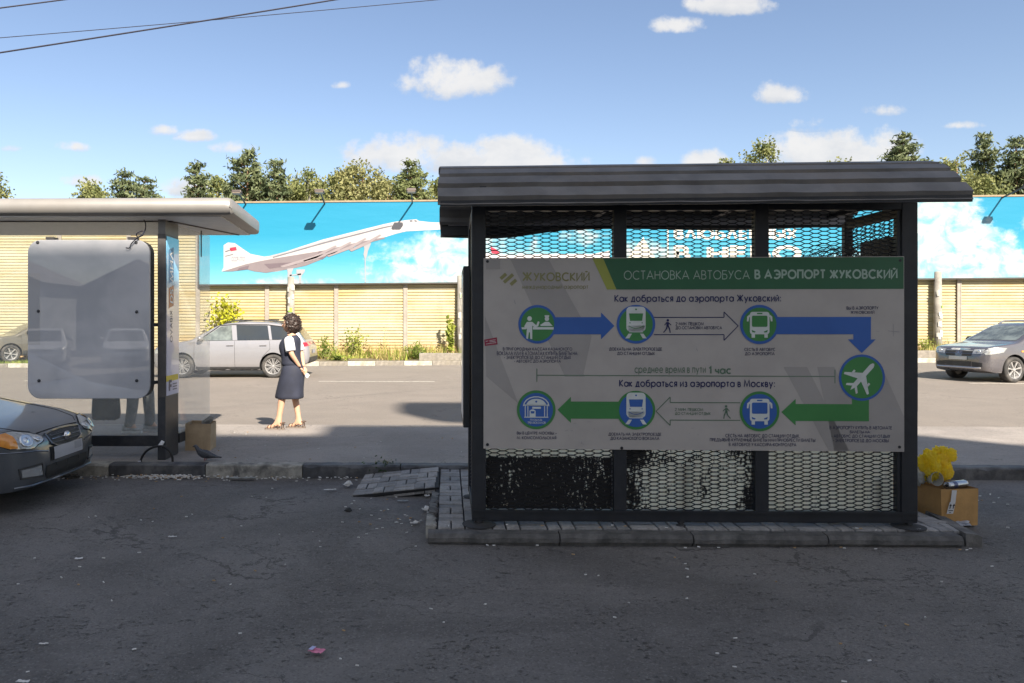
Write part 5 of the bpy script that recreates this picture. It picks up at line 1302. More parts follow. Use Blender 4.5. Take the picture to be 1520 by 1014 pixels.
mb = MB(); mb.prism([(a, 8.06, b) for a, b in out_], (0, .035, 0)); mb.build('glass_front', lbmat(), lb, bevel=.006)
mb = MB(); mb.prism([(a, 8.097, b) for a, b in rrect(LX(41)+.004, LZ(592)+.004, LX(222)-.004, LZ(356)-.004, .135, 6)], (0, .12, 0)); mb.build('casing', M_pyb, lb, bevel=.008)
for px_, py_ in ((56, 360), (202, 360), (57, 462), (203, 463), (58, 565), (203, 565)):
    mb = MB(); mb.lathe([(0, -.012), (.010, -.011), (.017, -.004), (.018, 0)], (LX(px_), 8.058, LZ(py_)), 'y', 12, True); mb.build('bolt_cap', M_pyb, lb, True)
for px_ in (71, 193):
    mb = MB(); mb.box((LX(px_) - .045, 8.1, LZ(355)), (LX(px_) + .045, 8.2, LZ(352.5) + .01)); mb.build('bracket', M_pyl, lb)
for z_ in (.98, 1.62): 
    mb = MB(); mb.bar((LX(222) - .02, 8.14, z_), (-3.03, 8.3, z_), .035, .035); mb.build('bracket', M_pyb, lb)
# loose lamp cable
cps = [Q(209, 319, 8.25), Q(216, 332, 8.2), Q(214, 345, 8.12), Q(205, 352, 8.08), Q(203, 347, 8.05), Q(212, 343, 8.04), Q(212, 349, 8.03), Q(203, 354, 8.03), Q(195, 362, 8.03), Q(192, 368, 8.03), Q(187, 368, 8.03)]
def crv(P, n=8):
    out2 = []
    for i in range(len(P)-1):
        p0, p1, p2, p3 = P[max(0,i-1)], P[i], P[i+1], P[min(len(P)-1,i+2)]
        for k in range(n):
            t = k/n; out2.append(.5*((2*p1) + (p2-p0)*t + (2*p0-5*p1+4*p2-p3)*t*t + (-p0+3*p1-3*p2+p3)*t**3))
    return out2 + [P[-1]]
mb = MB(); mb.tube(crv(cps), .0065, 6); mb.build('loose_cable', M_cable, label='short loose black cable dangling from the pale roof over the poster frame', category='cable')
# ================================================================== CARS
def interp(P, x):
    if x <= P[0][0]: return P[0][1]
    for (a, va), (b, vb) in zip(P, P[1:]):
        if x <= b: return va + (vb - va)*(x - a)/(b - a)
    return P[-1][1]
def paint(name, col, dust=(.35, .32, .28), da=.2, metal=.55, rough=.32):
    m = bpy.data.materials.new(name); m.use_nodes = True
    t = NT(m.node_tree); b = t.n['Principled BSDF']; v = t.new('ShaderNodeTexCoord').outputs['Object']; x, y, z = t.sep(v)
    fl = t.new('ShaderNodeTexWhiteNoise', noise_dimensions='3D'); t.put(fl.inputs['Vector'], t.vm('SNAP', v, (.004, .004, .004)))
    c = t.mix(fl.outputs['Value'], tuple(q*.92 for q in col), tuple(min(1, q*1.08) for q in col))
    n = t.noise(v, 3, 6, .65)
    f = t.m('MULTIPLY', t.m('ADD', t.smooth(z, .75, .2), .25), t.m('MULTIPLY', t.smooth(n, .35, .75), da*2), clamp=True)
    c = t.mix(f, c, dust)
    t.put(b.inputs['Base Color'], c); b.inputs['Metallic'].default_value = metal
    t.put(b.inputs['Roughness'], t.m('ADD', rough, t.m('MULTIPLY', f, .4)))
    b.inputs['Coat Weight'].default_value = .8; t.put(b.inputs['Coat Roughness'], t.m('ADD', .04, t.m('MULTIPLY', f, .3)))
    return m
M_tyre = mat('tyre_rubber', (.035, .034, .033), .8, var=.2, bump=.3, dirt=(.14, .125, .11), dirt_amt=.5, dscale=6)
M_alloy = mat('alloy', (.62, .61, .60), .3, metal=.7, var=.05)
M_alloyd = mat('alloy_dark', (.12, .12, .12), .4, metal=.5)
M_plast = mat('black_plastic', (.025, .026, .028), .6, var=.2, bump=.2, dirt=(.10, .09, .08), dirt_amt=.3)
M_seam = mat('seam_black', (.012, .012, .013), .7)
M_cglass = mat('car_glass', (.022, .027, .030), .04, var=.1, nscale=2, spec=.9, coat=.5)
M_cglass2 = mat('car_glass_light', (.12, .14, .13), .05, var=.5, nscale=3.5, spec=.9, coat=.5)
M_chrome = mat('chrome', (.62, .62, .63), .15, metal=1.0, var=.03)
M_hl = mat('headlamp_lens', (.42, .43, .42), .12, var=.3, nscale=12, coat=1, metal=.3)
M_hl2 = mat('headlamp_bowl', (.60, .62, .63), .1, metal=.7, var=.1, coat=1)
M_amb = mat('amber_lens', (.62, .24, .03), .15, var=.15, nscale=18, coat=1)
M_red = mat('tail_red', (.5, .015, .03), .15, coat=1)
M_platew = mat('plate_blank', (.33, .335, .37), .5, var=.04); M_plate2 = mat('plate_patch', (.24, .245, .27), .5, var=.04)

class Car:
    def __init__(s, name, label, cat, loc, rz, sp, paintm, group=None):
        s.root = thing(name, label, cat, (0, 0, 0), 0, group); s.sp = sp; s.pm = paintm
        L = sp['L']; top, bot, wid = sp['top'], sp['bot'], sp['wid']; belt = sp['belt']; roofz = max(z for _, z in top)
        def zt(x):  # light smoothing of the outline
            return sum(interp(top, x + d) for d in (-.05, -.025, 0, .025, .05))/5 if .06 < x < L-.06 else interp(top, x)
        s.zt = zt
        def wf(z):
            if z <= belt: 
                q = (z - .55)/.45; return 1 - .05*max(0, -q)**2*1.2 - .035*max(0, q)**2
            return .965 - (1 - sp.get('tumble', .78))*(z - belt)/(roofz - belt)*.965
        s.wf = wf
        xs = sorted(set([0, .015, .04, .08, .13, .2] + [.2 + (L-.4)*i/64 for i in range(65)] + [L-.13, L-.07, L-.03, L-.01, L]))
        mb = MB(); rings = []
        for x in xs:
            T, B = zt(x), interp(bot, x); W = interp(wid, x); bl = min(interp(belt, x) if isinstance(belt, list) else belt, T - .09)
            r = min(.07, (T-B)*.18)
            half = [(0, B), (W*.75, B), (W*wf(B + .08)*.965, B + .02), (W*wf(B+.1), B + .09)]
            nb = 6
            for k in range(1, nb+1):
                z = B + .09 + (bl - B - .09)*k/nb; half.append((W*wf(z), z))
            ntop = T - r
            for k in range(1, 5):
                z = bl + (ntop - bl)*k/4; half.append((W*wf(z)*(1 if z < belt+.02 else 1), z))
            we = W*wf(ntop)
            for a in (30, 60, 90):
                half.append((we - r*1.3*(1 - math.cos(R(a))), ntop + r*math.sin(R(a))*.86))
            yl = half[-1][0]; zl = half[-1][1]
            for f in (.8, .5, .25, 0): half.append((yl*f, zl + (T - zl)*(1 - f*f)))
            ring = [Vector((L/2 - x, y, z)) for y, z in half] + [Vector((L/2 - x, -y, z)) for y, z in half[-2:0:-1]]
            rings.append([mb.vert(p) for p in ring])
        mb.bridge(rings, True)
        me = mb.mesh('body', paintm, True); fixnormals(me)
        bvh_src = me.copy()
        o = bpy.data.objects.new('cutsrc', me); C.objects.link(o)
        cut = MB()
        for wx in sp['wheels']:
            for sg_ in (1, -1):
                pr_ = [(0, .5*sg_), (sp['arch'], .5*sg_), (sp['arch'], 1.3*sg_), (0, 1.3*sg_)]
                cut.lathe(pr_, (L/2 - wx, 0, sp['wr'] + .01), 'y', 36, False)
        cme = cut.mesh('cut', M_plast); fixnormals(cme)
        co = bpy.data.objects.new('cutter', cme); C.objects.link(co)
        bo = o.modifiers.new('b', 'BOOLEAN'); bo.operation = 'DIFFERENCE'; bo.object = co; bo.solver = 'EXACT'; bo.material_mode = 'TRANSFER'
        dg = bpy.context.evaluated_depsgraph_get(); res = bpy.data.meshes.new_from_object(o.evaluated_get(dg))
        bpy.data.objects.remove(o); bpy.data.objects.remove(co)
        res.name = 'body'
        s.body = link('body', res, s.root)
        es = s.body.modifiers.new('edge', 'EDGE_SPLIT'); es.split_angle = R(38)
        bm = bmesh.new(); bm.from_mesh(bvh_src); s.bvh = BVHTree.FromBMesh(bm); bm.free()
        s.final = (loc, rz)
    def cast(s, u, v, axis):
        L = s.sp['L']
        if axis == 'left': o, d = Vector((u, 3, v)), Vector((0, -1, 0))
        elif axis == 'right': o, d = Vector((u, -3, v)), Vector((0, 1, 0))
        elif axis == 'front': o, d = Vector((L, u, v)), Vector((-1, 0, 0))
        elif axis == 'rear': o, d = Vector((-L, u, v)), Vector((1, 0, 0))
        elif axis == 'top': o, d = Vector((u, v, 4)), Vector((0, 0, -1))
        h = s.bvh.ray_cast(o, d)
        if h[0] is None:
            n = s.bvh.find_nearest(o + d*(3 if axis in ('left', 'right') else 2)); return n[0], n[1]
        nn = h[1]
        if nn.dot(d) > 0: nn = -nn
        return h[0], nn
    def decal(s, name, P, axis, m, off=.004, parent=None, res=.07, thick=0, **tags):
        bm = bmesh.new(); vs = [bm.verts.new((a, b, 0)) for a, b in P]; f = bm.faces.new(vs)
        bmesh.ops.triangulate(bm, faces=[f])
        for _ in range(6):
            es = [e for e in bm.edges if e.calc_length() > res]
            if not es: break
            bmesh.ops.subdivide_edges(bm, edges=es, cuts=1, use_grid_fill=False)
            bmesh.ops.triangulate(bm, faces=[f for f in bm.faces if len(f.verts) > 3])
        for v in bm.verts:
            p, n = s.cast(v.co.x, v.co.y, axis); v.co = p + n*off
        if thick:
            bmesh.ops.recalc_face_normals(bm, faces=bm.faces)
        me = bpy.data.meshes.new(name); bm.to_mesh(me); bm.free(); me.materials.append(m)
        me.polygons.foreach_set('use_smooth', [True]*len(me.polygons))
        return link(name, me, parent or s.root, **tags)
    def line(s, name, P, axis, m=None, w_=.008, off=.0025, parent=None):
        mb = MB()
        dense = []
        for a, b in zip(P, P[1:]):
            n = max(1, int(math.hypot(b[0]-a[0], b[1]-a[1])/.06))
            for k in range(n): dense.append((a[0]+(b[0]-a[0])*k/n, a[1]+(b[1]-a[1])*k/n))
        dense.append(P[-1])
        pts = []
        for a, b in dense:
            p, n = s.cast(a, b, axis); pts.append(p + n*off)
        mb.tube(pts, w_/2, 5)
        return mb.build(name, m or M_seam, parent or s.root)
    def wheel(s, x, side, spokes=10, style='twin'):
        r = s.sp['wr']; yw = s.sp['track']; c = Vector((s.sp['L']/2 - x, side*yw, r))
        rr = r*.68
        mb = MB(); prof = [(rr*.98, -.10), (r*.90, -.105), (r*.985, -.085), (r, -.05), (r, .05), (r*.985, .085), (r*.90, .105), (rr, .10), (rr*.97, .02)]
        mb.lathe(prof, c, 'y', 40); wh = mb.build('wheel', M_tyre, s.root, True)
        mb = MB()
        def P(rad, a, y): return c + Vector((rad*math.cos(a), side*y, rad*math.sin(a)))
        o_ = .085
        mb.lathe([(rr*1.0, side*.10), (rr*.965, side*.098), (rr*.93, side*.07), (rr*.90, side*-.02)], c, 'y', 40)
        for k in range(spokes):
            a = 2*PI*k/spokes + .2
            if style == 'twin':
                for da in (-.5, .5):
                    aa = a + da*.26; 
                    mb.hexa([P(rr*.2, a - .14 + da*.2, .06), P(rr*.2, a + .14 + da*.2, .06), P(rr*.95, aa + .045, .075), P(rr*.95, aa - .045, .075), P(rr*.2, a - .14 + da*.2, .085), P(rr*.2, a + .14 + da*.2, .085), P(rr*.95, aa + .045, .095), P(rr*.95, aa - .045, .095)])
            else:
                mb.hexa([P(rr*.2, a - .25, .05), P(rr*.2, a + .25, .05), P(rr*.95, a + .11, .07), P(rr*.95, a - .11, .07), P(rr*.2, a - .22, .08), P(rr*.2, a + .22, .08), P(rr*.95, a + .09, .093), P(rr*.95, a - .09, .093)])
        mb.lathe([(0, side*.095), (rr*.17, side*.09), (rr*.2, side*.06)], c, 'y', 16)
        mb.build('rim', M_alloy, wh)
        mb = MB(); mb.lathe([(0, side*.0), (rr*.93, side*.0), (rr*.93, -side*.04), (0, -side*.04)], c, 'y', 24); mb.build('brake_disc', M_alloyd, wh)
    def place(s):
        loc, rz = s.final
        s.root.location = loc; s.root.rotation_euler = (0, 0, rz)
    def mirror_(s, x, z, side, m):
        p, n = s.cast(x, z, 'left' if side > 0 else 'right')
        mb = MB(); c = p + Vector((0, side*.13, .03))
        R_ = []
        for k in range(5):
            f = k/4; q = math.sin(PI*(.15 + .7*f)); R_.append([c + Vector((-.06 + .15*f, side*.11*q*math.cos(a), .075*q*math.sin(a))) for a in [2*PI*j/12 for j in range(12)]])
        mb.rings(R_); mb.bar(p, c, .05, .03); mb.build('side_mirror', m, s.root, True)

def quadstrip(P): return P
# ---- silver SUV passing behind the woman, drives to the left
suv = dict(L=4.66, top=[(0,.52),(.01,.70),(.05,.84),(.18,.93),(.6,1.02),(1.10,1.10),(1.22,1.14),(1.9,1.53),(2.25,1.62),(2.8,1.665),(3.5,1.645),(4.1,1.56),(4.22,1.50),(4.50,1.12),(4.60,1.02),(4.65,.85),(4.66,.55)],
           bot=[(0,.42),(.05,.30),(.3,.22),(1,.21),(3.7,.22),(4.2,.28),(4.6,.42),(4.66,.48)], wid=[(0,.58),(.04,.70),(.15,.80),(.4,.875),(1,.905),(3.9,.905),(4.4,.86),(4.6,.78),(4.66,.70)], belt=1.04, tumble=.80,
           wheels=(.94, 3.61), wr=.345, arch=.395, track=.79)
M_sil = paint('silver_paint', (.34, .335, .35), dust=(.24, .225, .205), da=.16)
g0 = G(405, 562); 
cx_wheel_rear = -4.63; 
car = Car('silver_suv', 'silver white SUV driving left on the road behind the woman', 'car', (-4.63 - (3.61 - 2.33), 21.75 + .79, gz(-5.9, 22.3)), R(180), suv, M_sil)
L2 = suv['L']/2
X = lambda x: L2 - x
for wx in suv['wheels']:
    for sd in (1, -1): car.wheel(wx, sd, 9)
for ax, sd in (('left', 1), ('right', -1)):
    car.decal('side_window', [(X(1.42),1.10),(X(2.05),1.50),(X(2.36),1.535),(X(2.42),1.10)], ax, M_cglass2, .006)
    car.decal('side_window', [(X(2.56),1.10),(X(2.50),1.545),(X(3.42),1.535),(X(3.50),1.11)], ax, M_cglass, .006)
    car.decal('side_window', [(X(3.58),1.115),(X(3.50),1.53),(X(3.85),1.49),(X(4.12),1.40),(X(4.18),1.15)], ax, M_cglass, .006)
    for P in ([(X(1.40),1.085),(X(4.20),1.125)], [(X(1.30),1.06),(X(1.30),.40),(X(1.42),.30)], [(X(2.48),1.08),(X(2.50),.30)], [(X(3.50),1.08),(X(3.52),.85),(X(3.30),.62),(X(3.22),.33)], [(X(1.42),.30),(X(3.22),.31)]): car.line('door_seam', P, ax)
    car.line('window_trim', [(X(1.38),1.075),(X(2.02),1.53),(X(2.4),1.565),(X(3.4),1.56),(X(3.9),1.50),(X(4.2),1.40)], ax, M_plast, .03, .004)
    for hx in (2.25, 3.22): car.line('door_handle', [(X(hx),.955),(X(hx)-.2,.958)], ax, M_sil, .035, .022)
    car.decal('sill_trim', [(X(1.35),.22),(X(1.35),.33),(X(3.22),.33),(X(3.22),.22)], ax, M_plast, .008)
    car.decal('tail_lamp', [(X(4.22),1.00),(X(4.60),1.06),(X(4.62),.93),(X(4.34),.90)], ax, M_red, .008)
    car.decal('headlamp', [(X(.10),.80),(X(.55),.90),(X(.5),.78),(X(.12),.70)], ax, M_hl, .008)
    car.mirror_(X(1.52), 1.13, sd, M_sil)
    rl = MB(); pts = [car.cast(X(q), sd*.60, 'top')[0] + Vector((0, 0, .045 if 0 < i < 5 else .0)) for i, q in enumerate((2.1, 2.25, 2.7, 3.2, 3.7, 3.9))]; rl.tube(pts, .017, 6); rl.build('roof_rail', M_plast, car.root)
for q in (2.45, 3.45):
    rl = MB(); rl.bar(car.cast(X(q), .6, 'top')[0] + Vector((0,0,.07)), car.cast(X(q), -.6, 'top')[0] + Vector((0,0,.07)), .07, .03); rl.build('roof_bar', M_plast, car.root)
car.decal('windscreen', [(X(1.22),-.66),(X(1.22),.66),(X(1.95),.58),(X(1.95),-.58)], 'top', M_cglass, .006)
car.decal('rear_window', [(-.62,1.12),(.62,1.12),(.55,1.47),(-.55,1.47)], 'rear', M_cglass, .006)
car.decal('rear_bumper', [(-.72,.42),(.72,.42),(.72,.60),(-.72,.60)], 'rear', M_plast, .01)
car.decal('tail_lamp', [(.45,.95),(.78,.93),(.78,1.04),(.45,1.04)], 'rear', M_red, .01); car.decal('tail_lamp', [(-.45,.95),(-.78,.93),(-.78,1.04),(-.45,1.04)], 'rear', M_red, .01)
car.decal('rear_door', [(-.26,.70),(.26,.70),(.26,.82),(-.26,.82)], 'rear', M_platew, .012)
car.place()

# ---- grey SUV at the right edge, drives left, a little towards us
gsu = dict(L=4.55, top=[(0,.56),(.01,.72),(.06,.86),(.16,.93),(.5,.99),(1.05,1.055),(1.15,1.09),(1.95,1.49),(2.2,1.57),(3.4,1.60),(4.05,1.52),(4.35,1.1),(4.5,1.0),(4.55,.7)],
           bot=[(0,.40),(.05,.30),(.3,.24),(3.7,.24),(4.2,.3),(4.55,.45)], wid=[(0,.58),(.04,.70),(.12,.78),(.35,.85),(.9,.875),(3.9,.875),(4.4,.84),(4.55,.70)], belt=.99, tumble=.80,
           wheels=(.86, 3.48), wr=.34, arch=.395, track=.765)
M_gry = paint('grey_paint', (.15, .145, .16), da=.10, rough=.25)
rzc = R(180 + 14)
gf = G(1395, 562)
car = Car('grey_suv', 'dark grey SUV with roof rails driving in from the right edge of the road', 'car', (0,0,0), rzc, gsu, M_gry)
L2 = gsu['L']/2
for wx in gsu['wheels']:
    for sd in (1, -1): car.wheel(wx, sd, 7, 'plain')
for ax, sd in (('left', 1), ('right', -1)):
    car.decal('side_window', [(X(1.42),1.04),(X(2.05),1.44),(X(2.30),1.47),(X(2.38),1.04)], ax, M_cglass, .006)
    car.decal('side_window', [(X(2.50),1.04),(X(2.42),1.48),(X(3.25),1.49),(X(3.35),1.05)], ax, M_cglass, .006)
    car.decal('side_window', [(X(3.44),1.06),(X(3.34),1.48),(X(3.8),1.46),(X(4.05),1.10)], ax, M_cglass, .006)
    for P in ([(X(1.26),1.02),(X(1.26),.42),(X(1.36),.32)], [(X(2.42),1.02),(X(2.44),.32)], [(X(1.3),.60),(X(3.1),.62)]): car.line('door_seam', P, ax)
    car.decal('headlamp', [(X(.04),.88),(X(.30),.93),(X(.62),.91),(X(.50),.80),(X(.06),.73)], ax, M_hl, .008)
    ff = [(sd*.40,.86),(sd*.40,.74),(sd*.66,.76),(sd*.68,.88)]
    car.decal('headlamp', ff, 'front', M_hl, .010)
    hp, hn = car.cast(sd*.56, .81, 'front'); q = MB(); ico(q, hp + Vector((.0, 0, 0)), .05, 2, sc=(.4, 1, 1)); q.build('lamp_bowl', M_hl2, car.root, True)
    car.decal('fog_lamp_recess', [(sd*.40,.40),(sd*.66,.42),(sd*.66,.52),(sd*.40,.54)], 'front', M_plast, .008)
    car.decal('wing_lamp', [(X(1.08),.80),(X(1.18),.80),(X(1.18),.84),(X(1.08),.84)], ax, M_amb, .008)
    car.decal('lower_cladding', [(X(1.28),.26),(X(1.28),.38),(X(3.05),.38),(X(3.05),.26)], ax, M_alloy, .006)
    car.mirror_(X(1.55), 1.08, sd, M_plast)
    rl = MB(); pts = [car.cast(X(q), sd*.60, 'top')[0] + Vector((0, 0, .06 if 0 < i < 4 else .0)) for i, q in enumerate((2.15, 2.35, 2.9, 3.6, 3.85))]; rl.tube(pts, .02, 6); rl.build('roof_rail', M_chrome, car.root)
for sd in (1, -1):
    for z0, z1 in ((.765, .82), (.69, .745)): car.decal('grille_slat', [(sd*.10,z0),(sd*.36,z0),(sd*.38,z1),(sd*.11,z1)], 'front', M_plast, .008)
car.decal('number_plate', [(-.26,.585),(.26,.585),(.26,.675),(-.26,.675)], 'front', mat('plate_white', (.5, .5, .48), .5), .012)
car.decal('lower_grille', [(-.36,.42),(.36,.42),(.38,.55),(-.38,.55)], 'front', M_plast, .008)
car.line('bumper_strip', [(-.62,.385),(.62,.385)], 'front', M_alloy, .05, .01)
for a in (90, 210, 330):
    e = [(0, 0), (.028*math.cos(R(a-22)), .028*math.sin(R(a-22))), (.056*math.cos(R(a)), .056*math.sin(R(a))), (.028*math.cos(R(a+22)), .028*math.sin(R(a+22)))]
    car.decal('emblem', [(x, .765 + z) for x, z in e], 'front', M_chrome, .014, res=.05)
car.decal('windscreen', [(X(1.18),-.64),(X(1.18),.64),(X(1.95),.57),(X(1.95),-.57)], 'top', M_cglass2, .006)
# front tip at pixel 1393, near front wheel touches the road at pixel (1481, 571)
wc = G(1506, 571.5); off_ = Matrix.Rotation(rzc, 4, 'Z') @ Vector((L2 - .86, .765 + .09, 0))
car.final = ((wc.x - off_.x, wc.y - off_.y, gz(wc.x, wc.y)), rzc)
car.place()

# ---- brown grey crossover parked across the road at the far left
xov = dict(L=4.35, top=[(0,.60),(.01,.78),(.06,.90),(.25,.98),(.9,1.06),(1.05,1.10),(1.75,1.50),(2.1,1.60),(3.2,1.62),(3.9,1.50),(4.2,1.1),(4.3,1.0),(4.35,.7)],
           bot=[(0,.45),(.05,.32),(.3,.26),(3.7,.26),(4.1,.32),(4.35,.5)], wid=[(0,.60),(.05,.72),(.2,.84),(.5,.89),(3.8,.89),(4.25,.82),(4.35,.7)], belt=1.05, tumble=.80, wheels=(.82, 3.45), wr=.345, arch=.40, track=.78)
M_bge = paint('beige_paint', (.16, .145, .115), da=.12)
rz3 = R(180 + 46)
car = Car('parked_crossover', 'brown grey crossover parked on the verge across the road at the far left', 'car', (0,0,0), rz3, xov, M_bge)
L2 = xov['L']/2
for wx in xov['wheels']:
    for sd in (1, -1): car.wheel(wx, sd, 6, 'plain')
for ax, sd in (('left', 1), ('right', -1)):
    car.decal('side_window', [(X(1.40),1.12),(X(1.95),1.48),(X(2.25),1.51),(X(2.30),1.12)], ax, M_cglass, .006)
    car.decal('side_window', [(X(2.40),1.12),(X(2.34),1.51),(X(3.2),1.50),(X(3.5),1.14)], ax, M_cglass, .006)
    for P in ([(X(1.2),1.05),(X(1.2),.42)], [(X(2.32),1.05),(X(2.34),.35)]): car.line('door_seam', P, ax)
    car.decal('cladding', [(X(1.25),.28),(X(1.25),.46),(X(3.0),.46),(X(3.0),.28)], ax, M_plast, .008)
    car.decal('headlamp', [(sd*.45,.80),(sd*.72,.82),(sd*.72,.92),(sd*.45,.90)], 'front', M_hl, .01)
    car.decal('fog_lamp_recess', [(sd*.45,.46),(sd*.68,.48),(sd*.68,.60),(sd*.45,.60)], 'front', M_hl, .008)
    car.mirror_(X(1.45), 1.15, sd, M_plast)
    rl = MB(); pts = [car.cast(X(q), sd*.60, 'top')[0] + Vector((0, 0, .04 if 0 < i < 4 else .0)) for i, q in enumerate((1.95, 2.1, 2.6, 3.2, 3.4))]; rl.tube(pts, .02, 6); rl.build('roof_rail', M_chrome, car.root)
car.decal('grille', [(-.40,.76),(.40,.76),(.42,.88),(-.42,.88)], 'front', M_plast, .008); car.decal('lower_grille', [(-.40,.44),(.40,.44),(.40,.60),(-.40,.60)], 'front', M_plast, .008)
car.decal('windscreen', [(X(1.12),-.66),(X(1.12),.66),(X(1.78),.58),(X(1.78),-.58)], 'top', M_cglass, .006)
wc = Vector(((16 - PX)/F*28.3, 28.3, 0)); off_ = Matrix.Rotation(rz3, 4, 'Z') @ Vector((L2 - .82, .78 + .09, 0))
car.final = ((wc.x - off_.x, wc.y - off_.y, gz(wc.x, wc.y) + .13), rz3)
car.place()

# ---- near dark grey sedan, only its nose in the picture
sed = dict(L=4.45, top=[(0,.48),(.01,.575),(.04,.635),(.10,.675),(.2,.715),(.45,.775),(.9,.845),(1.12,.885),(1.22,.92),(2.0,1.33),(2.25,1.40),(2.9,1.42),(3.3,1.34),(3.85,1.06),(4.2,1.02),(4.38,.98),(4.44,.8),(4.45,.6)],
           bot=[(0,.30),(.03,.22),(.12,.185),(.4,.17),(3.8,.18),(4.3,.26),(4.45,.4)], wid=[(0,.40),(.02,.52),(.06,.62),(.13,.70),(.25,.765),(.45,.81),(.9,.85),(3.8,.85),(4.3,.79),(4.45,.60)], belt=.86, tumble=.76,
           wheels=(.88, 3.45), wr=.305, arch=.345, track=.74)
M_dgr = paint('dark_grey_paint', (.115, .128, .148), dust=(.17, .17, .165), da=.06, metal=.6, rough=.3)
RZ4 = R(-1)
def build_sedan(name, label, loc, rz, pm, group=None, full=True):
    global L2
    car = Car(name, label, 'car', loc, rz, sed, pm, group); L2 = sed['L']/2
    for wx in sed['wheels']:
        for sd in (1, -1): car.wheel(wx, sd, 7, 'plain')
    for ax, sd in (('left', 1), ('right', -1)):
        car.decal('side_window', [(X(1.45),.95),(X(2.05),1.27),(X(2.35),1.32),(X(2.40),.95)], ax, M_cglass, .006)
        car.decal('side_window', [(X(2.48),.95),(X(2.44),1.33),(X(2.95),1.32),(X(3.42),1.05),(X(3.40),.97)], ax, M_cglass, .006)
        for P in ([(X(1.25),.90),(X(1.22),.40),(X(1.3),.28)], [(X(2.44),.92),(X(2.45),.28)]): car.line('door_seam', P, ax)
        car.mirror_(X(1.55), .98, sd, pm)
        if full:
            # headlamp: housing, two round bowls, amber corner
            P = [(sd*.37,.60),(sd*.36,.645),(sd*.44,.675),(sd*.56,.705),(sd*.66,.705),(sd*.73,.70),(sd*.745,.62),(sd*.70,.575),(sd*.62,.565),(sd*.52,.555),(sd*.47,.58),(sd*.42,.585)]
            hl = car.decal('headlamp', P, 'front', M_hl, .007, res=.04)
            car.line('lamp_seam', P + [P[0]], 'front', M_seam, .010, .006)
            for hy, hr in ((.575, .062), (.435, .047)):
                hp, hn = car.cast(sd*hy, .63, 'front')
                Mx = hn.to_track_quat('Z', 'Y').to_matrix().to_4x4(); Mx.translation = hp + hn*.006
                q = MB(); q.lathe([(hr, 0), (hr*.92, .010), (hr*.7, .003), (hr*.35, .006), (hr*.2, .012), (0, .014)], (0,0,0), 'z', 24)
                q.v = [tuple(Mx @ Vector(v)) for v in q.v]; q.build('lamp_bowl', M_hl2, hl, True)
            car.decal('amber_lamp', [(sd*.655,.578),(sd*.655,.70),(sd*.735,.695),(sd*.75,.62),(sd*.70,.58)], 'front', M_amb, .011, res=.03, parent=hl)
            fl_ = car.decal('fog_lamp', [(sd*.42,.305),(sd*.62,.32),(sd*.63,.385),(sd*.44,.395)], 'front', M_hl2, .007, res=.04)
            car.line('fog_surround', [(sd*.41,.295),(sd*.63,.31),(sd*.645,.395),(sd*.43,.41),(sd*.41,.295)], 'front', M_plast, .016, .006)
            car.line('bonnet_seam', [(L2-.13,sd*.40),(L2-.20,sd*.50),(L2-.42,sd*.60),(L2-.8,sd*.68),(L2-1.15,sd*.72)], 'top', M_seam, .006, .001)
    if full:
        P = [(-.30,.640),(-.27,.560),(-.18,.525),(0,.515),(.18,.525),(.27,.560),(.30,.640),(.15,.652),(0,.656),(-.15,.652)]
        gr = car.decal('grille', P, 'front', M_plast, .006, res=.05)
        car.line('grille_frame', P + [P[0]], 'front', pm, .022, .010)
        for z_ in (.56, .59, .62): car.line('grille_bar', [(-.25,z_),(.25,z_)], 'front', M_alloyd if z_ != .59 else M_chrome, .009, .010, parent=gr)
        mb = MB(); hp, hn = car.cast(0, .59, 'front')
        for k in range(1): 
            mb.lathe([(0, .03), (.03, .028), (.044, .016), (.044, 0)], hp + Vector((.008, 0, 0)), 'x', 20)
        em = mb.build('emblem', M_chrome, car.root, True)
        car.line('bonnet_lip', [(-.36,.662),(-.18,.668),(0,.670),(.18,.668),(.36,.662)], 'front', M_seam, .009, .003)
        car.decal('plate_holder', [(-.29,.405),(.29,.405),(.29,.53),(-.29,.53)], 'front', M_seam, .010, res=.1)
        npl = car.decal('number_plate', [(-.26,.413),(.26,.413),(.26,.522),(-.26,.522)], 'front', M_platew, .020, res=.1)
        car.decal('plate_patch', [(.10,.45),(.235,.45),(.235,.515),(.10,.515)], 'front', M_plate2, .0225, res=.1, parent=npl)
        lg_ = car.decal('lower_grille', [(-.34,.255),(.34,.255),(.38,.31),(.37,.375),(-.37,.375),(-.38,.31)], 'front', M_seam, .006)
        for y_ in (-.2, 0, .2): car.line('grille_bar', [(y_,.26),(y_,.37)], 'front', M_plast, .012, .008, parent=lg_)
        car.line('chin_line', [(-.66,.235),(-.4,.235),(-.2,.225),(.2,.225),(.4,.235),(.66,.235)], 'front', pm, .018, .004)
        car.line('bumper_crease', [(-.74,.545),(-.5,.53),(-.33,.50)], 'front', pm, .014, .002); car.line('bumper_crease', [(.74,.545),(.5,.53),(.33,.50)], 'front', pm, .014, .002)
    else:
        for sd in (1, -1): car.decal('headlamp', [(sd*.42,.60),(sd*.72,.62),(sd*.72,.72),(sd*.45,.70)], 'front', M_hl, .008)
        car.decal('grille', [(-.34,.55),(.34,.55),(.36,.66),(-.36,.66)], 'front', M_plast, .008); car.decal('lower_grille', [(-.5,.25),(.5,.25),(.5,.40),(-.5,.40)], 'front', M_plast, .008)
    car.decal('windscreen', [(X(1.25),-.64),(X(1.25),.64),(X(2.0),.56),(X(2.0),-.56)], 'top', M_cglass, .006)
    car.place()
    return car
NOSE = Vector((-3.43, 6.97, 0))
hd = Vector((math.cos(RZ4), math.sin(RZ4), 0))
c0 = NOSE - hd*sed['L']/2
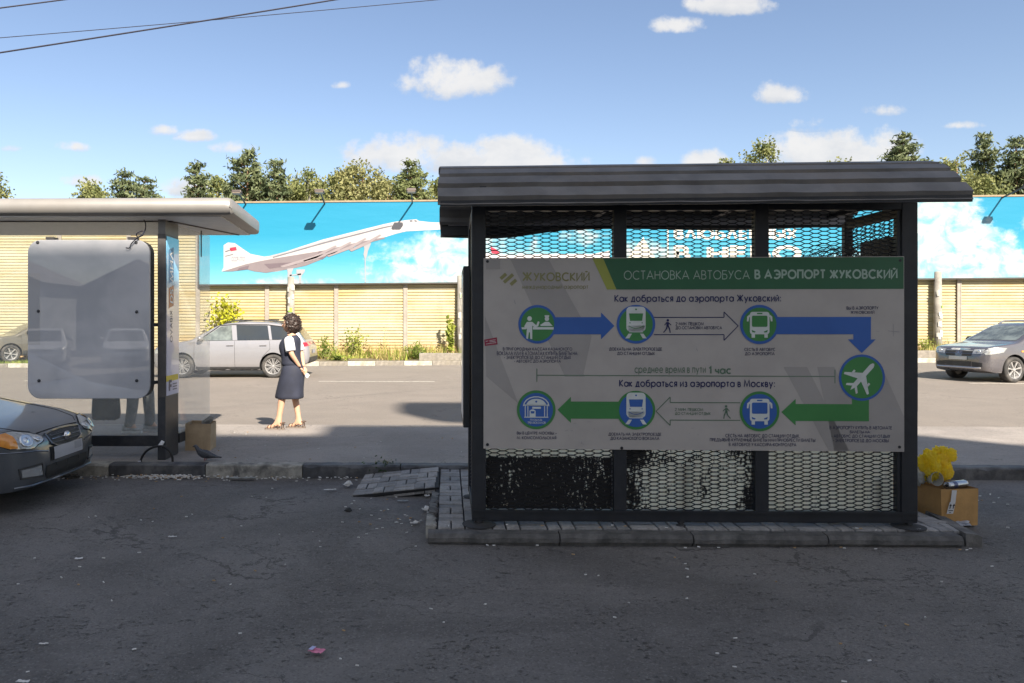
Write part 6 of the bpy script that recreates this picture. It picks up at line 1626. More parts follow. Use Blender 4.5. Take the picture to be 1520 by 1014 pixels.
build_sedan('near_sedan', 'dark grey sedan nosing in at the left edge with one amber cornered headlamp in view', (c0.x, c0.y, -.008), RZ4, M_dgr)
M_wht = paint('white_paint', (.62, .62, .62), da=.06, metal=.1)
build_sedan('parked_sedan', 'white sedan parked in the yard behind the photographer, seen only in the poster glass', (-15.0, -12.6, -.008), R(66), M_wht, full=False)
build_sedan('parked_sedan', 'second white sedan in the yard behind the photographer, seen only in the poster glass', (-12.0, -13.0, -.008), R(68), M_wht, full=False)
build_sedan('parked_sedan', 'grey sedan farther back in the yard behind the photographer, seen only in the poster glass', (-19.5, -15.5, -.008), R(62), M_gry, full=False)
# ================================================================== PEOPLE
M_skin = mat('skin', (.55, .33, .22), .55, var=.06, nscale=12, spec=.4)
M_skin2 = mat('skin_darker', (.45, .28, .20), .55, var=.06)  # slightly darker skin tone for the passer-by
M_hair = mat('dark_hair', (.030, .018, .014), .5, var=.5, nscale=30)
M_navy = mat('navy_cloth', (.022, .026, .045), .8, var=.15, nscale=10, bump=.2, bscale=60)
M_shirt = mat('white_shirt', (.72, .73, .75), .8, var=.05, nscale=12, bump=.2, bscale=30)
M_sandal = mat('brown_leather', (.075, .045, .030), .5, var=.2)
M_sole = mat('sole', (.16, .13, .11), .7)
M_frame_g = mat('glasses_black', (.02, .02, .02), .3)
def head_into(mb, W, c, h=.225, wdt=.076, dep=.098):
    """head with brow, nose, lips, chin and ears; c = centre of the head; W(f, l, z) maps body axes to the world"""
    prof = [(-.5,.02,.30,.22),(-.46,.02,.52,.40),(-.40,.03,.70,.55),(-.30,.02,.84,.70),(-.18,.0,.93,.86),(-.05,-.01,.98,.97),(.1,-.02,1.0,1.0),(.25,-.03,.95,.96),(.36,-.04,.80,.82),(.44,-.05,.58,.60),(.49,-.05,.3,.32),(.5,-.05,.05,.05)]
    rings = []
    for (q, off, fd, fw) in prof:
        ring = []
        for k in range(24):
            a = 2*PI*k/24; ca, sa = math.cos(a), math.sin(a)
            fr = 1.0
            if ca > 0: fr = .93
            x = dep*fd*ca*fr + off*dep*2; y = wdt*fw*sa
            if abs(sa) < .3 and ca > 0:      # midline of the face
                if -.22 < q < -.0: x += .022*(1 - abs(q + .14)/.16)*(1 - abs(sa)/.3)
                if -.36 < q < -.24: x += .006
                if 0 <= q < .08: x -= .006
            ring.append(W(c[0] + x, c[1] + y, c[2] + q*h))
        rings.append(ring)
    mb.rings(rings)
    nb = [W(c[0] + dep*.93, c[1], c[2] + .01), W(c[0] + dep*1.13, c[1], c[2] - .030)]
    mb.tube([nb[0], nb[1]], [.007, .012], 8)
    for s_ in (1, -1): mb.tube([W(c[0] - .012, c[1] + s_*wdt*.97, c[2] - .035), W(c[0] - .016, c[1] + s_*(wdt + .008), c[2] - .005), W(c[0] - .012, c[1] + s_*(wdt + .004), c[2] + .018)], [.008, .014, .010], 8)
def fingers(mb, W, wrist, palm_dir, across, curl, size=1.0, skin_r=.0085):
    """palm and five separate bent fingers as skinned chains rooted in the palm"""
    w0 = Vector(wrist); d = Vector(palm_dir).normalized(); a = Vector(across).normalized(); n = Vector(curl).normalized()
    V = [w0, w0 + d*.035*size, w0 + d*.075*size]; E = [(0, 1), (1, 2)]; Rr = [(.020, .017), (.030, .014), (.032, .013)]
    for k, (off, ln_, bend) in enumerate(((-.028, .062, .5), (-.010, .072, .6), (.010, .068, .7), (.027, .055, .8))):
        b = w0 + d*.078*size + a*off*size; i0 = len(V)
        d1 = (d + n*bend*.4).normalized(); d2 = (d + n*bend*1.1).normalized(); d3 = (d*.6 + n*bend*1.6).normalized()
        V += [b, b + d1*ln_*.42*size, b + d1*ln_*.42*size + d2*ln_*.34*size, b + d1*ln_*.42*size + d2*ln_*.34*size + d3*ln_*.26*size]
        E += [(2, i0), (i0, i0+1), (i0+1, i0+2), (i0+2, i0+3)]; Rr += [skin_r, skin_r, skin_r*.92, skin_r*.8]
    b = w0 + d*.025*size - a*.026*size; i0 = len(V)
    V += [b, b - a*.022*size + d*.022*size + n*.012, b - a*.026*size + d*.050*size + n*.024]; E += [(1, i0), (i0, i0+1), (i0+1, i0+2)]; Rr += [.011, .0095, .008]
    me = skin([tuple(W(*v)) for v in V], E, Rr, 1, 0); mb_from(me, mb); bpy.data.meshes.remove(me)

# ---- woman in vest and skirt, hands clasped behind her back
WG = G(432, 636.5, .118)
fa = R(10); fwd = Vector((-math.cos(fa), math.sin(fa), 0)); lef = Vector((-fwd.y, fwd.x, 0))
def WW(f, l, z): return WG + fwd*f + lef*l + Vector((0, 0, z))
wom = thing('person', 'woman with curly dark hair in navy vest and skirt, hands clasped behind her back', 'person', WG)
V = [(-.01,0,.86),(-.02,0,1.0),(0,0,1.17),(-.03,0,1.31),(.005,0,1.375),(.02,0,1.43),
     (-.02,.125,1.29),(-.075,.185,1.08),(-.165,.075,.885),
     (-.02,-.125,1.29),(-.085,-.19,1.08),(-.17,-.055,.885),
     (.0,.080,.80),(.095,.095,.47),(.155,.09,.10),(.12,.09,.045),(.25,.095,.035),(.33,.10,.03),
     (-.02,-.085,.80),(-.02,-.095,.47),(-.085,-.10,.10),(-.125,-.10,.045),(.0,-.105,.035),(.075,-.11,.03)]
E = [(0,1),(1,2),(2,3),(3,4),(4,5),(3,6),(6,7),(7,8),(3,9),(9,10),(10,11),(0,12),(12,13),(13,14),(14,15),(14,16),(16,17),(0,18),(18,19),(19,20),(20,21),(20,22),(22,23)]
Rr = [.125,.105,.115,.06,.05,.05,.052,.040,.025,.052,.040,.025,(.085,.085),.058,.036,.028,.026,.020,.085,.058,.034,.028,.026,.020]
me = skin([tuple(WW(*v)) for v in V], E, Rr, 2, 0)
mb = mb_from(me); head_into(mb, WW, (.025, 0, 1.495))
fingers(mb, WW, (-.165,.075,.885), (-.28,-.40,-.9), (.7,-.5,0), (.2,-.6,-.2), .92); fingers(mb, WW, (-.17,-.055,.885), (-.32,.42,-.85), (.7,.5,0), (.2,.6,-.2), .92)
body = mb.build('body', M_skin, wom, True)
# lower leg shape
def cloth(name, rings, m, cap=True, parent=None, sol=0):
    mb = MB(); mb.rings(rings, cap); o = mb.build(name, m, parent or wom, True)
    ss = o.modifiers.new('s', 'SUBSURF'); ss.levels = 1; ss.render_levels = 1
    if sol: so = o.modifiers.new('t', 'SOLIDIFY'); so.thickness = sol
    return o
def ring(W, cf, cl, z, rf, rl, n=24, pw=2.2, wav=0, ph=0, tilt=0):
    P = []
    for k in range(n):
        a = 2*PI*k/n; c, s_ = math.cos(a), math.sin(a); q = 1 + wav*math.sin(a*5 + ph)
        f = cf + rf*q*math.copysign(abs(c)**(2/pw), c); P.append(W(f, cl + rl*q*math.copysign(abs(s_)**(2/pw), s_), z + tilt*c))
    return P
cloth('skirt', [ring(WW,-.02,0,.945,.115,.135), ring(WW,-.03,0,.90,.150,.165), ring(WW,-.03,0,.80,.170,.185), ring(WW,-.0,0,.66,.185,.188,wav=.01), ring(WW,.02,0,.52,.196,.175,wav=.035,ph=1), ring(WW,.025,0,.435,.210,.178,wav=.06,ph=1.3), ring(WW,.02,0,.437,.185,.165,wav=.06,ph=1.3)], M_navy)
cloth('vest', [ring(WW,-.015,0,.885,.158,.168), ring(WW,-.01,0,.95,.140,.150,wav=.01), ring(WW,0,0,1.03,.132,.148,wav=.01), ring(WW,.015,0,1.12,.150,.160), ring(WW,.02,0,1.20,.155,.165,pw=2.4), ring(WW,-.005,0,1.28,.128,.160,pw=2.6), ring(WW,-.02,0,1.325,.095,.135), ring(WW,-.018,0,1.35,.060,.075)], M_navy)
for s_, (e) in ((1, (-.062,.178,1.115)), (-1, (-.068,-.182,1.115))):
    a = Vector((-.012, s_*.105, 1.31)); b = Vector((-.022, s_*.150, 1.285)); c = Vector(e)
    d1 = (c - b)
    def rr2(p, d, r, n=16):
        d = d.normalized(); x = d.cross(Vector((1, 0, 0))); x.normalize(); y = d.cross(x)
        return [WW(*(p + x*r*math.cos(2*PI*k/n) + y*r*1.08*math.sin(2*PI*k/n))) for k in range(n)]
    cloth('shirt_sleeve', [rr2(a, b - a + Vector((0,0,-.02)), .052), rr2(b, d1 + (b-a), .068), rr2(b.lerp(c, .5), d1, .068), rr2(c, d1, .070), rr2(c + Vector((0,0,.004)), d1, .062)], M_shirt)
cloth('shirt_collar', [ring(WW,-.012,0,1.345,.064,.066), ring(WW,-.006,0,1.372,.056,.058), ring(WW,-.004,0,1.385,.060,.062,tilt=-.01), ring(WW,-.008,0,1.36,.070,.072,tilt=-.01)], M_navy)
# curly hair: a lumpy cap covered in small rings
mb = MB(); hc = (-.012, 0, 1.512); rh = random.Random(2)
bm = bmesh.new(); bmesh.ops.create_icosphere(bm, subdivisions=4, radius=1); off = len(mb.v)
def hair_r(v):
    r = Vector((.132, .126, .136)); d = 1 + .10*mnoise.noise(v*4) + .08*mnoise.noise(v*9)
    p = Vector((v.x*r.x, v.y*r.y, v.z*r.z))*d
    if v.x > .35 and v.z < .45: p *= .74
    if v.z < -.3: p.x -= .02
    return p
for v in bm.verts: p = hair_r(v.co.copy()); mb.v.append(tuple(WW(hc[0]+p.x, hc[1]+p.y, hc[2]+p.z)))
for f in bm.faces: mb.f.append(tuple(off + v.index for v in f.verts)); mb.mi.append(0)
bm.free()
for k in range(340):
    v = Vector((rh.gauss(0,1), rh.gauss(0,1), rh.gauss(0,1))).normalized()
    if v.x > .45 and v.z < .35: continue
    p = hair_r(v)*rh.uniform(.97, 1.06); r_ = rh.uniform(.008, .017); t1 = v.cross(Vector((rh.random(), rh.random(), rh.random()))).normalized(); t2 = (v*.6 + v.cross(t1)).normalized()
    mb.tube([WW(*(Vector(hc) + p + t1*r_*math.cos(a) + t2*r_*math.sin(a))) for a in [i*.9 for i in range(8)]], .0035, 4)
mb.build('hair', M_hair, wom, False)
mb = MB()
for s_ in (1, -1): 
    mb.tube([WW(.118 + .006*math.cos(a), s_*.035 + .022*math.cos(a), 1.505 + .018*math.sin(a)) for a in [2*PI*k/12 for k in range(13)]], .0022, 5)
    mb.tube([WW(.116, s_*.056, 1.508), WW(.03, s_*.079, 1.512)], .0022, 5)
mb.tube([WW(.122, .014, 1.508), WW(.122, -.014, 1.508)], .002, 5)
mb.build('glasses', M_frame_g, wom)
mb = MB(); bw = [(-.165,.075,.885)]
p = WW(-.158,.083,.90); mb.tube([WW(-.158 + .03*math.cos(a), .083 + .026*math.sin(a), .90 + .012*math.cos(a)) for a in [2*PI*k/14 for k in range(15)]], .005, 6); mb.build('bracelet', M_frame_g, wom)
mb = MB(); ico(mb, WW(-.245, .01, .765), .03, 2, .5, 3, (1, .8, 1.2)); mb.build('tissue', M_shirt, wom, False)
for (c0, l0) in ((.12, .095), (-.122, -.105)):
    mb = MB(); so = []
    outl = [(-.055,-.030),(-.06,0),(-.055,.030),(.05,.034),(.13,.046),(.21,.042),(.235,.012),(.225,-.02),(.16,-.042),(.05,-.034)]
    mb.rings([[WW(c0 + a, l0 + b, z) for a, b in outl] for z in (.0, .022)]); sl = mb.build('sandal', M_sole, wom)
    mb = MB()
    for f_, w_, h_ in ((-.03, .034, .10), (.03, .036, .078), (.085, .040, .060), (.135, .044, .050), (.18, .044, .042)):
        mb.tube([WW(c0 + f_, l0 + w_*math.cos(a), .018 + h_*math.sin(a)*.85) for a in [PI*k/8 for k in range(9)]], .0075, 6)
    mb.tube([WW(c0 - .03 + .035*math.cos(a), l0 + .036*math.sin(a), .095) for a in [2*PI*k/12 for k in range(13)]], .006, 6)
    mb.tube([WW(c0 + .20, l0, .035), WW(c0 + .14, l0, .057), WW(c0 + .06, l0, .082), WW(c0 - .0, l0, .1)], .006, 6)
    mb.build('strap', M_sandal, sl)

# ---- passer-by behind the poster frame
PG = G(205, 641, .118)
fw2 = Vector((math.cos(R(-8)), math.sin(R(-8)), 0)); lf2 = Vector((-fw2.y, fw2.x, 0))
def W2(f, l, z): return PG + fw2*f + lf2*l + Vector((0, 0, z))
man = thing('person', 'passer-by in worn grey jeans and sneakers, only the legs visible under the poster frame', 'person', PG)
V = [(0,0,.95),(0,0,1.12),(0,0,1.30),(0,0,1.44),(.01,0,1.52),(.02,0,1.58),(0,.17,1.42),(.02,.22,1.14),(.08,.22,.90),(0,-.17,1.42),(-.10,-.24,1.15),(-.22,-.26,.92),
     (0,.09,.90),(.10,.10,.52),(.13,.10,.10),(.09,.10,.05),(.24,.10,.04),(0,-.09,.90),(-.02,-.10,.52),(-.06,-.10,.10),(-.11,-.10,.05),(.04,-.10,.04)]
E = [(0,1),(1,2),(2,3),(3,4),(4,5),(3,6),(6,7),(7,8),(3,9),(9,10),(10,11),(0,12),(12,13),(13,14),(14,15),(14,16),(0,17),(17,18),(18,19),(19,20),(19,21)]
Rr = [.13,.12,.13,.07,.055,.055,.055,.043,.028,.055,.043,.028,.09,.06,.04,.035,.03,.09,.06,.04,.035,.03]
me = skin([tuple(W2(*v)) for v in V], E, Rr, 2, 0); mb = mb_from(me); head_into(mb, W2, (.03, 0, 1.66))
fingers(mb, W2, (.08,.22,.90), (.05,0,-1), (1,0,0), (0,-1,0)); fingers(mb, W2, (-.22,-.26,.92), (0,0,-1), (1,0,0), (0,1,0))
mb.build('body', M_skin2, man, True)
M_jean = mat('washed_denim', (.12, .125, .135), .85, var=.4, nscale=7, bump=.3, bscale=80, dirt=(.26, .27, .28), dirt_amt=.5, dscale=5)
M_jack = mat('dark_jacket', (.03, .03, .035), .8); M_bag = mat('bag_fabric', (.040, .042, .046), .8, var=.3, nscale=9, bump=.3)
for s_, kf, af in ((1, .10, .13), (-1, -.02, -.06)):
    def rg_(f, l, z, r, ex=1): return [W2(f + r*ex*math.cos(2*PI*k/16), l + r*math.sin(2*PI*k/16), z + .006*math.sin(k*1.3)) for k in range(16)]
    cloth('trouser_leg', [rg_(0, s_*.07, .97, .13), rg_(.01, s_*.09, .88, .115), rg_(kf*.6, s_*.10, .70, .095), rg_(kf, s_*.10, .52, .080), rg_(kf*.9+af*.1, s_*.10, .38, .080), rg_(kf*.4+af*.6, s_*.10, .24, .072), rg_(af - .01, s_*.10, .12, .072), rg_(af - .01, s_*.10, .07, .078)], M_jean, parent=man)
cloth('jacket', [ring(W2,0,0,.90,.155,.19), ring(W2,0,0,1.05,.15,.185), ring(W2,0,0,1.25,.155,.20), ring(W2,0,0,1.42,.12,.19), ring(W2,0,0,1.50,.07,.09)], M_jack, parent=man)
for s_, pts_ in ((1, [(0,.16,1.43),(.02,.22,1.14),(.075,.22,.93)]), (-1, [(0,-.16,1.43),(-.10,-.24,1.15),(-.21,-.26,.95)])):
    mb = MB(); mb.tube([W2(*q) for q in pts_], [.075,.058,.048], 14); mb.build('jacket_sleeve', M_jack, man, True)
mb = MB(); ico(mb, W2(.005, 0, 1.70), .105, 3, .2, 5, (1.05, .95, .95)); mb.build('hair', M_hair, man, True)
M_shoe = mat('sneaker_grey', (.30, .31, .32), .7, var=.3, nscale=20); M_shw = mat('sneaker_sole', (.50, .52, .53), .7)
for af, l0 in ((.09, .10), (-.11, -.10)):
    mb = MB(); ou = [(-.06,-.035),(-.07,0),(-.06,.035),(.08,.04),(.17,.045),(.225,.02),(.22,-.02),(.15,-.045),(.05,-.04)]
    mb.rings([[W2(af + a, l0 + b, z) for a, b in ou] for z in (0, .028)]); so_ = mb.build('sneaker', M_shw, man)
    mb = MB(); mb.rings([[W2(af + a*s_ + o_, l0 + b*s_, z) for a, b in ou] for z, s_, o_ in ((.026, .96, 0), (.055, .90, 0), (.08, .62, -.02), (.11, .46, -.03))]); mb.build('upper', M_shoe, so_, True)
bg = thing('backpack', 'dark shapeless bag hanging low beside the passer-by under the poster frame', 'bag', W2(-.42, -.2, .2))
mb = MB(); rr_ = []; rbg = random.Random(1)
for z, rf, rl in ((.20,.14,.06),(.215,.195,.09),(.28,.205,.12),(.45,.19,.13),(.62,.17,.12),(.75,.13,.09),(.80,.05,.04)):
    rr_.append([W2(-.35 + rf*math.cos(2*PI*k/20)*(1 + .04*math.sin(k*2.1)), -.22 + rl*math.sin(2*PI*k/20), z + (.018*math.sin(k*1.9 + 1) if z < .25 else 0)) for k in range(20)])
mb.rings(rr_); mb.build('sack', M_bag, bg, True)
mb = MB()
for q, z in ((-.53, .215), (-.31, .195), (-.22, .20)): ico(mb, W2(q, -.22, z), .022, 2, sc=(1, 1, .8))
mb.build('toggle', M_bag, bg, True)
mb = MB(); mb.tube([W2(-.43, -.22, .78), W2(-.36, -.24, .88), W2(-.24, -.26, .83), W2(-.20, -.26, .82)], .012, 6); mb.build('strap', M_bag, bg)

# ================================================================== SMALL THINGS
# pigeon
M_pig = mat('pigeon_feather', (.045, .048, .058), .6, var=.35, nscale=40); M_pig2 = mat('pigeon_wing', (.075, .078, .088), .65, var=.3, nscale=30); M_pigf = mat('pigeon_foot', (.28, .08, .06), .6)
PD = 8.16
def Pg(px, py, dy=0): q = Q(px, py, PD); return Vector((q.x, q.y + dy, q.z))
pg = thing('pigeon', 'dark pigeon on the kerb edge in front of the open cardboard box, facing left', 'pigeon', G(303, 685, .118))
mb = MB(); spn = [(286.6,663.4,.35,1),(288.2,662.6,1.5,1),(290,662.2,2.5,1),(291.6,663.8,2.7,1),(293.6,667.0,3.2,1),(297,671.2,5.0,1.0),(302,674,6.0,1),(308,675.6,5.3,1),(313.5,676.8,3.7,1),(318,677.5,2.3,1.2),(324,678.3,1.4,1.7),(329,679,1.0,2.1)]
R_ = []
for i, (a, b, r, w_) in enumerate(spn):
    nx_, ny_ = (spn[min(i+1, len(spn)-1)][0] - spn[max(i-1,0)][0], spn[min(i+1, len(spn)-1)][1] - spn[max(i-1,0)][1]); l = math.hypot(nx_, ny_); ux, uy = -ny_/l, nx_/l
    R_.append([Pg(a + ux*r*math.cos(2*PI*k/16), b + uy*r*math.cos(2*PI*k/16), r*w_*.9*math.sin(2*PI*k/16)/F*PD) for k in range(16)])
mb.rings(R_); mb.build('body', M_pig, pg, True)
mb = MB(); mb.tube([Pg(287.6, 662.4), Pg(285.6, 663.6)], [.006, .002], 6); mb.build('beak', M_plast, pg)
for s_ in (-1, 1):
    mb = MB(); wg = [(297,668.8,.5),(300,669.8,2.5),(306,672,4.0),(312,674.6,3.2),(318,676.4,1.6),(322,677.5,.6)]
    R2 = [[Pg(a, b + 2.4*math.cos(2*PI*k/10)*r/3.2, s_*(5.0 - abs(i-2)*.75)/F*PD + s_*.8*math.sin(2*PI*k/10)/F*PD) for k in range(10)] for i, (a, b, r) in enumerate(wg)]
    mb.rings(R2); mb.build('wing', M_pig2, pg, True)
    mb = MB(); x_ = 303.5 if s_ < 0 else 305
    mb.tube([Pg(x_ + 1, 679.5, s_*.014), Pg(x_ + .6, 682.4, s_*.014), Pg(x_ - .8, 686.2, s_*.014)], [.006, .0035, .003], 6)
    for dx, dy in ((-3.2, -.012), (-3.4, .004), (-2.6, .018), (2, 0)): mb.tube([Pg(x_ - .8, 686.1, s_*.014), Pg(x_ - .8 + dx, 686.4, s_*.014 + dy)], [.003, .0018], 5)
    mb.build('leg', M_pigf, pg)
# hoop of black hose with pale cut ends
hp_ = thing('hose_hoop', 'bent piece of black hose stuck in the kerb like a low hoop at the post', 'hose', G(232, 686, .118))
pts = [Q(208.8, 685, 8.1), Q(211, 678, 8.1), Q(217, 670, 8.1), Q(226, 664.5, 8.1), Q(236, 662.4, 8.1), Q(245, 664, 8.1), Q(252, 670, 8.1), Q(255.6, 678, 8.1), Q(256.4, 686, 8.1)]
mb = MB(); mb.tube(crv(pts, 5), .0125, 10); mb.build('hose', M_seam, hp_, True)
for px_, py_ in ((208.8, 685), (252, 686.4)):
    mb = MB(); q = Q(px_, py_, 8.09); mb.tube([q, q + Vector((-.02, -.02, -.004))], .011, 8); mb.build('cut_end', M_platew, hp_)
mb = MB(); q0 = Q(237, 663, 8.17); q1 = Q(242, 655, 8.18); mb.tube([q0, q1], [.022, .020], 12); mb.build('paper_cup', M_shirt, label='crushed white paper cup wedged at the foot of the dark post', category='cup')

def crumple(mb, c, sx, sy, sz, seed, amt=.45, sub=3, fold=0):
    bm = bmesh.new(); bmesh.ops.create_icosphere(bm, subdivisions=sub, radius=1); off = len(mb.v)
    for v in bm.verts:
        n1_ = mnoise.noise(v.co*1.7 + Vector((seed, 0, 0))); n2_ = mnoise.noise(v.co*4.5 + Vector((0, seed, 0))); n3_ = abs(mnoise.noise(v.co*8 + Vector((0, 0, seed))))
        d = 1 + amt*n1_ + amt*.45*n2_ - amt*.75*n3_ + amt*.5*(.3 - abs(mnoise.noise(v.co*3.3 + Vector((seed, 2, 0)))))
        if fold:
            d = 1 + .20*mnoise.noise(v.co*1.5 + Vector((seed, 0, 0))) - fold*abs(mnoise.noise(Vector((v.co.x*4.2 + seed, v.co.y*4.2, v.co.z*1.4)))) - .35*fold*abs(mnoise.noise(v.co*7 + Vector((0, seed, 0)))) + .10*abs(mnoise.noise(v.co*12))
            if v.co.z > .5: d *= 1 + .22*mnoise.noise(Vector((v.co.x*5, v.co.y*5, seed)))
        mb.v.append((c[0] + v.co.x*sx*d, c[1] + v.co.y*sy*d, c[2] + v.co.z*sz*d))
    for f in bm.faces: mb.f.append(tuple(off + v.index for v in f.verts)); mb.mi.append(mb.k)
    bm.free()
def card(name, c, dirt): return mat(name, c, .85, var=.12, nscale=5, bump=.25, bscale=50, dirt=dirt, dirt_amt=.5, dscale=7)
M_card = card('cardboard', (.40, .30, .19), (.27, .20, .13)); M_card2 = card('cardboard_brown', (.42, .24, .085), (.28, .155, .06)); M_cedge = mat('cardboard_edge', (.10, .065, .04), .9)
def open_box(name, label, c, rz, w_, d_, h, m, lean=0, seed=0, flaps=()):
    root = thing(name, label, 'box', c, rz); th = .006; rnd = random.Random(seed)
    j = lambda a=.006: rnd.uniform(-a, a)
    cor = [(0,0),(w_,0),(w_,d_),(0,d_)]; b = [Vector((x, y, 0)) for x, y in cor]; t = [Vector((x + j() + lean*h, y + j(), h + j(.008))) for x, y in cor]
    ctr = Vector((w_/2, d_/2, 0))
    for k in range(4):
        mb = MB(); k2 = (k+1) % 4; N = 8; rows = []
        inward = (ctr - (b[k] + b[k2])/2); inward.z = 0; inward.normalize()
        for a in range(N+1):
            f = a/N; col = []
            for q in range(N+1):
                g = q/N; p = b[k].lerp(b[k2], f).lerp(t[k].lerp(t[k2], f), g)
                bulge = -.012*math.sin(PI*f)*math.sin(PI*min(1, g*.9)) + .006*mnoise.noise(Vector((f*3 + k*7, g*3, seed)))*math.sin(PI*f)
                p = p + inward*bulge
                if q == N: p.z -= .012*abs(mnoise.noise(Vector((f*5, k*3.3, seed))))*math.sin(PI*f)
                col.append(p)
            rows.append(col)
        vi = [[mb.vert(p) for p in c_] for c_ in rows]; vo = [[mb.vert(p + inward*th) for p in c_] for c_ in rows]
        for a in range(N):
            for q in range(N): mb.face((vi[a][q], vi[a+1][q], vi[a+1][q+1], vi[a][q+1])); mb.face((vo[a][q], vo[a][q+1], vo[a+1][q+1], vo[a+1][q]))
            mb.k = 1; mb.face((vi[a][N], vi[a+1][N], vo[a+1][N], vo[a][N])); mb.k = 0; mb.face((vi[a][0], vo[a][0], vo[a+1][0], vi[a+1][0]))
        mb.build('side', [m, M_cedge], root, local=True)
    mb = MB(); mb.box((0, 0, .001), (w_, d_, .006)); mb.build('bottom', m, root, local=True)
    return root
bc = G(274.6, 669, .118)
bxl = open_box('cardboard_box', 'open empty tan cardboard box with a folded newspaper, behind the pigeon', bc, R(2), .298, .27, .325, M_card, seed=3, lean=.02)
mb = MB(); mb.hexa([Vector(p) + bc for p in ((.03,.235,.30),(.16,.24,.30),(.16,.262,.30),(.03,.255,.30),(.14,.235,.385),(.15,.24,.38),(.15,.262,.38),(.14,.255,.385))]); 
nb_ = thing('newspaper', 'folded newspaper standing up out of the tan cardboard box', 'newspaper', bc + Vector((.2,.2,.3)))
mb = MB()
for q in range(4):
    o_ = Vector((0, .006*q, -.012*q)); mb.poly([bc + o_ + Vector((.13,.20,.315)), bc + o_ + Vector((.235,.205,.395)), bc + o_ + Vector((.27,.225,.375)), bc + o_ + Vector((.20,.235,.30))])
nw = mb.build('sheets', mat('newsprint', (.42, .42, .42), .8, var=.3, nscale=40), nb_); so = nw.modifiers.new('t', 'SOLIDIFY'); so.thickness = .002
# brown box with rubbish at the right
br = G(1398, 781.5, 0); rzb = R(6)
bxr = open_box('cardboard_box', 'brown cardboard box full of rubbish beside the right end of the dark shelter', (br.x, br.y, 0), rzb, .315, .62, .305, M_card2, seed=8)
Mb = Matrix.Translation((br.x, br.y, 0)) @ Matrix.Rotation(rzb, 4, 'Z')
def Bx(x, y, z): return Mb @ Vector((x, y, z))
mb = MB(); mb.poly([Bx(.055,-.014,.305), Bx(.115,-.014,.30), Bx(.10,-.017,.06), Bx(.022,-.015,.09)][::-1] if 0 else [Bx(.075,-.0165,.295), Bx(.118,-.0165,.293), Bx(.105,-.0175,.20), Bx(.062,-.0175,.20)])
mb.poly([Bx(.055,-.0175,.20), Bx(.105,-.0175,.20), Bx(.085,-.0165,.105), Bx(.028,-.0155,.105)])
lbl = mb.build('shipping_label', mat('label_white', (.55, .55, .55), .6, var=.05), bxr)
mb = MB()
for x in (.05, .078):
    mb.poly([Bx(x, -.019, .145), Bx(x+.008, -.019, .145), Bx(x+.014, -.019, .172), Bx(x+.006, -.019, .172)]); mb.poly([Bx(x-.002, -.019, .168), Bx(x+.022, -.019, .168), Bx(x+.014, -.019, .186)])
mb.poly([Bx(.042,-.0185,.134), Bx(.084,-.0185,.134), Bx(.081,-.0185,.127), Bx(.040,-.0185,.127)])
mb.poly([Bx(.048,-.0185,.117), Bx(.066,-.0185,.117), Bx(.065,-.0185,.112), Bx(.047,-.0185,.112)])
mb.build('label_print', M_seam, bxr)
def film(name, col, tr=.45, rough=.25):
    m = bpy.data.materials.new(name); m.use_nodes = True; t = NT(m.node_tree); b = t.n['Principled BSDF']
    v = t.new('ShaderNodeTexCoord').outputs['Object']; n = t.noise(v, 30, 5, .6, 1.0)
    t.put(b.inputs['Base Color'], t.mix(n, tuple(q*.8 for q in col), col)); b.inputs['Roughness'].default_value = rough
    bp = t.new('ShaderNodeBump'); bp.inputs['Strength'].default_value = .8; bp.inputs['Distance'].default_value = .01; t.put(bp.inputs['Height'], t.noise(v, 22, 4, .6, 2.0)); t.l.new(bp.outputs[0], b.inputs['Normal'])
    tl = t.new('ShaderNodeBsdfTranslucent'); t.put(tl.inputs[0], col); mx_ = t.new('ShaderNodeMixShader'); mx_.inputs[0].default_value = tr
    t.l.new(b.outputs[0], mx_.inputs[1]); t.l.new(tl.outputs[0], mx_.inputs[2]); t.l.new(mx_.outputs[0], t.n['Material Output'].inputs[0]); return m
M_ybag = film('yellow_film', (.97, .83, .14), .75); M_wfilm = film('white_film', (.62, .63, .62)); M_clear = film('clear_film', (.45, .47, .45), .4, .1)
yb = thing('plastic_bag', 'crumpled bright yellow plastic bag on top of the brown rubbish box', 'plastic bag', Q(1390, 712, 6.2))
mb = MB(); q = Q(1384, 692, 6.2); crumple(mb, q, .135, .10, .145, 1.3, .26, 5, fold=.55); q = Q(1401, 676, 6.22); crumple(mb, q, .110, .07, .075, 4.3, .30, 5, fold=.6); mb.build('film', M_ybag, yb, False)
mb = MB(); q = Q(1404, 700, 6.14); crumple(mb, q, .065, .05, .085, 9.2, .45, 4, fold=.5); mb.build('knot', M_ybag, yb)
mb = MB(); crumple(mb, Q(1363, 708, 6.2), .055, .05, .07, 3.7, .5, 3); mb.build('white_bag', M_wfilm, label='small crumpled white bag beside the yellow bag in the brown box', category='plastic bag')
cupc = Q(1391, 711, 6.1); cd = Vector((.12, -1, .12)).normalized()
cup = thing('plastic_cup', 'clear plastic cup lying on its side in front of the yellow bag', 'cup', cupc)
x_ = cd.cross(Vector((0,0,1))).normalized(); y_ = x_.cross(cd)
mb = MB(); R_ = []
for k, (h, r) in enumerate(((0,.056),(-.006,.052),(-.10,.038),(-.10,.0))): R_.append([cupc + cd*h + (x_*math.cos(2*PI*q/20) + y_*math.sin(2*PI*q/20))*r for q in range(20)])
mb.rings(R_, False); mb.build('wall', M_clear, cup, True)
mb = MB(); mb.tube([cupc + (x_*math.cos(2*PI*q/20) + y_*math.sin(2*PI*q/20))*.056 for q in range(21)], .003, 5); mb.build('rim', M_wfilm, cup, True)
can = thing('drink_can', 'silver drink can lying on the rim of the brown rubbish box', 'can', Q(1419, 720, 6.05))
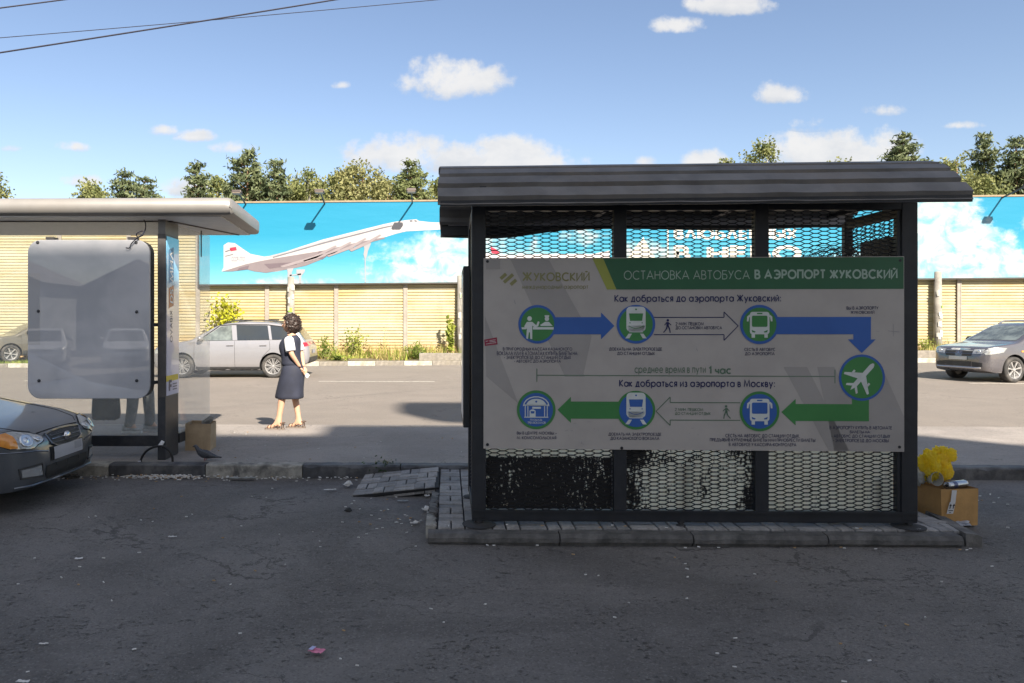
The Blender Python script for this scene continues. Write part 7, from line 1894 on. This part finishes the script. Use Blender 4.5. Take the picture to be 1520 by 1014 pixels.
a, b = Q(1405, 721, 6.02), Q(1433, 718, 6.12); dd = (b - a).normalized()
mb = MB(); mb.tube([a, a + dd*.006, a + dd*.016, b - dd*.016, b - dd*.006, b], [.026, .031, .033, .033, .030, .024], 24); mb.build('shell', mat('can_silver', (.42, .43, .45), .25, metal=.9, var=.1), can, True)
mb = MB(); mb.tube([a - dd*.001, a + dd*.002], [.012, .012], 12); mb.build('opening', M_seam, can)
mb = MB(); mb.tube([a + dd*.05, a + dd*.10], [.0335, .0335], 24, False); mb.build('stripe', mat('can_dark', (.06, .07, .14), .3, metal=.5), can, True)
mb = MB(); g = G(1425, 781, 0); crumple(mb, g + Vector((0, 0, .022)), .085, .045, .022, 6.1, .5, 3); mb.build('clear_wrapper', film('cellophane', (.50, .53, .60), .3, .08), label='crumpled clear cellophane wrapper lying in front of the brown box', category='wrapper')

# litter on the yard
M_lit = mat('litter_white', (.60, .59, .57), .7, var=.12, nscale=30); M_filter = mat('filter_tan', (.40, .26, .13), .8); M_pink = mat('pink_paper', (.62, .20, .30), .7, var=.2, nscale=30); M_pinkb = mat('blue_print', (.45, .46, .68), .7)
def paper(name, px, py, w_, d_, rz, m, label, z=.0, cat='paper', curl=.01, seed=0):
    g = G(px, py, z); mb = MB(); n = 6; rnd = random.Random(seed)
    idx = [[mb.vert((w_*(i/n - .5), d_*(j/n - .5), .004 + curl*abs(mnoise.noise(Vector((i*.5 + seed, j*.5, 0)))) + curl*.8*((i/n - .5)**2 + (j/n - .5)**2))) for j in range(n+1)] for i in range(n+1)]
    for i in range(n):
        for j in range(n): mb.face((idx[i][j], idx[i+1][j], idx[i+1][j+1], idx[i][j+1]))
    o = mb.build(name, m, label=label, category=cat); o.location = (g.x, g.y, z); o.rotation_euler = (0, 0, rz)
    so = o.modifiers.new('t', 'SOLIDIFY'); so.thickness = .0012
    return o
pp_ = paper('ticket', 470, 967.5, .075, .05, R(-20), M_pink, 'small pink and pale ticket lying on the dark asphalt in the foreground', seed=1)
mb = MB(); mb.box((-.034, -.022, .016), (-.012, .018, .0175)); mb.build('printed_corner', M_pinkb, pp_, local=True)
for i, (px, py, w_, d_, rz, lab) in enumerate(((256, 797.5, .065, .02, 5, 'small folded white paper scrap left of the middle of the yard'), (117, 830, .05, .03, 20, 'pale greenish scrap of plastic on the asphalt near the sedan'), (516, 721, .07, .09, 40, 'upright crumpled white paper by the sunken paving flap'),
    (634, 737.6, .05, .03, 10, 'bright bluish paper bit at the broken edging'), (632, 758, .06, .05, 30, 'bright white paper bit against the broken edging'), (616, 778, .08, .035, 25, 'torn white strip in front of the broken edging'), (598, 744, .10, .035, 4, 'clear crushed plastic scrap below the paving flap'),
    (1238, 775, .16, .05, -4, 'crushed clear plastic on the bricks under the right part of the board'), (34, 1013, .06, .02, -8, 'white paper stub at the bottom left corner of the photo'), (65, 957, .045, .014, 0, 'short white stub low in the left foreground'), (490, 727.5, .12, .03, 12, 'curled white strip on the asphalt below the dark kerb'))):
    z = PZ + .006 if i == 7 else 0.0
    paper('paper_scrap', px, py, w_, d_, R(rz), M_clear if i in (6, 7) else M_lit, lab, z=z, curl=.03 if i in (2, 3, 4, 5, 7) else .008, seed=i + 4)
mb = MB(); g = G(360, 710.5, 0)
w_o = paper('flat_wrapper', 360, 710.5, .27, .06, R(-2), M_clear, 'long flattened clear plastic wrapper lying below the pale kerb stone', curl=.02, seed=22)
mb = MB(); crumple(mb, G(517, 722, 0) + Vector((0,0,.03)), .038, .03, .032, 2.2, .4, 2); mb.build('paper_ball', M_lit, label='crumpled white paper ball beside the corner of the sunken paving flap', category='paper')
mb = MB(); crumple(mb, G(633, 758, 0) + Vector((0,0,.02)), .028, .03, .024, 5.2, .4, 2); mb.build('paper_ball', M_lit, label='small bright paper ball against the broken platform edging', category='paper')
# cigarette ends and crumbs: nobody could count them
rl_ = random.Random(17); lit = MB(); fil = MB(); crumbs = MB()
def butt(x, y, z, L=.024, white=True):
    a = rl_.gauss(0, .5); d = Vector((math.cos(a), math.sin(a), 0)); c = Vector((x, y, z + .005))
    t_ = lit if rl_.random() < .75 else fil
    t_.tube([c - d*L*.42, c + d*L*.42], rl_.uniform(.0034, .0046), 5)
for k in range(300):   # heap under the kerb
    px = rl_.gauss(222, 26); g = S(0, 0)
    p = S((px - PX)/F*7.8, TK - .02 - abs(rl_.gauss(0, .085))); butt(p.x, p.y, abs(rl_.gauss(0, .008)) + .001, rl_.uniform(.018, .036))
for k in range(150):
    x = rl_.uniform(-4.3, -.8); p = S(x, TK - .02 - abs(rl_.gauss(0, .10))); butt(p.x, p.y, .0, rl_.uniform(.014, .034))
for k in range(34):
    p = S(rl_.uniform(-.9, -.12) , rl_.uniform(5.7, 6.9)) if k % 2 else S(rl_.gauss(-.3, .18), rl_.gauss(6.35, .3)); butt(p.x, p.y, .0)
for k in range(150):
    s1 = rl_.uniform(-3.6, 4.6); t1 = 7.5 - 5.6*rl_.random()**.8
    if s1 > -.2 and t1 > 5.45 and s1 < 4.1: continue
    p = S(s1, t1); butt(p.x, p.y, -.002, rl_.uniform(.010, .028))
for k in range(26):
    p = S(rl_.uniform(-.0, 3.9), rl_.uniform(5.6, 5.72) if k % 2 else rl_.uniform(5.42, 5.47)); butt(p.x, p.y, PZ + .004 if k % 2 else 0)
for k in range(30):
    p = S(rl_.uniform(4.2, 5.2), rl_.uniform(5.7, 7.8)); butt(p.x, p.y, 0)
for k in range(40): p = S(rl_.uniform(-3, 4.5), rl_.uniform(8.1, 10.3)); butt(p.x, p.y, .12)
lit.build('cigarette_ends', M_lit, kind='stuff', label='white cigarette ends and paper bits strewn under the kerb and over the yard', category='litter')
fil.build('filter_ends', M_filter, kind='stuff', label='tan cigarette filters scattered among the white ends', category='litter')
for k in range(2600):
    s1 = rl_.uniform(-4.2, 5); t1 = 1.9 + 5.9*rl_.random()**.7 if k % 3 else TK - abs(rl_.gauss(0, .12))
    if s1 > -.16 and t1 > 5.45 and s1 < 4.1: continue
    p = S(s1, t1); r_ = rl_.uniform(.0015, .0052); a = rl_.uniform(0, PI)
    c = Vector((p.x, p.y, lotz(p.x, p.y) if k % 3 else 0)); tri = [c + Vector((math.cos(a + q*2.1)*r_, math.sin(a + q*2.1)*r_, .0005)) for q in range(3)]; top = crumbs.vert(c + Vector((0, 0, r_*1.3)))
    ii = [crumbs.vert(q) for q in tri]
    for q in range(3): crumbs.face((ii[q], ii[(q+1) % 3], top))
crumbs.build('grit', mat('grit', (.12, .115, .11), .9, var=.5, nscale=60), kind='stuff', label='small loose stones and grit on the yard asphalt', category='grit')
# dead leaves, soil pile and weed at the kerb
mb = MB(); crumple(mb, S(-4.05 + .05, TK - .10, .01), .10, .05, .028, 3.1, .6, 3); 
mb.build('debris_clump', mat('debris', (.05, .045, .04), .9, var=.4, nscale=30, bump=1), label='small dark clump of swept dirt at the left end of the cigarette heap', category='dirt')
mb = MB(); crumple(mb, G(517 , 758.5, 0) + Vector((0, 0, .01)), .035, .025, .02, 2.5, .4, 2); mb.build('pebble', mat('debris2', (.04, .04, .04), .9), label='single dark lump lying on the asphalt below the paving flap', category='stone')
wk = thing('kerb_weed', 'small dark green weed growing between the kerb end and the sunken paving', 'weed', G(573, 699, .05), 0)
mb = MB(); rk = random.Random(6)
for k in range(190):
    c = G(572 + rk.gauss(0, 9), 697 + rk.gauss(0, 2), .06) + Vector((0, 0, abs(rk.gauss(0, .045)))); leafq(mb, c, rk, .018, .035)
mb.build('leaves', leaf_mat('kerb_weed_leaf', (.03, .06, .02), (.08, .14, .04)), wk)
mb = MB()
for k in range(10): c = G(572 + rk.gauss(0, 7), 698, .05); mb.tube([c, c + Vector((rk.gauss(0,.02), 0, .07)), c + Vector((rk.gauss(0,.04), 0, .12))], [.003, .002, .001], 4)
mb.build('stem', MATS['weed_stem'], wk)
